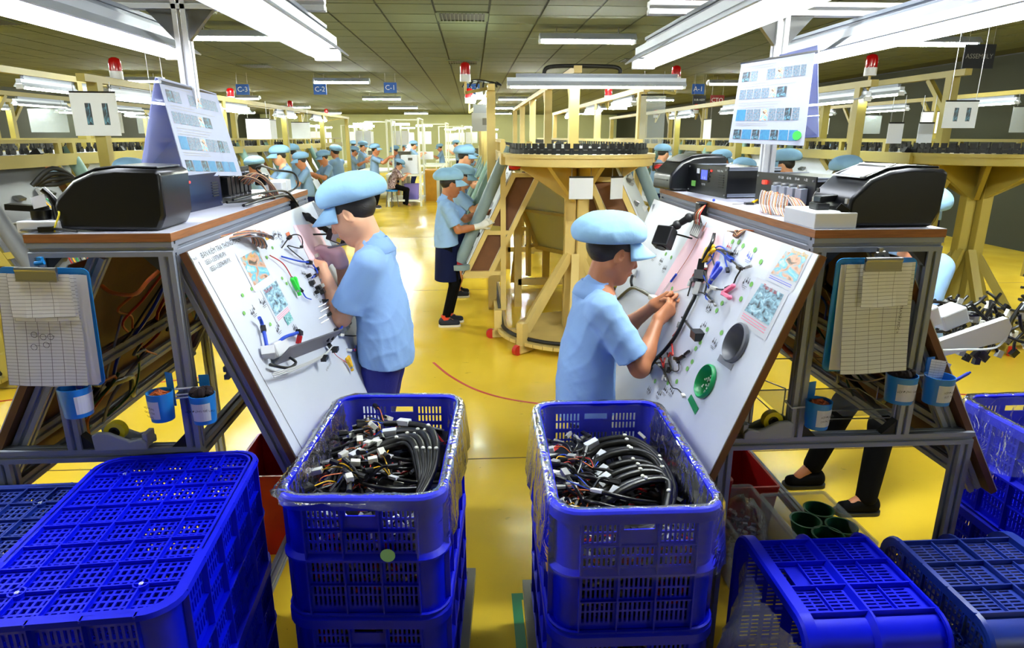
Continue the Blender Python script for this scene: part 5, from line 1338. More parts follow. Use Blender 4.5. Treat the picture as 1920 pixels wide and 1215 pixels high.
def clutter(cr, label, z0, z1, n, seed, cols, dens=1.0):
    """uncountable fill of small plugs and wire ends inside a crate"""
    random.seed(seed); mats = list(cols); f = MB()
    for k in range(n):
        f.m = random.randrange(len(mats))
        p = Vector((random.uniform(-0.175, 0.175), random.uniform(-0.30, 0.30), random.uniform(z0, z1)))
        if k % 3 == 0: p.y = -0.305 + random.uniform(0, 0.02)
        R = Matrix.Rotation(random.random() * 6, 3, 'Z') @ Matrix.Rotation(random.random() * 6, 3, 'X')
        if k % 3 == 0 or abs(p.x) > 0.14 or abs(p.y) > 0.26 or random.random() < 0.4: f.box(p, (random.uniform(0.02, 0.05), random.uniform(0.008, 0.018), random.uniform(0.006, 0.014)), R)
        else:
            q = R @ Vector((random.uniform(0.03, 0.07), 0, 0)); s = R @ Vector((0, 0.02, 0)); f.tube([p - q, p + s, p + q], 0.004, 5)
    f.m = 0; f.mm(-0.17, 0.17, -0.28, 0.29, 0.03, z1 - 0.03)
    o = f.build('harness_fill', mats, loc=cr.location, rot=(0, 0, cr.rotation_euler.z))
    tag(o, label, 'wiring', kind='stuff')
dark = ['cable_black', 'cable_black', 'black_plastic', 'cable_black', 'connector_grey']
clutter(cB, 'dark mass of wire ends filling the right crate', 0.05, 0.275, 900, 5, dark + ['connector_white', 'red'])
clutter(cA, 'dark mass of wire ends filling the left crate', 0.05, 0.285, 900, 6, dark + ['connector_white', 'red', 'connector_white', 'grey_wire'])
mix = ['cable_black', 'red', 'connector_white', 'connector_grey', 'cable_black', 'red_wire', 'grey_wire']
clutter(cA2, 'mixed red, white and black plugs seen through the lower left crate', 0.05, 0.30, 420, 7, mix)
clutter(cB2, 'mixed dark plugs seen through the lower right crate', 0.05, 0.30, 360, 8, dark + ['yellow_tape', 'connector_white'])

# ------------------------------------------------------------------ bins under the benches
def bin_(nm, loc, w, l, h, m, label, rz=0.0, cat='bin', taper=0.86):
    t = thing(nm, label, cat, loc, rz); th = 0.004
    f = MB(); c = lambda s, z, d: [(-w / 2 * s + d, -l / 2 * s + d, z), (w / 2 * s - d, -l / 2 * s + d, z), (w / 2 * s - d, l / 2 * s - d, z), (-w / 2 * s + d, l / 2 * s - d, z)]
    vs = c(taper, 0, 0) + c(1, h, 0) + c(1, h, th) + c(taper, th, th)
    fs = [(3, 2, 1, 0)] + [(i, (i + 1) % 4, 4 + (i + 1) % 4, 4 + i) for i in range(4)] + [(4 + i, 4 + (i + 1) % 4, 8 + (i + 1) % 4, 8 + i) for i in range(4)] + [(8 + i, 8 + (i + 1) % 4, 12 + (i + 1) % 4, 12 + i) for i in range(4)] + [(12, 13, 14, 15)]
    f.add(vs, fs); f.build('tub', m, t, bev=0.012)
    f = MB(); f.sweep_rr(w + 0.012, l + 0.012, 0.02, [(0, h - 0.012), (0, h), (-0.012, h), (-0.012, h - 0.012)], 4); f.build('rim', m, t, smooth=40)
    return t
bin_('red_bin', (1.26, 2.86, 0.0), 0.30, 0.42, 0.28, 'red_bin', 'red plastic bin on the floor under the right bench')
bin_('red_bin', (0.97, 2.62, 0.0), 0.22, 0.40, 0.45, 'red_bin', 'tall red plastic bin beside the right bench leg, behind the crate')
bin_('red_bin', (-0.92, 2.85, 0.0), 0.34, 0.44, 0.42, 'red_bin', 'red plastic bin on the floor under the left bench')
cb = bin_('clear_bin', (1.43, 2.36, 0.0), 0.30, 0.40, 0.30, 'clear_bin', 'clear plastic bin holding four green cups', 0.03)
bin_('clear_bin', (1.155, 2.42, 0.0), 0.22, 0.44, 0.30, 'clear_bin', 'clear plastic bin of bagged parts under the right bench')
for k, (x, y) in enumerate(((1.40, 2.38), (1.50, 2.46), (1.44, 2.27), (1.53, 2.33))):
    t = thing('green_cup', 'dark green cup in the clear bin, %s' % ['left one', 'far one', 'near one', 'right one'][k], 'cup', (x, y, 0.16), group='green cups in the clear bin')
    MB().lathe([(0.035, 0), (0.062, 0.11), (0.066, 0.115), (0.058, 0.115), (0.032, 0.005)], n=22).build('shell', 'green_dark', t, smooth=50)
    MB().cyl((0, 0, -0.155), (0, 0, 0), 0.05, n=14).build('stacked_cup', 'green_dark', t)
t = thing('parts_bag', 'clear bag of small grey parts in the clear bin', 'bag', (1.155, 2.42, 0.012)); random.seed(17); f = MB()
f.ell((0, 0, 0.17), (0.085, 0.17, 0.17), 16, 10); f.v = [(x + random.uniform(-0.012, 0.012), y + random.uniform(-0.012, 0.012), max(0.0, z + random.uniform(-0.015, 0.015))) for x, y, z in f.v]
f.build('film', 'bag_dense', t, smooth=60); f = MB()
for k in range(150):
    a = random.random() * 6.3; q = math.sqrt(random.random()) * 0.065; f.box((q * math.cos(a), 1.8 * q * math.sin(a), random.uniform(0.03, 0.24)), (0.02, 0.014, 0.01), Matrix.Rotation(random.random() * 3, 3, 'Z'))
o = f.build('grey_parts', 'connector_grey', t); o['kind'] = 'stuff'
# ------------------------------------------------------------------ people: blended surfaces, one continuous body each
F32 = np.float32
def capf(a, b, ra, rb=None, k=0.02):
    a = np.array(a, float); b = np.array(b, float); rb = ra if rb is None else rb
    ba = b - a; L = max(float(ba @ ba), 1e-9); r = max(ra, rb)
    def f(x, y, z):
        px, py, pz = x - a[0], y - a[1], z - a[2]
        t = np.clip((px * ba[0] + py * ba[1] + pz * ba[2]) / L, 0, 1)
        return np.sqrt((px - t * ba[0]) ** 2 + (py - t * ba[1]) ** 2 + (pz - t * ba[2]) ** 2) - (ra + (rb - ra) * t)
    return (f, np.minimum(a, b) - r, np.maximum(a, b) + r, k, 'u')
def ellf(c, r, R=None, k=0.02, op='u'):
    c = np.array(c, float); r = np.array(r, float) if np.ndim(r) else np.array([r] * 3, float); m = r.max()
    def f(x, y, z):
        p = (x - c[0], y - c[1], z - c[2])
        if R is not None: p = tuple(R[0, i] * p[0] + R[1, i] * p[1] + R[2, i] * p[2] for i in range(3))
        k0 = np.sqrt((p[0] / r[0]) ** 2 + (p[1] / r[1]) ** 2 + (p[2] / r[2]) ** 2)
        k1 = np.sqrt((p[0] / r[0] ** 2) ** 2 + (p[1] / r[1] ** 2) ** 2 + (p[2] / r[2] ** 2) ** 2)
        return k0 * (k0 - 1.0) / np.maximum(k1, 1e-6)
    return (f, c - m, c + m, k, op)
def planef(n, d, k=0.004):
    """keeps the side where n.p < d"""
    n = np.array(n, float)
    return (lambda x, y, z: n[0] * x + n[1] * y + n[2] * z - d, None, None, k, 'i')
def smin(a, b, k):
    h = np.maximum(k - np.abs(a - b), 0) / k
    return np.minimum(a, b) - h * h * k * 0.25
def field(prims, lo, hi, cell):
    n = [int(math.ceil((hi[i] - lo[i]) / cell)) + 1 for i in range(3)]
    ax = [(lo[i] + cell * np.arange(n[i])).astype(F32) for i in range(3)]
    D = np.full(n, 0.3, F32)
    for f, b0, b1, k, op in prims:
        if b0 is None: sl = (slice(None),) * 3
        else:
            m = k + 3 * cell; sl = []
            for i in range(3):
                i0 = max(0, int((b0[i] - m - lo[i]) / cell)); i1 = min(n[i], int((b1[i] + m - lo[i]) / cell) + 2)
                sl.append(slice(i0, max(i0, i1)))
            sl = tuple(sl)
            if any(s.stop <= s.start for s in sl): continue
        x, y, z = ax[0][sl[0]][:, None, None], ax[1][sl[1]][None, :, None], ax[2][sl[2]][None, None, :]
        d = f(x, y, z)
        if op == 'u': D[sl] = smin(D[sl], d, k)
        elif op == 's': D[sl] = -smin(-D[sl], d, k)
        elif op == 'i': D[sl] = -smin(-D[sl], -d, k)
        elif op == 'add': D[sl] = D[sl] + d
    return D
def surfnet(D, lo, cell):
    S = D < 0; nx, ny, nz = D.shape
    c = np.zeros((nx - 1, ny - 1, nz - 1), np.int8); off = [(i, j, k) for i in (0, 1) for j in (0, 1) for k in (0, 1)]
    for i, j, k in off: c += S[i:nx - 1 + i, j:ny - 1 + j, k:nz - 1 + k]
    act = (c > 0) & (c < 8); I = np.argwhere(act)
    if len(I) == 0: return np.zeros((0, 3)), np.zeros((0, 4), int)
    idx = np.full(act.shape, -1, np.int64); idx[act] = np.arange(len(I))
    val = {o: D[I[:, 0] + o[0], I[:, 1] + o[1], I[:, 2] + o[2]].astype(float) for o in off}
    pos = np.zeros((len(I), 3)); cnt = np.zeros(len(I))
    for a in off:
        for d in range(3):
            if a[d]: continue
            b = list(a); b[d] = 1; b = tuple(b); va, vb = val[a], val[b]
            m = (va < 0) != (vb < 0); t = np.where(m, va / np.where(m, va - vb, 1), 0)
            p = np.array(a, float)[None, :].repeat(len(I), 0); p[:, d] += t
            pos += np.where(m[:, None], p, 0); cnt += m
    V = (I + pos / cnt[:, None]) * cell + np.array(lo)[None, :]
    Fs = []
    for d in range(3):
        u, v = (d + 1) % 3, (d + 2) % 3
        sl0 = [slice(None)] * 3; sl1 = [slice(None)] * 3; sl0[d] = slice(0, -1); sl1[d] = slice(1, None)
        A, B = S[tuple(sl0)], S[tuple(sl1)]
        E = np.argwhere(A != B); E = E[(E[:, u] > 0) & (E[:, v] > 0) & (E[:, u] < D.shape[u] - 1) & (E[:, v] < D.shape[v] - 1)]
        if len(E) == 0: continue
        q = []
        for du, dv in ((-1, -1), (0, -1), (0, 0), (-1, 0)):
            e = E.copy(); e[:, u] += du; e[:, v] += dv; q.append(idx[e[:, 0], e[:, 1], e[:, 2]])
        q = np.stack(q, 1); fl = ~A[E[:, 0], E[:, 1], E[:, 2]]
        q[fl] = q[fl][:, ::-1]; Fs.append(q)
    return V, np.concatenate(Fs)
def solid(name, prims, cell, m, parent, fine=()):
    """mesh a field; fine = [(lo, hi, cell)] boxes meshed at a smaller step in the same object"""
    lo = np.min([p[1] for p in prims if p[1] is not None and p[4] == 'u'], 0) - 0.03; hi = np.max([p[2] for p in prims if p[1] is not None and p[4] == 'u'], 0) + 0.03
    V, Q = surfnet(field(prims, lo, hi, cell), lo, cell)
    Vs, Qs, n = [], [], 0
    keep = np.ones(len(Q), bool)
    if len(Q):
        ctr = V[Q].mean(1)
        for l, h, c2 in fine: keep &= ~np.all((ctr > np.array(l) + cell * 0.9) & (ctr < np.array(h) - cell * 0.9), 1)
    Vs.append(V); Qs.append(Q[keep]); n = len(V)
    for l, h, c2 in fine:
        v, q = surfnet(field(prims, l, h, c2), l, c2); Vs.append(v); Qs.append(q + n); n += len(v)
    V = np.concatenate(Vs); Q = np.concatenate(Qs)
    used = np.unique(Q); mp = np.full(len(V), -1); mp[used] = np.arange(len(used)); V = V[used]; Q = mp[Q]
    me = bpy.data.meshes.new(name)
    me.vertices.add(len(V)); me.vertices.foreach_set('co', V.astype(F32).ravel())
    me.loops.add(len(Q) * 4); me.loops.foreach_set('vertex_index', Q.astype(np.int32).ravel())
    me.polygons.add(len(Q)); me.polygons.foreach_set('loop_start', np.arange(0, len(Q) * 4, 4, dtype=np.int32))
    me.materials.append(M[m]); me.update(calc_edges=True); me.validate(); me.shade_smooth()
    return link(name, me, parent)
def rotm(ax, a):
    c, s = math.cos(a), math.sin(a)
    return np.array({'x': [[1, 0, 0], [0, c, -s], [0, s, c]], 'y': [[c, 0, s], [0, 1, 0], [-s, 0, c]], 'z': [[c, -s, 0], [s, c, 0], [0, 0, 1]]}[ax])
def unit(v): v = np.array(v, float); return v / max(np.linalg.norm(v), 1e-9)
def ik(S, T, l1, l2, hint):
    S = np.array(S, float); T = np.array(T, float); d = T - S; L = np.linalg.norm(d)
    if L > (l1 + l2) * 0.995: T = S + d * ((l1 + l2) * 0.995 / L); d = T - S; L = np.linalg.norm(d)
    a = (l1 * l1 - l2 * l2 + L * L) / (2 * L); h = math.sqrt(max(l1 * l1 - a * a, 0)); u = d / L
    p = np.array(hint, float); p = unit(p - u * (p @ u))
    return S + u * a + p * h, T
def head_prims(C, R, s, k=1.0):
    P = lambda v: C + R @ (np.array(v, float) * s)
    e = lambda c, r, kk=0.015, op='u', rr=None: ellf(P(c), np.array(r) * s, R if rr is None else R @ rr, kk * s, op)
    cp = lambda a, b, r0, r1, kk=0.012: capf(P(a), P(b), r0 * s, r1 * s, kk * s)
    pr = [e((-0.014, 0, 0.032), (0.094, 0.075, 0.084), 0.03), e((0.020, 0, -0.030), (0.066, 0.060, 0.078), 0.04), e((0.058, 0, -0.090), (0.022, 0.024, 0.018), 0.035),
          cp((0.058, 0, -0.092), (-0.01, 0.050, -0.050), 0.016, 0.018, 0.03), cp((0.058, 0, -0.092), (-0.01, -0.050, -0.050), 0.016, 0.018, 0.03),
          e((0.052, 0.036, -0.026), (0.026, 0.024, 0.026), 0.03), e((0.052, -0.036, -0.026), (0.026, 0.024, 0.026), 0.03),
          cp((0.076, -0.030, 0.024), (0.076, 0.030, 0.024), 0.011, 0.011, 0.02)]
    for q in (-1, 1):
        pr.append(e((0.094, q * 0.031, 0.004), (0.014, 0.019, 0.011), 0.012, 's'))
        pr.append(e((0.074, q * 0.031, 0.002), (0.014, 0.016, 0.012), 0.008))
    pr += [cp((0.084, 0, 0.010), (0.104, 0, -0.026), 0.007, 0.0105, 0.014), e((0.096, 0.009, -0.032), (0.010, 0.007, 0.006), 0.008), e((0.096, -0.009, -0.032), (0.010, 0.007, 0.006), 0.008),
           e((0.080, 0, -0.058), (0.016, 0.024, 0.016), 0.016), e((0.0905, 0, -0.0565), (0.008, 0.020, 0.0055), 0.005), e((0.0885, 0, -0.068), (0.008, 0.016, 0.006), 0.005)]
    for q in (-1, 1):
        rr = rotm('z', q * 0.35)
        pr += [e((-0.008, q * 0.078, -0.006), (0.019, 0.007, 0.030), 0.008, 'u', rr), e((-0.002, q * 0.085, -0.002), (0.009, 0.005, 0.016), 0.006, 's', rr)]
    return pr
def hand_prims(W, d, nrm, s, side, curl, spread=1.0, infl=0.0):
    """fingers along d, palm facing nrm; side +1 puts the thumb on d x nrm"""
    d = unit(d); nrm = unit(nrm - d * (np.array(nrm) @ d)); u = np.cross(d, nrm) * side; W = np.array(W, float)
    L = lambda a, b, c: W + (d * a + u * b + nrm * c) * s
    i = infl; pr = []
    kn = [(0.083, 0.029), (0.088, 0.010), (0.084, -0.009), (0.076, -0.026)]
    for a, b in kn: pr.append(capf(L(0.0, b * 0.5, 0), L(a, b, 0), 0.0145 * s + i, 0.0115 * s + i, 0.016))
    pr.append(capf(L(0.015, 0.022, 0.006), L(0.045, 0.026, 0.012), 0.016 * s + i, 0.013 * s + i, 0.015))
    ln = [(0.040, 0.024, 0.019), (0.044, 0.028, 0.020), (0.041, 0.026, 0.019), (0.032, 0.020, 0.017)]
    for n, (a, b) in enumerate(kn):
        c = curl[n] if isinstance(curl, (list, tuple)) else curl
        p = L(a, b, 0); ang = 0.0; sp = b * 0.9 * spread
        for j, l in enumerate(ln[n]):
            ang += c * (0.75, 1.0, 0.7)[j]
            dv = d * math.cos(ang) + nrm * math.sin(ang) + u * sp * (1.0 if j == 0 else 0.2)
            q = p + unit(dv) * l * s; pr.append(capf(p, q, (0.0092 - 0.0009 * j) * s + i, (0.0084 - 0.0009 * j) * s + i, 0.005)); p = q
    p = L(0.025, 0.026, 0.008)
    for j, (l, dv) in enumerate(((0.042, d * 0.62 + u * 0.62 + nrm * 0.42), (0.030, d * 0.85 + u * 0.22 + nrm * 0.55), (0.024, d * 0.9 + u * 0.0 + nrm * 0.55))):
        q = p + unit(dv) * l * s; pr.append(capf(p, q, (0.0125 - 0.0015 * j) * s + i, (0.0105 - 0.0015 * j) * s + i, 0.008)); p = q
    return pr
def wrinkle(amp, dirs):
    def f(x, y, z):
        o = 0
        for (a, b, c, ph) in dirs:
            w = np.sin(a * x + b * y + c * z + ph + 1.6 * np.sin(0.45 * (c * x - a * z + b * y) + 2 * ph))
            o = o - (1 - np.sqrt(w * w + 0.03)) ** 2 * (0.5 + 0.5 * np.sin(0.3 * (b * x + c * y + a * z) + ph))
        return (o * amp).astype(F32)
    return (f, None, None, 0.01, 'add')
def person(label, loc, rz, p, group=None):
    s = p.get('s', 1.0); lean = p.get('lean', 0.05); hp = p.get('hp', 0.35); hy = p.get('hy', 0.0); res = p.get('res', 0.016); hero = p.get('hero', 0)
    t = thing('person', label, 'person', loc, rz, group)
    Rl = rotm('y', lean); piv = np.array([0, 0, 0.90 * s])
    T = lambda v: piv + Rl @ (np.array(v, float) * s - piv)
    skin = p.get('skin', 'skin'); sh = p.get('shirt', 'shirt')
    nb = T((-0.012, 0, 1.325)); hj = T((0.008, 0, 1.395)); R = rotm('z', hy) @ rotm('y', lean * 0.5 + hp); C = hj + R @ (np.array([0.016, 0, 0.092]) * s)
    S = [T((-0.008, q * 0.155, 1.275)) for q in (1, -1)]
    body = [ellf(T((0, 0, 1.14)), np.array([0.085, 0.13, 0.19]) * s, Rl, 0.04), ellf((0, 0, 0.93 * s), np.array([0.09, 0.13, 0.14]) * s, None, 0.04), capf(S[0], S[1], 0.042 * s, None, 0.05),
            capf(nb, hj + R @ np.array([-0.012, 0, 0.03]) * s, 0.052 * s, 0.047 * s, 0.03), ellf(T((0.005, 0, 1.30)), np.array([0.06, 0.10, 0.05]) * s, Rl, 0.04)] + head_prims(C, R, s)
    cl = [ellf(T((-0.002, 0, 1.155)), np.array([0.102, 0.156, 0.185]) * s, Rl, 0.05), ellf(T((-0.006, 0, 1.02)), np.array([0.095, 0.142, 0.17]) * s, Rl, 0.06), ellf((0, 0, 0.86 * s), np.array([0.122, 0.176, 0.30]) * s, None, 0.05),
          capf(T((-0.01, 0.12, 1.272)), T((-0.01, -0.12, 1.272)), 0.058 * s, None, 0.05), capf(T((-0.02, 0, 1.30)), T((-0.012, 0, 1.34)), 0.064 * s, 0.056 * s, 0.03)]
    if p.get('bust', 1): cl += [ellf(T((0.072, q * 0.062, 1.165)), np.array([0.05, 0.058, 0.055]) * s, Rl, 0.05) for q in (1, -1)]
    glove = []; fine = []; hands = p['hands']
    for i, q in enumerate((1, -1)):
        tgt, hint, fd, fn, curl = hands[i]
        E, Wr = ik(S[i], tgt, 0.265 * s, 0.235 * s, hint); fw = unit(Wr - E)
        body += [capf(S[i], E, 0.044 * s, 0.037 * s, 0.03), capf(E, E + (Wr - E) * 0.35, 0.037 * s, 0.036 * s, 0.02), capf(E + (Wr - E) * 0.3, Wr, 0.037 * s, 0.0235 * s, 0.02)]
        fd = fw if fd is None else fd
        hpz = hand_prims(Wr, fd, fn, s * 0.94, q * p.get('thumb', (1, 1))[i], curl)
        g = p.get('gloves', (0, 0))[i]
        if g:
            gm = hand_prims(Wr, fd, fn, s * 0.96, q * p.get('thumb', (1, 1))[i], curl, infl=0.002) + [capf(Wr - fw * 0.05 * s, Wr, 0.034 * s, 0.030 * s, 0.015)]
            glove.append((gm, g))
        if not g or hero: body += hpz
        if hero and not g:
            b0 = np.min([x[1] for x in hpz], 0) - 0.012; b1 = np.max([x[2] for x in hpz], 0) + 0.012; fine.append((b0, b1, 0.0028))
        ua = unit(E - S[i]); L = np.linalg.norm(E - S[i]); e = S[i] + ua * L * p.get('sleeve', 0.80)
        slv = capf(S[i] + ua * 0.0, e + ua * 0.05, 0.060 * s, 0.066 * s, 0.04); dq = float(ua @ e)
        arm = capf(S[i], E, 0.05 * s, 0.045 * s)
        def sf(x, y, z, f=slv[0], n=ua, d0=dq, fa=arm[0]):
            pl = n[0] * x + n[1] * y + n[2] * z
            d = np.maximum(f(x, y, z), pl - d0)
            return np.maximum(d, -np.maximum(fa(x, y, z), (d0 - 0.025) - pl))
        cl.append((sf, slv[1], slv[2], 0.03, 'u'))
    hem = p.get('hem', 0.80) * s
    if hero or p.get('fold'): cl.append(wrinkle(0.0042, [(22, 10, 30, 0), (-30, 18, 36, 1), (16, -26, 14, 2), (30, 30, -22, 0.5)]))
    cl.append(planef((0.10, 0, -1), -hem))
    feet = p.get('feet', ((0.0, 0.09), (0.0, -0.09))); lg = []; shoes = []
    for i, q in enumerate((1, -1)):
        hx = np.array([0, q * 0.08 * s, 0.86 * s]); an = np.array([feet[i][0] - 0.03, feet[i][1], 0.085 * s + p.get('fz', 0.0)])
        K, an = ik(hx, an, 0.41 * s, 0.385 * s, (1, 0.05 * q, 0.0)) if not p.get('seat') else ik(hx, an, 0.41 * s, 0.385 * s, (1, 0, 0.6))
        body += [capf(hx, K, 0.072 * s, 0.05 * s, 0.03), capf(K, an, 0.05 * s, 0.034 * s, 0.02), capf(an, (an[0] + 0.10, an[1], 0.035 + p.get('fz', 0.0)), 0.032 * s, 0.024 * s, 0.02)]
        lg.append((hx, K, an)); shoes.append(an)
    if hero:
        hb = 0.155 * s; fine.append((C - np.array([hb, hb, hb * 1.05]), C + np.array([hb, hb, hb]), 0.0032 if hero > 1 else 0.0045))
    solid('body', body, res, skin, t, fine)
    for gm, g in glove: solid('glove', gm, 0.004 if hero else 0.007, g, t)
    so = solid('shirt', cl, 0.0055 if hero else res * 0.8, sh, t)
    # collar
    if res < 0.013:
        f = MB(); N = 20; rings = ((0.054, 0.004), (0.058, 0.036), (0.062, 0.038), (0.078, 0.008), (0.090, -0.018))
        for i in range(N + 1):
            a = PI + (i / N - 0.5) * 2 * 2.72; fr = max(0, math.cos(a))
            for r, z in rings: f.v.append(tuple(T((-0.014 + r * 1.0 * math.cos(a), r * 1.08 * math.sin(a), 1.318 + z - 0.030 * fr - 0.014 * (1 - abs(math.cos(a))) * (r > 0.08)))))
        for i in range(N):
            for j in range(4): f.f.append((i * 5 + j, (i + 1) * 5 + j, (i + 1) * 5 + j + 1, i * 5 + j + 1)); f.mi.append(0)
        o = f.build('collar', sh, t, smooth=70); md = o.modifiers.new('solid', 'SOLIDIFY'); md.thickness = 0.003
        if p.get('buttons'):
            for k in range(4):
                q = T((0.125 - 0.008 * k, 0.0, 1.22 - 0.09 * k)); MB().ell(q, (0.005, 0.006, 0.006), 8, 6).build('button', 'white_plastic', t, smooth=60)
    # trousers or skirt
    tm = p.get('legs', 'navy')
    if p.get('skirt'):
        z0, z1 = 0.94 * s, p['skirt'] * s
        def skf(x, y, z):
            u = np.clip((z0 - z) / (z0 - z1), 0, 1); rx = (0.108 + 0.026 * u) * s; ry = (0.150 + 0.026 * u) * s
            return np.maximum((np.sqrt((x / rx) ** 2 + (y / ry) ** 2) - 1) * rx, np.maximum(z - z0, z1 - z))
        solid('skirt', [(skf, np.array([-0.2, -0.2, z1]), np.array([0.2, 0.2, z0]), 0.01, 'u')], res, tm, t)
        lm = p.get('legging')
        if lm: solid('leggings', [x for hx, K, an in lg for x in (capf(hx, K, 0.078 * s, 0.056 * s, 0.01), capf(K, an, 0.056 * s, 0.042 * s, 0.01))] + [planef((0, 0, -1), -0.10)], res * 0.8, lm, t)
    else:
        tr = [ellf((0, 0, 0.89 * s), np.array([0.108, 0.152, 0.12]) * s, None, 0.04)]
        for hx, K, an in lg: tr += [capf(hx, K, 0.088 * s, 0.064 * s, 0.035), capf(K, an, 0.064 * s, 0.05 * s, 0.02)]
        tr += [planef((0, 0, -1), -0.07)]
        if hero: tr.append(wrinkle(0.004, [(14, 8, 30, 0), (-16, 20, 26, 1)]))
        solid('trousers', tr, res * 0.8, tm, t)
    if p.get('shoes', 1):
        for an in shoes:
            x, y = an[0], an[1]
            pr = [capf((x - 0.035, y, 0.045), (x + 0.115, y, 0.036), 0.038 * s, 0.032 * s, 0.03), capf((x - 0.02, y, 0.07), (x + 0.03, y, 0.06), 0.038 * s, 0.034 * s, 0.03), planef((0, 0, -1), -0.014)]
            o = solid('shoe', pr, 0.008 if res < 0.013 else 0.013, p.get('shoe', 'shoe_navy'), t)
            f = MB(); f.sweep_rr(0.235 * s, 0.082 * s, 0.038 * s, [(0, 0.001), (0, 0.02), (-0.03, 0.02), (-0.03, 0.001)], 5); f.box((0, 0, 0.010), (0.18 * s, 0.03 * s, 0.018)); f.build('sole', p.get('sole', 'sole_white'), o, smooth=40, T=Matrix.Translation((x + 0.04, y, 0)))
            if p.get('sock'): MB().cyl((x, y, 0.075), (x - 0.004, y, 0.125), 0.045 * s, 0.042 * s, 14).build('sock', p['sock'], t, smooth=50)
    # hair
    h_ = lambda c, r, kk=0.02, op='u': ellf(C + R @ (np.array(c, float) * s), np.array(r) * s, R, kk, op)
    hr = [h_((-0.020, 0, 0.028), (0.096, 0.082, 0.090)), h_((-0.060, 0, -0.010), (0.048, 0.058, 0.045), 0.03)]
    if p.get('bun', 1): hr.append(h_((-0.088, 0, 0.004), (0.036, 0.046, 0.034), 0.02))
    fwd = R @ np.array([1.0, 0, -0.15])
    hr += [h_((0.095, 0, -0.035), (0.098, 0.12, 0.080), 0.02, 's')]
    for q in (-1, 1): hr.append(h_((0.008, q * 0.09, -0.015), (0.030, 0.03, 0.034), 0.015, 's'))
    solid('hair', hr, 0.006 if hero else max(0.010, res * 0.8), 'hair', t)
    # cap: puffed crown over a band, bill in front
    if p.get('cap', 1):
        puff = p.get('puff', 1.0); cz = p.get('capz', 0.0); RH = R; R = R @ rotm('y', -p.get('captilt', 0.22)); h_ = lambda c, r, kk=0.02, op='u': ellf(C + R @ (np.array(c, float) * s), np.array(r) * s, R, kk, op)
        cf = [h_((-0.022, 0, 0.085 + cz), (0.126, 0.104, 0.074), 0.03), h_((-0.075, 0, 0.070 + cz), (0.108 * puff, 0.116, 0.068), 0.05), h_((0.022, 0, 0.085 + cz), (0.078, 0.088, 0.058), 0.05)]
        if hero: cf.append(wrinkle(0.0018, [(30, 22, 14, 0), (-26, 34, 26, 1), (44, -18, 30, 2)]))
        zl = 0.046 + cz; nn = R @ np.array([0.10, 0, -1.0]); cf.append(planef(nn, float(nn @ (C + R @ np.array([0, 0, zl]) * s)), 0.012))
        cm = p.get('capm', 'cap'); co = solid('cap', cf, 0.006 if hero else max(0.010, res * 0.8), cm, t)
        B = lambda v: C + R @ (np.array(v, float) * s)
        f = MB(); N, J = 16, 5
        for i in range(N + 1):
            a = -1.25 + 2.5 * i / N
            for j in range(J + 1):
                u = j / J; r = 1.0 + u * (0.92 * max(0.0, math.cos(a * 0.95)) ** 0.7)
                x = 0.092 * math.cos(a) * r - 0.002; y = 0.080 * math.sin(a) * (1 + 0.10 * u)
                f.v.append(tuple(B((x, y, 0.052 + cz - 0.048 * u - 5.0 * y * y * (0.3 + u) * 0.5))))
        for i in range(N):
            for j in range(J): f.f.append((i * 6 + j, (i + 1) * 6 + j, (i + 1) * 6 + j + 1, i * 6 + j + 1)); f.mi.append(0)
        o = f.build('bill', cm, co, smooth=70); md = o.modifiers.new('solid', 'SOLIDIFY'); md.thickness = 0.005; md.offset = 0
        if hero:
            f = MB(); f.tube([B((0.098 * math.cos(a) - 0.016 , 0.0885 * math.sin(a), 0.052 + cz + 0.006 * math.cos(a))) for a in [i * 2 * PI / 28 for i in range(29)]], 0.005, 6); f.build('band', cm, co, smooth=60)
        R = RH
    if res < 0.013:
        E_ = lambda v: C + R @ (np.array(v, float) * s)
        Rm = Matrix(R.tolist())
        for q in (-1, 1):
            MB().ell(E_((0.0815, q * 0.031, 0.001)), (0.006 * s, 0.013 * s, 0.0035 * s), 10, 6, Rm).build('eye', 'eye_dark', t, smooth=60)
            MB().tube([E_((0.086 - 0.006 * (k / 3) ** 2, q * (0.014 + 0.011 * k), 0.022 + 0.004 * math.sin(k))) for k in range(4)], [0.0022, 0.003, 0.0028, 0.0012], 6).build('eyebrow', 'hair', t, smooth=60)
        f = MB(); f.ell(E_((0.0955, 0, -0.0568)), (0.005 * s, 0.019 * s, 0.0045 * s), 12, 6, Rm); f.ell(E_((0.0935, 0, -0.0675)), (0.005 * s, 0.016 * s, 0.0052 * s), 12, 6, Rm); f.build('lips', 'lips', t, smooth=60)
    return t
def tolocal(loc, rz, w):
    c, s = math.cos(-rz), math.sin(-rz); x, y = w[0] - loc[0], w[1] - loc[1]
    return (x * c - y * s, x * s + y * c, w[2])

# woman at the right board: faces +x, both hands at the harness
lr, rr_ = (0.445, 2.47, 0), 0.05
HL = tolocal(lr, rr_, (0.735, 2.56, 1.185)); HR = tolocal(lr, rr_, (0.715, 2.42, 1.165))
person('woman in pale blue shirt and cap threading a harness at the right board', lr, rr_, dict(s=0.965, lean=0.10, hp=0.30, hy=0.10, res=0.009, hero=2, puff=1.08, fold=1, buttons=1,
    hands=[(HL, (0.1, 0.5, -1.0), (0.75, -0.35, 0.45), (0.25, -0.85, 0.30), (0.75, 0.85, 0.95, 1.05)), (HR, (-0.15, -0.6, -1.0), (0.75, 0.35, 0.50), (0.25, 0.75, 0.35), (0.70, 0.8, 0.9, 1.0))],
    skin='skin_tan', legs='navy', hem=0.80, feet=((0.02, 0.10), (-0.02, -0.09))))
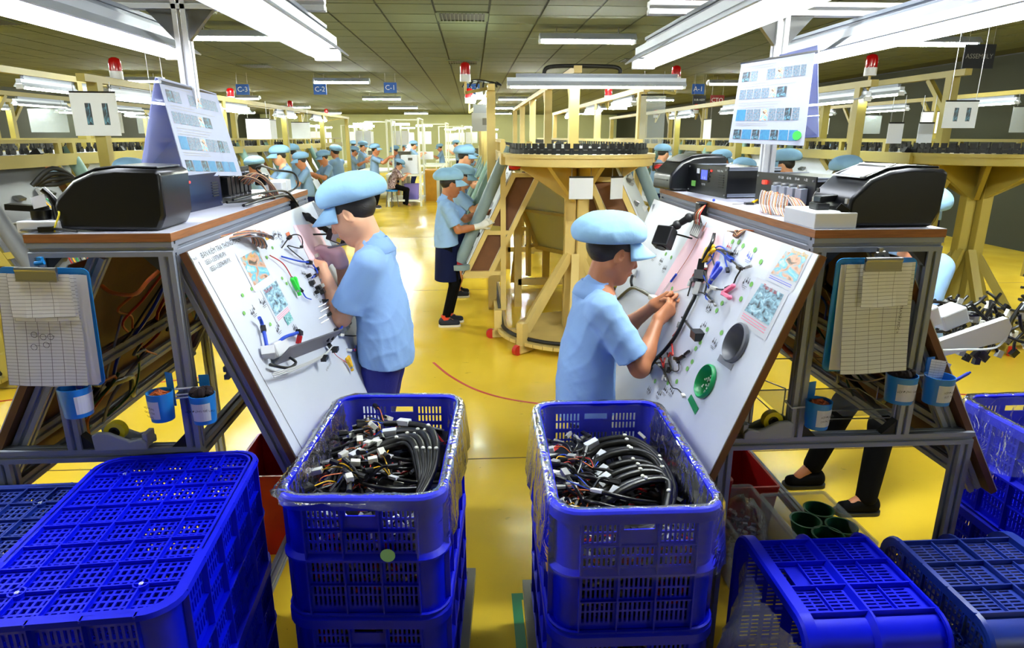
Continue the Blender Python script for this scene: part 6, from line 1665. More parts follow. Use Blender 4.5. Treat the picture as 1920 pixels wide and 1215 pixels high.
# woman at the left board: faces -x, near arm raised to the board
ll, rl = (-0.415, 2.93, 0), PI - 0.06
HL = tolocal(ll, rl, (-0.672, 2.895, 1.295)); HR = tolocal(ll, rl, (-0.625, 3.03, 1.335))
person('woman in pale blue shirt and cap bending to the left board', ll, rl, dict(s=1.045, lean=0.10, hp=0.52, hy=-0.02, res=0.009, hero=2, puff=1.08, fold=1,
    hands=[(HL, (-0.3, 0.35, -1.0), (0.95, -0.10, 0.15), (0.1, -0.75, -0.5), (0.45, 0.55, 0.65, 0.75)), (HR, (-0.1, -0.4, -1.0), (0.95, 0.1, 0.1), (0.2, 0.75, -0.4), (0.5, 0.6, 0.7, 0.8))],
    gloves=(0, 'pink_pale'), skin='skin_pale', legs='royal_trouser', hem=0.815, feet=((0.0, 0.10), (0.0, -0.10)), shoe='black_cloth'))
# ------------------------------------------------------------------ carousel conveyor lines
def conveyor(label, cx, y0, y1, r, wood, wheel_detail):
    t = thing('carousel_line', label, 'conveyor', (cx, y0, 0))
    Ly = y1 - y0; z0, z1 = 1.61, 1.71
    B = lambda nm, m=wood: (lambda mb, **k: mb.build(nm, m, t, **k))
    # end wheel
    MB().lathe([(0.05, z0 + 0.01), (r - 0.01, z0), (r, z0 + 0.005), (r, z1 - 0.03), (r + 0.015, z1 - 0.03), (r + 0.015, z1), (0.05, z1)], n=48).build('end_wheel', wood, t, smooth=35)
    if wheel_detail:
        for k in range(8):
            a = k * PI / 4 + 0.2; c, s_ = math.cos(a), math.sin(a)
            f = MB(); f.add([(0.07 * c - 0.02 * s_, 0.07 * s_ + 0.02 * c, 1.28), (0.07 * c + 0.02 * s_, 0.07 * s_ - 0.02 * c, 1.28), ((r - 0.08) * c + 0.02 * s_, (r - 0.08) * s_ - 0.02 * c, z0), ((r - 0.08) * c - 0.02 * s_, (r - 0.08) * s_ + 0.02 * c, z0),
                 (0.07 * c - 0.02 * s_, 0.07 * s_ + 0.02 * c, z0), (0.07 * c + 0.02 * s_, 0.07 * s_ - 0.02 * c, z0)], [(0, 1, 2, 3), (1, 5, 2), (0, 3, 4), (0, 4, 5, 1)])
            f.build('wheel_strut', wood, t)
    for dx, dy in ((-0.06, 0.02), (0.045, -0.05), (0.05, 0.07)): MB().bar((dx, dy, 0.0), (dx, dy, z0), 0.10).build('column', wood, t, bev=0.006)
    for k in range(6):
        a = PI + 0.35 + k * PI / 3; c, s_ = math.cos(a), math.sin(a); MB().bar((0.07 * c, 0.07 * s_, 0.80), (0.52 * c, 0.52 * s_, 0.10), 0.07, 0.07).build('brace', wood, t)
    MB().lathe([(0.56, 0.06), (0.56, 0.10), (0.01, 0.10), (0.01, 0.06)], n=36).build('base_plate', wood, t, smooth=35)
    # floor rail: half ring and two straights
    ring = [((r + 0.03) * math.cos(a), (r + 0.03) * math.sin(a), 0.13) for a in [PI + PI * i / 24 for i in range(25)]]
    path = [(-(r + 0.03), Ly, 0.13), (-(r + 0.03), Ly / 2, 0.13)] + ring + [(r + 0.03, Ly / 2, 0.13), (r + 0.03, Ly, 0.13)]
    MB().tube(path, 0.018, 8).build('guide_rail', 'dark_metal', t, smooth=60)
    f = MB()
    for p, q in zip(path, path[1:]): f.bar((p[0], p[1], 0.09), (q[0], q[1], 0.09), 0.10, 0.03)
    f.build('rail_bed', wood, t)
    for a in (PI + 0.02, PI + 0.75, PI + 1.5, PI + 2.3, 0.0):
        c, s_ = math.cos(a) * (r + 0.03), math.sin(a) * (r + 0.03)
        b_ = MB().box((c * 1.06, s_ * 1.06, 0.16), (0.07, 0.07, 0.24), Matrix.Rotation(a, 3, 'Z')).build('foot_post', wood, t)
        f = MB(); f.bar((c * 0.75, s_ * 0.75, 0.05), (c * 1.14, s_ * 1.14, 0.05), 0.07, 0.07); f.build('outrigger', wood, b_)
        MB().cyl((c * 1.16 - 0.02 * math.sin(a), s_ * 1.16 + 0.02 * math.cos(a), 0.045), (c * 1.16 + 0.02 * math.sin(a), s_ * 1.16 - 0.02 * math.cos(a), 0.045), 0.045, n=16).build('caster', 'red_wire', b_, smooth=40)
    # side beams with an upper rail on spacers
    for q in (-1, 1):
        MB().mm(q * r - 0.035, q * r + 0.035, 0.0, Ly, z0, z1).build('side_beam', wood, t)
        MB().mm(q * r - 0.02, q * r + 0.02, 0.4, Ly, 1.80, 1.83).build('upper_rail', wood, t)
        for k in range(int(Ly / 0.8)): MB().mm(q * r - 0.02, q * r + 0.02, 0.42 + 0.8 * k, 0.47 + 0.8 * k, z1, 1.80).build('spacer', wood, t)
        for k in range(int(Ly / 2.2)):
            y = 1.2 + 2.2 * k
            MB().mm(q * (r - 0.2) - 0.04, q * (r - 0.2) + 0.04, y - 0.04, y + 0.04, 0.0, z0).build('post', wood, t)
            MB().bar((q * (r - 0.2), y, 1.1), (q * (r - 0.04), y + 0.5, z0), 0.05).build('knee_brace', wood, t)
            MB().bar((q * (r - 0.2), y, 0.75), (q * (r - 0.2), y + 0.9, 0.1), 0.06).build('brace', wood, t)
    for k in range(int(Ly / 2.2)): MB().mm(-r + 0.2, r - 0.2, 1.16 + 2.2 * k, 1.24 + 2.2 * k, 0.25, 0.32).build('tie', wood, t)
    # chain
    lk = None
    for i in range(26):
        a = PI + PI * i / 25; x, y = (r - 0.07) * math.cos(a), (r - 0.07) * math.sin(a)
        if lk is None:
            f = MB(); f.box((0, 0, 0.02), (0.035, 0.075, 0.03)); f.cyl((0, -0.03, 0.0), (0, -0.03, 0.05), 0.014, n=8); f.cyl((0, 0.03, 0.0), (0, 0.03, 0.05), 0.014, n=8); f.box((0, 0, 0.062), (0.012, 0.05, 0.05)); lk = f.build('chain_link', 'black_rubber', t); o = lk
        else: o = lk.copy(); COL.objects.link(o)
        o.location = (x, y, z1 + 0.002); o.rotation_euler = (0, 0, a)
    for q in (-1, 1):
        for k in range(int(min(Ly, 12) / 0.16)):
            o = lk.copy(); COL.objects.link(o); o.location = (q * (r - 0.07), 0.1 + 0.16 * k, z1 + 0.002); o.rotation_euler = (0, 0, 0)
    return t
def gantry(label, x, y0, y1, wood, n=4, zt=2.42, mid=True):
    """row of tall posts carrying a long beam for the lamps"""
    t = thing('lamp_gantry', label, 'gantry', (x, y0, 0)); L = y1 - y0
    for k in range(n):
        y = L * k / (n - 1)
        MB().mm(-0.045, 0.045, y - 0.045, y + 0.045, 0, zt).build('post', wood, t)
        if mid: MB().bar((0, y, zt - 0.35), (0, y + 0.35, zt), 0.05).build('brace', wood, t)
    MB().mm(-0.035, 0.035, -0.2, L + 0.2, zt, zt + 0.06).build('beam', wood, t)
    return t
conveyor('yellow wooden carousel line standing in the middle of the aisle', 0.95, 6.0, 16.5, 0.66, 'yellow_wood', True)
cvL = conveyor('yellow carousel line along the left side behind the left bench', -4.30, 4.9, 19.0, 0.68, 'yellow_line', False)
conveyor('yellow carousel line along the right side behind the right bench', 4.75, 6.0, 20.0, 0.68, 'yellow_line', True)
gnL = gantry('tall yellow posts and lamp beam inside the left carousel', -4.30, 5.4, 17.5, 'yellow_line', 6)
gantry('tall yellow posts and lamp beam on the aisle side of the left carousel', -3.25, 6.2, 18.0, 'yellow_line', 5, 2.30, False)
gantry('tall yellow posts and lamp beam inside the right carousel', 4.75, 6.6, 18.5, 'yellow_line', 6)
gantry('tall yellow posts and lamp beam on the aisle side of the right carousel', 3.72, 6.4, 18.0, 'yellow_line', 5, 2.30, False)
gantry('tall cream posts and beam rising from the middle carousel', 0.95, 6.35, 15.0, 'yellow_wood', 5, 2.40)
gantry('cream posts and lamp beam on the left of the middle carousel', 0.20, 7.1, 15.5, 'yellow_wood', 5, 2.30, False)
gantry('cream posts and lamp beam on the right of the middle carousel', 1.95, 7.8, 16.0, 'yellow_wood', 4, 2.34, False)

def carrier(label, loc, rz, wood='yellow_wood', face='white_board', pipe='grey_pipe', near=True, group=None, ne=-1):
    """tilted assembly board hung from the chain; +x faces the worker"""
    t = thing('assembly_board', label, 'assembly board', loc, rz, group)
    Fx = lambda z: 0.39 - 0.495 * (z - 0.5); zt, zb, hl, dp = 1.50, 0.52, 0.55, 0.24
    for y in (-hl, hl):
        MB().bar((Fx(zt), y, zt), (Fx(zb), y, zb), 0.045, 0.045, (0, 1, 0)).build('frame_bar', wood, t)
        MB().bar((Fx(zt) - dp, y, zt), (Fx(zb) - dp, y, zb), 0.045, 0.045, (0, 1, 0)).build('frame_bar', wood, t)
        for z in (zt, zb, 0.95): MB().bar((Fx(z) - dp, y, z), (Fx(z), y, z), 0.04).build('frame_tie', wood, t)
        f = MB(); yy = y * 0.975; f.add([(Fx(zt) - dp, yy, zt), (Fx(zt), yy, zt), (Fx(zb), yy, zb), (Fx(zb) - dp, yy, zb)], [(0, 1, 2, 3)]); o = f.build('end_panel', 'ply_back', t); md = o.modifiers.new('solid', 'SOLIDIFY'); md.thickness = 0.008
    for z in (zt, zb):
        for d_ in (0, dp): MB().bar((Fx(z) - d_, -hl, z), (Fx(z) - d_, hl, z), 0.045).build('frame_bar', wood, t)
    n = Vector((1, 0, 0.495)).normalized()
    f = MB(); a = [Vector((Fx(1.72), -hl, 1.72)), Vector((Fx(1.72), hl, 1.72)), Vector((Fx(zb), hl, zb)), Vector((Fx(zb), -hl, zb))]; a = [p + n * 0.026 for p in a]; q = [p + n * 0.012 for p in a]
    f.add(a + q, [(3, 2, 1, 0), (4, 5, 6, 7), (0, 1, 5, 4), (1, 2, 6, 5), (2, 3, 7, 6), (3, 0, 4, 7)]); f.build('board_face', face, t)
    MB().bar((Fx(1.0) - dp, -hl, 1.0), (Fx(1.0) - dp, hl, 1.0), 0.03).build('frame_bar', wood, t)
    f = MB(); f.add([(Fx(zt) - dp + 0.02, -hl, zt), (Fx(zt) - dp + 0.02, hl, zt), (Fx(zb) - dp + 0.02, hl, zb), (Fx(zb) - dp + 0.02, -hl, zb)], [(0, 1, 2, 3)]); o = f.build('back_panel', 'bench_white', t); md = o.modifiers.new('solid', 'SOLIDIFY'); md.thickness = 0.008
    # half-pipe trough across the near edge
    en = ne * hl; ei = ne * (hl - 0.02)
    pt = Vector((Fx(1.76) + 0.17, ei, 1.76)); pb = Vector((Fx(0.66) + 0.12, ei, 0.66))
    pp = MB().cyl(pt, pb, 0.058, n=20).build('grey_pipe', pipe, t, smooth=50)
    MB().cyl(pb, pb + (pb - pt).normalized() * 0.03, 0.05, n=16).build('red_cap', 'red_bin', pp)
    MB().cyl(pb + Vector((0, 0, -0.02)), pb + Vector((0.0, 0, -0.07)), 0.11, n=20).build('pipe_tray', pipe, pp)
    MB().bar(pt + Vector((-0.06, 0, -0.02)), (0.0, ei, 1.76), 0.03, 0.05).build('top_arm', wood, t)
    MB().mm(-0.025, 0.025, en - 0.025, en + 0.025, 0.17, 1.80).build('hanger_post', wood, t)
    MB().bar((0, en, 0.98), (Fx(0.98) + 0.12, en, 1.02), 0.03, 0.05).build('cross_tie', 'yellow_line', t)
    MB().bar((0, en, 0.55), (Fx(0.55) - 0.02, en, 0.55), 0.05, 0.04).build('lower_arm', wood, t)
    MB().bar((Fx(zt) - 0.1, hl - 0.2, 1.62), (0, hl - 0.2, 1.74), 0.05).build('hook', 'dark_metal', t)
    random.seed(int(loc[1] * 10) + 3)
    for k in range(22 if near else 9):
        z = random.uniform(0.62, 1.6); y = random.uniform(-hl + 0.1, hl - 0.1); p = Vector((Fx(z), y, z)) + n * 0.05
        R = Matrix.Rotation(0.46, 3, 'Y')
        m = random.choice(['connector_grey', 'black_plastic', 'white_plastic', 'steel', 'black_plastic'])
        if k % 3: MB().box(p, (0.05, random.uniform(0.05, 0.12), random.uniform(0.02, 0.05)), R).build('fixture_block', m, t)
        else: MB().cyl(p - Vector((0, 0.16, 0)), p + Vector((0, 0.16, 0)), 0.007, n=6).build('fixture_rod', 'steel', t)
    return t
gC = 'assembly boards on the carousels'
cR = carrier('assembly board with a grey pipe in front of the woman in the navy apron skirt', (0.29, 6.95, 0), PI, group=gC, ne=1)
words_ = ['second', 'third', 'fourth', 'fifth', 'sixth', 'seventh']
cN = carrier('assembly board second in the row on the left of the middle carousel', (0.29, 8.30, 0), PI, near=False, group=gC, pipe='grey_pipe_green', ne=1)
for k in range(1, 6): dup(cN, (0.29, 8.30 + 1.35 * k, 0), (0, 0, PI), 'assembly board %s in the row on the left of the middle carousel' % words_[k], gC)
dup(cR, (1.50, 6.15, 0), (0, 0, -0.30), 'assembly board turning round the near right end of the middle carousel', gC)
for k in range(4): dup(cN, (1.62, 7.75 + 1.35 * k, 0), (0, 0, 0), 'assembly board %s on the right side of the middle carousel' % ['first', 'second', 'third', 'fourth'][k], gC)
dup(cN, (0.99, 7.6, 0), (0, 0, 0.6), 'assembly board hanging inside the middle carousel behind its column', gC)
cG = carrier('dark grey assembly board with hanging black hoses at the left edge', (-3.62, 5.55, 0), 0.0, 'yellow_line', 'grey_bowl', 'grey_bowl', False, gC)
cW = carrier('white assembly board behind the left bench printer', (-3.62, 6.9, 0), 0.0, 'yellow_line', 'white_board', 'grey_pipe_green', False, gC)
for k in range(1, 7): dup(cW, (-3.62, 6.9 + 1.5 * k, 0), (0, 0, 0), 'white assembly board on the left carousel, %s behind the printer' % words_[k - 1], gC)
cX = carrier('grey assembly board at the near end of the right carousel', (4.07, 6.5, 0), PI, 'yellow_line', 'grey_bowl', 'grey_bowl', False, gC)
for k in range(1, 6): dup(cW, (4.07, 6.5 + 1.5 * k, 0), (0, 0, PI), 'white assembly board on the right carousel, %s from its near end' % words_[k - 1], gC)
t = thing('black_hose', 'black looped hoses hanging on the dark grey board at the left edge', 'hose', (-3.40, 5.2, 1.2))
for k in range(4): MB().tube(spline([(0.1, 0.0 + 0.03 * k, 0.3), (0.2, 0.12, 0.42 - 0.04 * k), (0.26, 0.3, 0.30), (0.30, 0.36 - 0.03 * k, -0.05), (0.34, 0.2, -0.3)], 6), 0.018, 8).build('hose', 'black_rubber', t, smooth=60)
for k, m in enumerate(('red_wire', 'yellow', 'green', 'cable_black', 'connector_white', 'red_wire')): MB().tube(spline([(0.12 + 0.02 * k, 0.02 * k, 0.2), (0.26 + 0.02 * k, 0.03 * k, 0.0), (0.22 + 0.03 * k, 0.05, -0.2), (0.36, 0.04 * k - 0.05, -0.38)], 5), 0.006, 6).build('lead', m, t)

# red beacons
def beacon(x, y, z, label, s=1.0, gx=None):
    t = thing('beacon_light', label, 'beacon', (x, y, z), group='red beacon lights')
    MB().lathe([(0.05 * s, 0), (0.055 * s, 0.0), (0.055 * s, 0.07 * s), (0.045 * s, 0.07 * s)], n=18).build('base', 'white_plastic', t, smooth=40)
    MB().lathe([(0.052 * s, 0.07 * s), (0.054 * s, 0.14 * s), (0.046 * s, 0.175 * s), (0.02 * s, 0.19 * s)], n=18).build('dome', 'beacon_red', t, smooth=50)
    MB().cyl((0, 0, -0.12), (0, 0, 0), 0.012, n=8).build('stem', 'yellow_wood', t)
    gx = min(((-3.25, 2.36), (-4.3, 2.48), (0.20, 2.36), (1.95, 2.40), (3.72, 2.36), (4.75, 2.48), (0.95, 2.46)), key=lambda g: abs(g[0] - x))
    MB().bar((0, 0, -0.11), (gx[0] - x, 0.0, gx[1] - z - 0.02), 0.03).build('bracket_arm', 'yellow_line', t)
for x, y, z, l in ((-0.06, 7.2, 2.40, 'red beacon light over the aisle above the middle carousel workers'), (-0.03, 9.0, 2.27, 'red beacon light below and behind the one over the aisle'), (-3.25, 6.6, 2.36, 'red beacon light behind the left bench'),
        (-3.57, 10.5, 2.36, 'red beacon light to the left of sign C-3'), (-3.62, 14.0, 2.36, 'red beacon light under sign C-2'), (-3.75, 18.0, 2.36, 'red beacon light furthest down the left carousel'), (2.33, 7.8, 2.44, 'red beacon light behind the end of the long crosswise lamp'),
        (3.72, 6.3, 2.40, 'red beacon light on the right carousel beam'), (4.65, 14.0, 2.32, 'red beacon light under sign CTQ'), (4.62, 17.0, 2.32, 'red beacon light furthest down the right carousel'), (2.0, 10.0, 2.36, 'red beacon light between the middle and right carousels')):
    beacon(x, y, z, l)
# lamps along the lines
tube_lamp((1.13, 6.2, 2.30), 1.62, 'long crosswise tube lamp over the middle carousel wheel', 'tube_far', 'x', 1)
t = thing('lamp_cable', 'black cable loop on top of the crosswise lamp', 'cable', (1.0, 6.2, 2.40)); MB().tube(spline([(-0.35, 0, -0.01), (-0.3, 0, 0.05), (0.0, 0, 0.06), (0.3, 0, 0.05), (0.34, 0, 0.0)], 6), 0.018, 8).build('hose', 'black_rubber', t, smooth=60)
gl = 'tube lamps along the carousels'
L0 = None
for x, y, l in ((-3.25, 7.0, 'left carousel, first lamp'), (-3.25, 9.6, 'left carousel, second lamp'), (-3.25, 12.2, 'left carousel, third lamp'), (-3.25, 14.8, 'left carousel, fourth lamp'), (-4.3, 7.5, 'left carousel, far side, first lamp'), (-4.3, 10.5, 'left carousel, far side, second lamp'),
                (3.72, 6.9, 'right carousel, first lamp'), (3.72, 9.4, 'right carousel, second lamp'), (3.72, 12.0, 'right carousel, third lamp'), (4.75, 8.0, 'right carousel, far side, first lamp'), (4.75, 11.0, 'right carousel, far side, second lamp'),
                (1.95, 8.8, 'right of the middle carousel, first lamp'), (1.95, 11.0, 'right of the middle carousel, second lamp'), (1.95, 13.4, 'right of the middle carousel, third lamp'), (0.20, 9.2, 'left of the middle carousel, first lamp'), (0.20, 11.6, 'left of the middle carousel, second lamp'), (0.20, 14.0, 'left of the middle carousel, third lamp')):
    lb = 'tube lamp hung on the gantry, ' + l
    z = {-4.3: 2.324, 4.75: 2.324, 1.95: 2.244}.get(x, 2.204)
    if L0 is None: L0 = tube_lamp((x, y, z), 1.25, lb, 'tube_far', 'y', 1, gl)
    else: dup(L0, (x, y, z), label=lb)
dup(cvL, (-7.9, 4.4, 0), label='second yellow carousel line further left, behind the first')
dup(gnL, (-7.9, 5.0, 0), label='tall yellow posts and lamp beam inside the second left carousel')
dup(gnL, (-6.6, 5.0, 0), label='tall yellow posts and lamp beam between the two left carousels')
dup(gnL, (7.6, 6.0, 0), label='tall yellow posts and lamp beam by the right wall')
for k in range(5):
    dup(L0, (-6.6, 5.8 + 2.6 * k, 2.324), label='tube lamp between the two left carousels, %s from the near end' % nth[k])
    dup(L0, (-7.9, 6.4 + 2.6 * k, 2.324), label='tube lamp over the second left carousel, %s from the near end' % nth[k])
    dup(L0, (7.6, 7.4 + 2.4 * k, 2.324), label='tube lamp by the right wall, %s from the near end' % nth[k])
# sheets hung above the lines
def poster(loc, w, h, rz, label, m='paper_white', strip=True, cl=0.25):
    t = thing('hanging_sheet', label, 'sheet', loc, rz)
    MB().mm(-w / 2, w / 2, -0.003, 0.003, -h, 0).build('sheet', m, t)
    f = MB(); f.cyl((-w / 2, 0, 0.0), (w / 2, 0, 0), 0.008, n=6); f.build('top_rod', 'dark_metal', t)
    for q in (-1, 1): MB().cyl((q * w * 0.4, 0, 0), (q * w * 0.4, 0, cl), 0.003, n=5).build('cord', 'steel', t)
    if strip:
        for q in (-0.15, 0.22): MB().quad((q * w - 0.05 * w, -0.004, -h * 0.75), (q * w + 0.08 * w, -0.004, -h * 0.75), (q * w + 0.08 * w, -0.004, -h * 0.25), (q * w - 0.05 * w, -0.004, -h * 0.25)).build('picture', 'photo_dark', t)
poster((-3.24, 6.12, 2.22), 0.36, 0.36, 0.15, 'grey plastic sheet with two dark pictures hanging at the upper left', 'paper', cl=0.085)
poster((-2.62, 5.95, 2.06), 0.14, 0.19, 0.0, 'small pale sheet hanging beside the left instruction stand', strip=False, cl=ZC - 2.06)
poster((4.52, 6.1, 2.17), 0.30, 0.24, -0.1, 'white plastic sheet with two dark pictures hanging at the upper right', 'paper', cl=ZC - 2.17)
poster((4.05, 6.3, 1.98), 0.15, 0.19, 0.0, 'small pale sheet hanging under the right carousel lamp, left one', strip=False)
poster((4.35, 6.3, 1.98), 0.15, 0.19, 0.0, 'small pale sheet hanging under the right carousel lamp, right one', strip=False)
poster((0.90, 5.50, 1.53), 0.20, 0.18, 0.0, 'blank paper sheet hanging under the carousel wheel, left of its column', strip=False, cl=0.09)
poster((1.20, 5.50, 1.53), 0.13, 0.18, 0.5, 'blank paper sheet hanging under the carousel wheel, right of its column', strip=False, cl=0.09)
for k in range(6):
    poster((-6.6, 6.0 + 1.7 * k, 2.28), 0.5, 0.36, 0.5, 'clear plastic sheet hanging between the left carousels, %s from the near end' % nth[k], 'clear_bin' if k % 2 else 'paper', strip=k % 2 == 0, cl=0.14)
    poster((7.6, 7.0 + 1.9 * k, 2.25), 0.45, 0.34, -0.3, 'plastic sheet hanging by the right wall, %s from the near end' % nth[k], 'clear_bin' if k % 2 else 'paper', strip=False, cl=0.17)
poster((2.03, 7.6, 2.30), 0.28, 0.52, 0.0, 'clear plastic curtain hanging under the end of the crosswise lamp', 'clear_bin', strip=False)
for k, (x, y) in enumerate(((-3.25, 8.3), (-3.25, 9.0), (-3.25, 10.6), (-3.25, 11.4), (-3.25, 13.2), (3.72, 8.0), (3.72, 8.6), (3.72, 10.6))):
    poster((x, y, 2.12), 0.34, 0.30, PI / 2 if k % 2 else 0.2, 'pale sheet hanging on the %s gantry, number %s from the near end' % ('left' if x < 0 else 'right', nth[k if x < 0 else k - 5]), 'paper', strip=False)
for x, y, l in ((0.37, 5.90, 'left'), (1.62, 5.75, 'right')):
    t = thing('stop_button', 'red stop switch at the %s of the carousel wheel' % l, 'switch', (x, y, 1.60)); MB().ell((0, -0.03, 0), (0.055, 0.03, 0.028), 14, 8).build('button', 'red', t, smooth=60); MB().box((0, 0.02, 0), (0.10, 0.05, 0.07)).build('housing', 'grille', t)

# white column lamp unit at the head of the middle gantry
t = thing('lamp_unit', 'white lamp and control box unit hanging at the head of the middle carousel', 'lamp', (0.10, 8.3, 1.95))
MB().mm(-0.10, 0.14, 0, 0.3, -0.03, 0.18).build('box', 'white_plastic', t); MB().mm(-0.08, 0.10, 0, 0.5, 0.18, 0.28).build('housing', 'lamp_body', t)
for q in (-1, 1): MB().cyl((q * 0.07, -0.02, 0.36), (q * 0.07, 0.9, 0.36), 0.03, n=10).build('tube', 'tube_far', t, smooth=50)
MB().mm(0.03, 0.12, -0.01, 0.0, 0.04, 0.12).build('cover', 'connector_grey', t); MB().mm(-0.04, 0.04, 0, 0.9, 0.38, 0.46).build('reflector', 'lamp_body', t)
t = thing('dark_tangle', 'black cable tangle on top of the left lamp gantry', 'cable', (0.1, 8.2, 2.42)); random.seed(5)
for k in range(6): MB().tube(spline([(-0.2 + 0.08 * k, 0, 0), (-0.15 + 0.07 * k, 0.1, 0.06), (0.0 + 0.05 * k, 0.05, 0.08 - 0.01 * k), (0.25, 0.0, 0.02)], 5), 0.010, 6).build('cable', 'black_rubber', t)

# ------------------------------------------------------------------ far work tables
def bench(label, x, y, w, l, extras=True):
    t = thing('work_table', label, 'table', (x, y, 0), 0)
    MB().mm(-w / 2, w / 2, -l / 2, l / 2, 0.82, 0.87).build('table_top', 'bench_white', t)
    for sx in (-1, 1):
        for sy in (-1, 1): MB().mm(sx * (w / 2 - 0.03) - 0.025, sx * (w / 2 - 0.03) + 0.025, sy * (l / 2 - 0.03) - 0.025, sy * (l / 2 - 0.03) + 0.025, 0, 2.35 if (sy > 0 or sx > 0) else 0.82).build('leg', 'bench_white', t)
    MB().mm(-w / 2, w / 2, -l / 2, l / 2, 0.14, 0.18).build('lower_shelf', 'bench_white', t)
    MB().mm(w / 2 - 0.05, w / 2, -l / 2, l / 2, 2.31, 2.35).build('top_rail', 'bench_white', t); MB().mm(-w / 2, w / 2, l / 2 - 0.05, l / 2, 2.31, 2.35).build('top_rail', 'bench_white', t)
    return t
bench('white steel table with a machine box beside the seated worker', -1.88, 19.2, 0.95, 1.6)
t = thing('machine_box', 'white machine box on the far table', 'machine', (-1.75, 18.9, 0.87)); MB().mm(-0.22, 0.24, -0.2, 0.2, 0, 0.5).build('case', 'white_plastic', t, bev=0.01); MB().mm(-0.02, 0.10, -0.206, -0.2, 0.36, 0.43).build('display', 'grille', t)
bin_('purple_bin', (-1.70, 18.75, 0.18), 0.40, 0.3, 0.42, 'purple_bin', 'purple bin on the lower shelf of the far table')
t = thing('cabinet', 'orange wooden cabinet behind the far table', 'cabinet', (-1.15, 20.6, 0)); MB().mm(-0.3, 0.3, -0.5, 0.5, 0, 0.9).build('body', 'orange_wood', t); MB().mm(-0.26, 0.26, -0.515, -0.5, 0.08, 0.82).build('door', 'orange_wood', t)
bench('white steel table among the left group of workers', -3.0, 21.5, 1.0, 2.2)
bench('white steel table far down the room', -1.4, 25.5, 1.0, 2.4)
bench('white steel table near the far wall on the left', -5.0, 28.0, 1.2, 3.0)
bench('white steel table near the far wall in the middle', -1.0, 31.0, 1.2, 3.0)
def rail_fence(label, x, y):
    t = thing('rack', label, 'rack', (x, y, 0))
    for q in (0, 1.5, 3.0): MB().mm(-0.03, 0.03, q - 0.03, q + 0.03, 0, 1.15).build('post', 'bench_white', t)
    MB().mm(-0.03, 0.03, 0, 3.0, 1.1, 1.15).build('rail', 'bench_white', t); MB().mm(-0.015, 0.015, 0, 3.0, 0.3, 1.05).build('mesh_panel', 'grille', t)
rail_fence('grey mesh screen at the end of the aisle, right one', -0.75, 14.5); rail_fence('grey mesh screen behind the far table', -2.2, 20.5)
random.seed(44)
for k in range(14):
    x = random.uniform(-6.5, 1.5); y = random.uniform(21, 38)
    t = thing('equipment_rack', 'tall equipment stand in the far part of the room, %s from the left' % (nth[k] if k < 14 else ''), 'stand', (-6.4 + 0.58 * k, y, 0))
    MB().cyl((0, 0, 0), (0, 0, 2.3), 0.03, n=8).build('pole', 'bench_white', t); MB().mm(-0.3, 0.3, -0.2, 0.2, 1.05, 1.25 + 0.3 * random.random()).build('box', random.choice(['white_plastic', 'grille', 'bench_white', 'dark_metal']), t)
    MB().mm(-0.35, 0.35, -0.25, 0.25, 0.80, 0.85).build('tray', 'bench_white', t); MB().mm(-0.25, 0.25, -0.02, 0.02, 1.6, 2.05).build('sheet', 'paper', t)
    MB().cyl((-0.3, 0, 2.25), (0.3, 0, 2.25), 0.03, n=8).build('tube', 'tube_far', t)

# ------------------------------------------------------------------ the other workers
def HP(x, z, dy=0.13, curl=0.5, up=(0.9, 0, 0.1)):
    return [((x, dy, z), (-0.2, 0.5, -1), up, (0.1, -0.8, -0.4), curl), ((x, -dy, z), (-0.2, -0.5, -1), up, (0.1, 0.8, -0.4), curl)]
person('woman in blue cap and navy apron skirt working at the grey pipe of the carousel', (-0.27, 6.46, 0), 0.05, dict(s=0.955, lean=0.04, hp=0.28, hy=0.05, res=0.0105, hero=1, hands=[((0.40, 0.10, 1.13), (-0.1, 0.4, -1), (0.9, 0, 0.1), (0.2, -0.6, -0.6), 0.4), ((0.33, -0.12, 1.02), (-0.2, -0.3, -1), (0.85, 0.1, 0.45), (0.1, 0.8, -0.3), 0.4)],
    gloves=(0, 'glove'), skin='skin_tan', legs='navy', skirt=0.50, legging='black_cloth', hem=0.86, sock='sock_red', feet=((0.04, 0.10), (0.0, -0.06)), capz=0.0, puff=1.1))
W4 = person('woman in blue cap and white gloves behind the woman in the navy apron skirt', (-0.18, 7.75, 0), 0.0, dict(s=0.95, lean=0.06, hp=0.40, res=0.0125, hands=HP(0.36, 1.16), gloves=('glove', 'glove'), skin='skin', legs='navy', skirt=0.5, hem=0.86))
P1 = person('x', (0, 0, 0), 0, dict(s=0.98, lean=0.07, hp=0.40, res=0.016, hands=HP(0.36, 1.15), skin='skin_tan', legs='navy', skirt=0.50, hem=0.85, capm='cap_dimmed', shirt='shirt_dimmed'))
P2 = person('x', (0, 0, 0), 0, dict(s=1.0, lean=0.12, hp=0.30, res=0.016, hands=HP(0.38, 1.22, 0.10), skin='skin', legs='navy', hem=0.82, capm='cap_dimmed', shirt='shirt_dimmed', bun=0, bust=0))
P3 = person('x', (0, 0, 0), 0, dict(s=1.03, lean=0.05, hp=0.15, res=0.016, hands=HP(0.42, 1.35, 0.10), skin='skin_tan', legs='black_cloth', hem=0.84, capm='cap_dimmed', shirt='shirt_dimmed', bun=0, bust=0, puff=0.85))
P1.location = (-2.92, 9.4, 0); P1.rotation_euler.z = PI - 0.35; P1['label'] = 'woman with a blue cap closest to the left connector unit, seen from behind'
P2.location = (-2.92, 10.8, 0); P2.rotation_euler.z = PI + 0.5; P2['label'] = 'broad-backed worker in pale blue shirt bending left, in front of the left group'; P2.scale = (1.08, 1.12, 1.06)
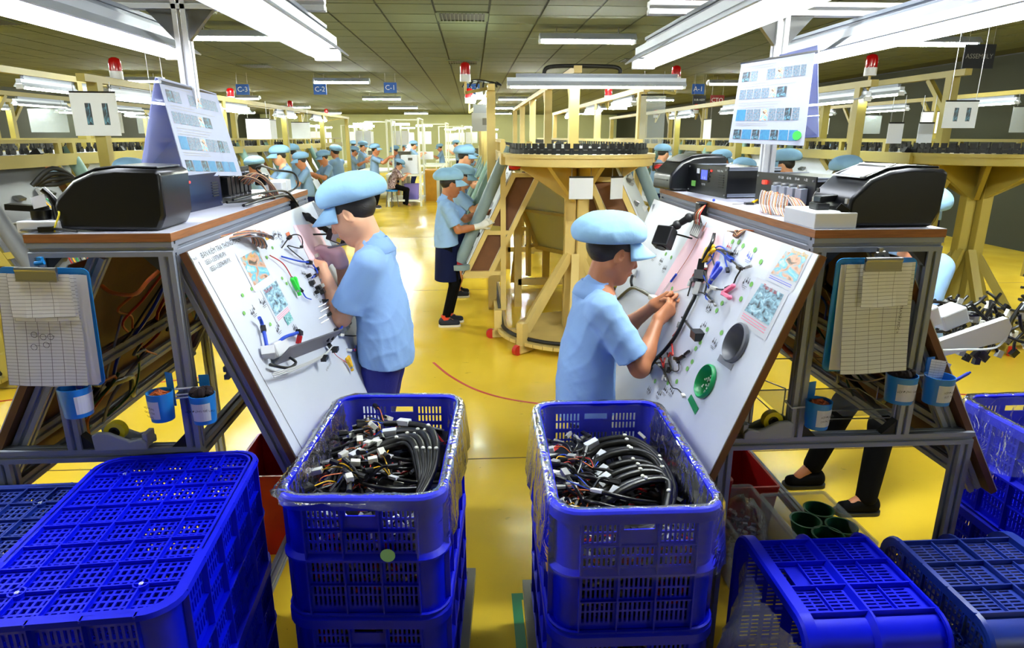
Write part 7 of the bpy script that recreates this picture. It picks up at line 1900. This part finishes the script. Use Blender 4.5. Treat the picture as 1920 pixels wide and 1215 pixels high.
P3.location = (-2.60, 18.0, 0); P3.rotation_euler.z = 0.0; P3['label'] = 'man in grey-blue cap standing upright beside the seated worker in plaid'
spots = [(P1, -2.95, 12.1, PI + 0.3, 'woman with navy skirt in the left group, standing right behind the bending worker'), (P2, -3.3, 12.9, PI, 'worker half hidden behind the skirted woman of the left group'), (P1, -2.95, 13.9, PI + 0.6, 'woman of the left group with arms folded in, fourth along the carousel'),
    (P3, -3.0, 15.2, PI - 0.5, 'worker at the right end of the left group, turned to the carousel'), (P2, -3.75, 14.2, PI, 'worker at the left carousel behind the third person of the group'), (P1, -3.55, 20.2, 0.2, 'small worker in pale blue behind the left group, by the far table'), (P2, -3.6, 22.0, 0.0, 'worker in pale blue leaning over the second far table'),
    (P1, -2.3, 21.0, PI, 'worker behind the seated worker in plaid'), (P2, -2.2, 24.5, 0.3, 'worker far down the room behind the machine box'), (P1, -1.2, 26.8, PI, 'worker far down the room at the third far table'), (P2, -4.4, 25.0, 0.5, 'worker far down the room left of the poles'), (P1, -4.9, 30.0, 0.0, 'worker close to the far wall on the left'), (P2, -0.6, 29.5, PI, 'worker close to the far wall in the middle'), (P1, -2.9, 28.0, 0.2, 'worker far down the room between the white poles'),
    (P2, -0.22, 10.2, 0.0, 'third worker in the row at the middle carousel boards'), (P3, -0.12, 12.2, 0.1, 'fourth worker in the row at the middle carousel boards'), (P1, -0.20, 14.0, 0.0, 'fifth worker in the row at the middle carousel boards'), (P3, -0.15, 16.3, 0.0, 'sixth worker in the row at the middle carousel, furthest in the aisle'),
    (P3, 3.33, 14.0, 0.0, 'worker reaching right beside the middle carousel wheel'), (P2, 3.35, 12.0, 0.4, 'worker with back turned beside the far right bench printer'), (P1, 3.30, 15.8, 0.0, 'worker partly hidden behind the one reaching right'), (P3, 3.35, 9.0, 0.1, 'worker with blue cap left of the right bench pole'), (P1, 3.35, 8.3, -0.2, 'worker with blue cap directly behind the right test unit'),
    (P2, 3.40, 6.9, PI - 0.5, 'worker with blue cap right of the right bench pole, facing away'), (P3, 3.40, 6.0, 0.0, 'worker with blue cap behind the near right printer'), (P1, 5.9, 8.2, PI, 'worker on the far side of the right carousel'), (P3, -2.72, 5.6, PI - 0.1, 'worker with blue cap behind the left bench printer, facing left'), (P1, -6.0, 8.0, PI, 'worker with blue cap behind the left carousel'), (P3, -6.1, 10.2, PI, 'second worker with blue cap behind the left carousel'), (P2, -5.7, 12.6, 0.0, 'third worker with blue cap behind the left carousel'), (P1, 6.4, 9.6, PI + 0.3, 'second worker on the far side of the right carousel'), (P2, 6.3, 11.4, PI, 'third worker on the far side of the right carousel'),
    (P2, 1.0, 11.0, 0.2, 'worker in pale blue seen through the middle carousel frame')]
for pr_, x, y, a, l in spots: dup(pr_, (x, y, 0), (0, 0, a), l, 'factory workers further back')
for q in (P1, P2, P3, W4): q['group'] = 'factory workers further back'
person('seated worker in a dark plaid shirt and blue cap at the far table', (-2.20, 18.4, -0.28), 0.35, dict(s=0.98, lean=0.35, hp=0.5, res=0.016, hands=HP(0.40, 1.15), skin='skin', legs='black_cloth', hem=0.8, capm='cap_dimmed', shirt='plaid', feet=((0.38, 0.12), (0.38, -0.12)), seat=1, fz=0.28, shoes=0, bun=0))
t = thing('stool', 'low blue stool under the worker in plaid', 'stool', (-2.22, 18.4, 0)); MB().cyl((0, 0, 0.42), (0, 0, 0.46), 0.17, n=16).build('seat', 'cup_blue', t)
for k in range(4): MB().cyl((0.12 * math.cos(k * PI / 2), 0.12 * math.sin(k * PI / 2), 0.42), (0.17 * math.cos(k * PI / 2), 0.17 * math.sin(k * PI / 2), 0), 0.015, n=6).build('leg', 'steel', t)
person('worker in pale blue shirt and black trousers behind the right bench', (2.14, 2.98, 0), PI, dict(s=1.0, lean=0.06, hp=0.35, res=0.012, hands=HP(0.33, 1.10, 0.12), skin='skin_tan', legs='black_cloth', hem=0.84, feet=((0.20, 0.14), (0.36, -0.14)), bust=0, shoe='black_cloth', sole='dark_metal', fold=1))
t = thing('marker_pen', 'slim grey pen held in the pink glove of the woman at the left board', 'pen', (-0.62, 3.0, 1.375)); MB().cyl((-0.05, 0.01, -0.012), (0.05, -0.01, 0.01), 0.005, n=8).build('barrel', 'grey_wire', t, smooth=50); MB().cyl((0.05, -0.01, 0.01), (0.085, -0.017, 0.018), 0.006, n=8).build('pen_cap', 'purple_bin', t, smooth=50)
# fixture and harness cluster on the outer side of the right bench
t = thing('holder_arm', 'white plastic blocks and grey arm on the outer side of the right bench', 'fixture', (1.545, 2.10, 1.22))
MB().box((0.0, 0, 0.03), (0.09, 0.08, 0.07), Matrix.Rotation(-0.4, 3, 'Y')).build('block', 'white_plastic', t, bev=0.006); MB().box((0.10, 0, 0.03), (0.09, 0.08, 0.06), Matrix.Rotation(-0.4, 3, 'Y')).build('block', 'white_plastic', t, bev=0.006); MB().box((-0.05, -0.05, -0.03), (0.06, 0.05, 0.05)).build('block', 'white_plastic', t, bev=0.006)
f = MB(); f.prism([(-0.03, -0.04), (0.23, 0.05), (0.25, 0.02), (0.24, -0.03), (-0.01, -0.09)], -0.012, 0.012, Matrix(((1, 0, 0, 0), (0, 0, -1, -0.09), (0, 1, 0, 0), (0, 0, 0, 1)))); f.build('arm', 'alu_white', t)
MB().cyl((-0.07, -0.04, -0.0), (-0.01, -0.04, 0.02), 0.028, n=14).build('red_grip', 'red', t, smooth=50); MB().cyl((-0.035, -0.04, 0.012), (-0.02, -0.04, 0.017), 0.0295, n=14).build('black_ring', 'black_rubber', t, smooth=50)
MB().tube(spline([(-0.03, -0.10, -0.06), (0.08, -0.11, -0.055), (0.2, -0.11, -0.05), (0.25, -0.09, 0.0), (0.25, -0.06, 0.02)], 6), 0.004, 6).build('wire', 'zip_tie', t)
t = thing('harness_bunch', 'bunch of black harness plugs hanging beyond the right bench', 'wire harness', (1.87, 2.35, 1.20)); random.seed(31)
for k in range(80):
    p = Vector((random.uniform(-0.22, 0.34), random.uniform(-0.12, 0.15), random.uniform(-0.08, 0.06))); q = p + Vector((random.uniform(-0.10, 0.10), random.uniform(-0.05, 0.05), random.uniform(-0.15, 0.0)))
    c = MB().tube(spline([p, (p + q) / 2 + Vector((0.03 * math.sin(k), 0, 0)), q], 4), 0.006, 6).build('branch', 'cable_black', t, smooth=60)
    MB().box(q, (0.022, 0.018, 0.03), Matrix.Rotation(random.random(), 3, 'Y')).build('plug', random.choice(['black_plastic', 'black_plastic', 'connector_grey', 'connector_white']), c)
t = thing('white_panel', 'white slanted panel with black leads at the right edge', 'panel', (2.35, 2.5, 1.0)); f = MB(); f.prism([(-0.12, 0.0), (0.3, 0.0), (0.3, 0.62), (0.18, 0.45)], -0.01, 0.01, Matrix(((1, 0, 0, 0), (0, 0, -1, 0), (0, 1, 0, 0.12), (0, 0, 0, 1)))); f.build('panel', 'white_board', t)
for k in range(4): MB().tube([(-0.12, -0.02, 0.16 + 0.05 * k), (0.3, -0.03, 0.14 + 0.05 * k)], 0.006, 6).build('lead', 'cable_black', t)
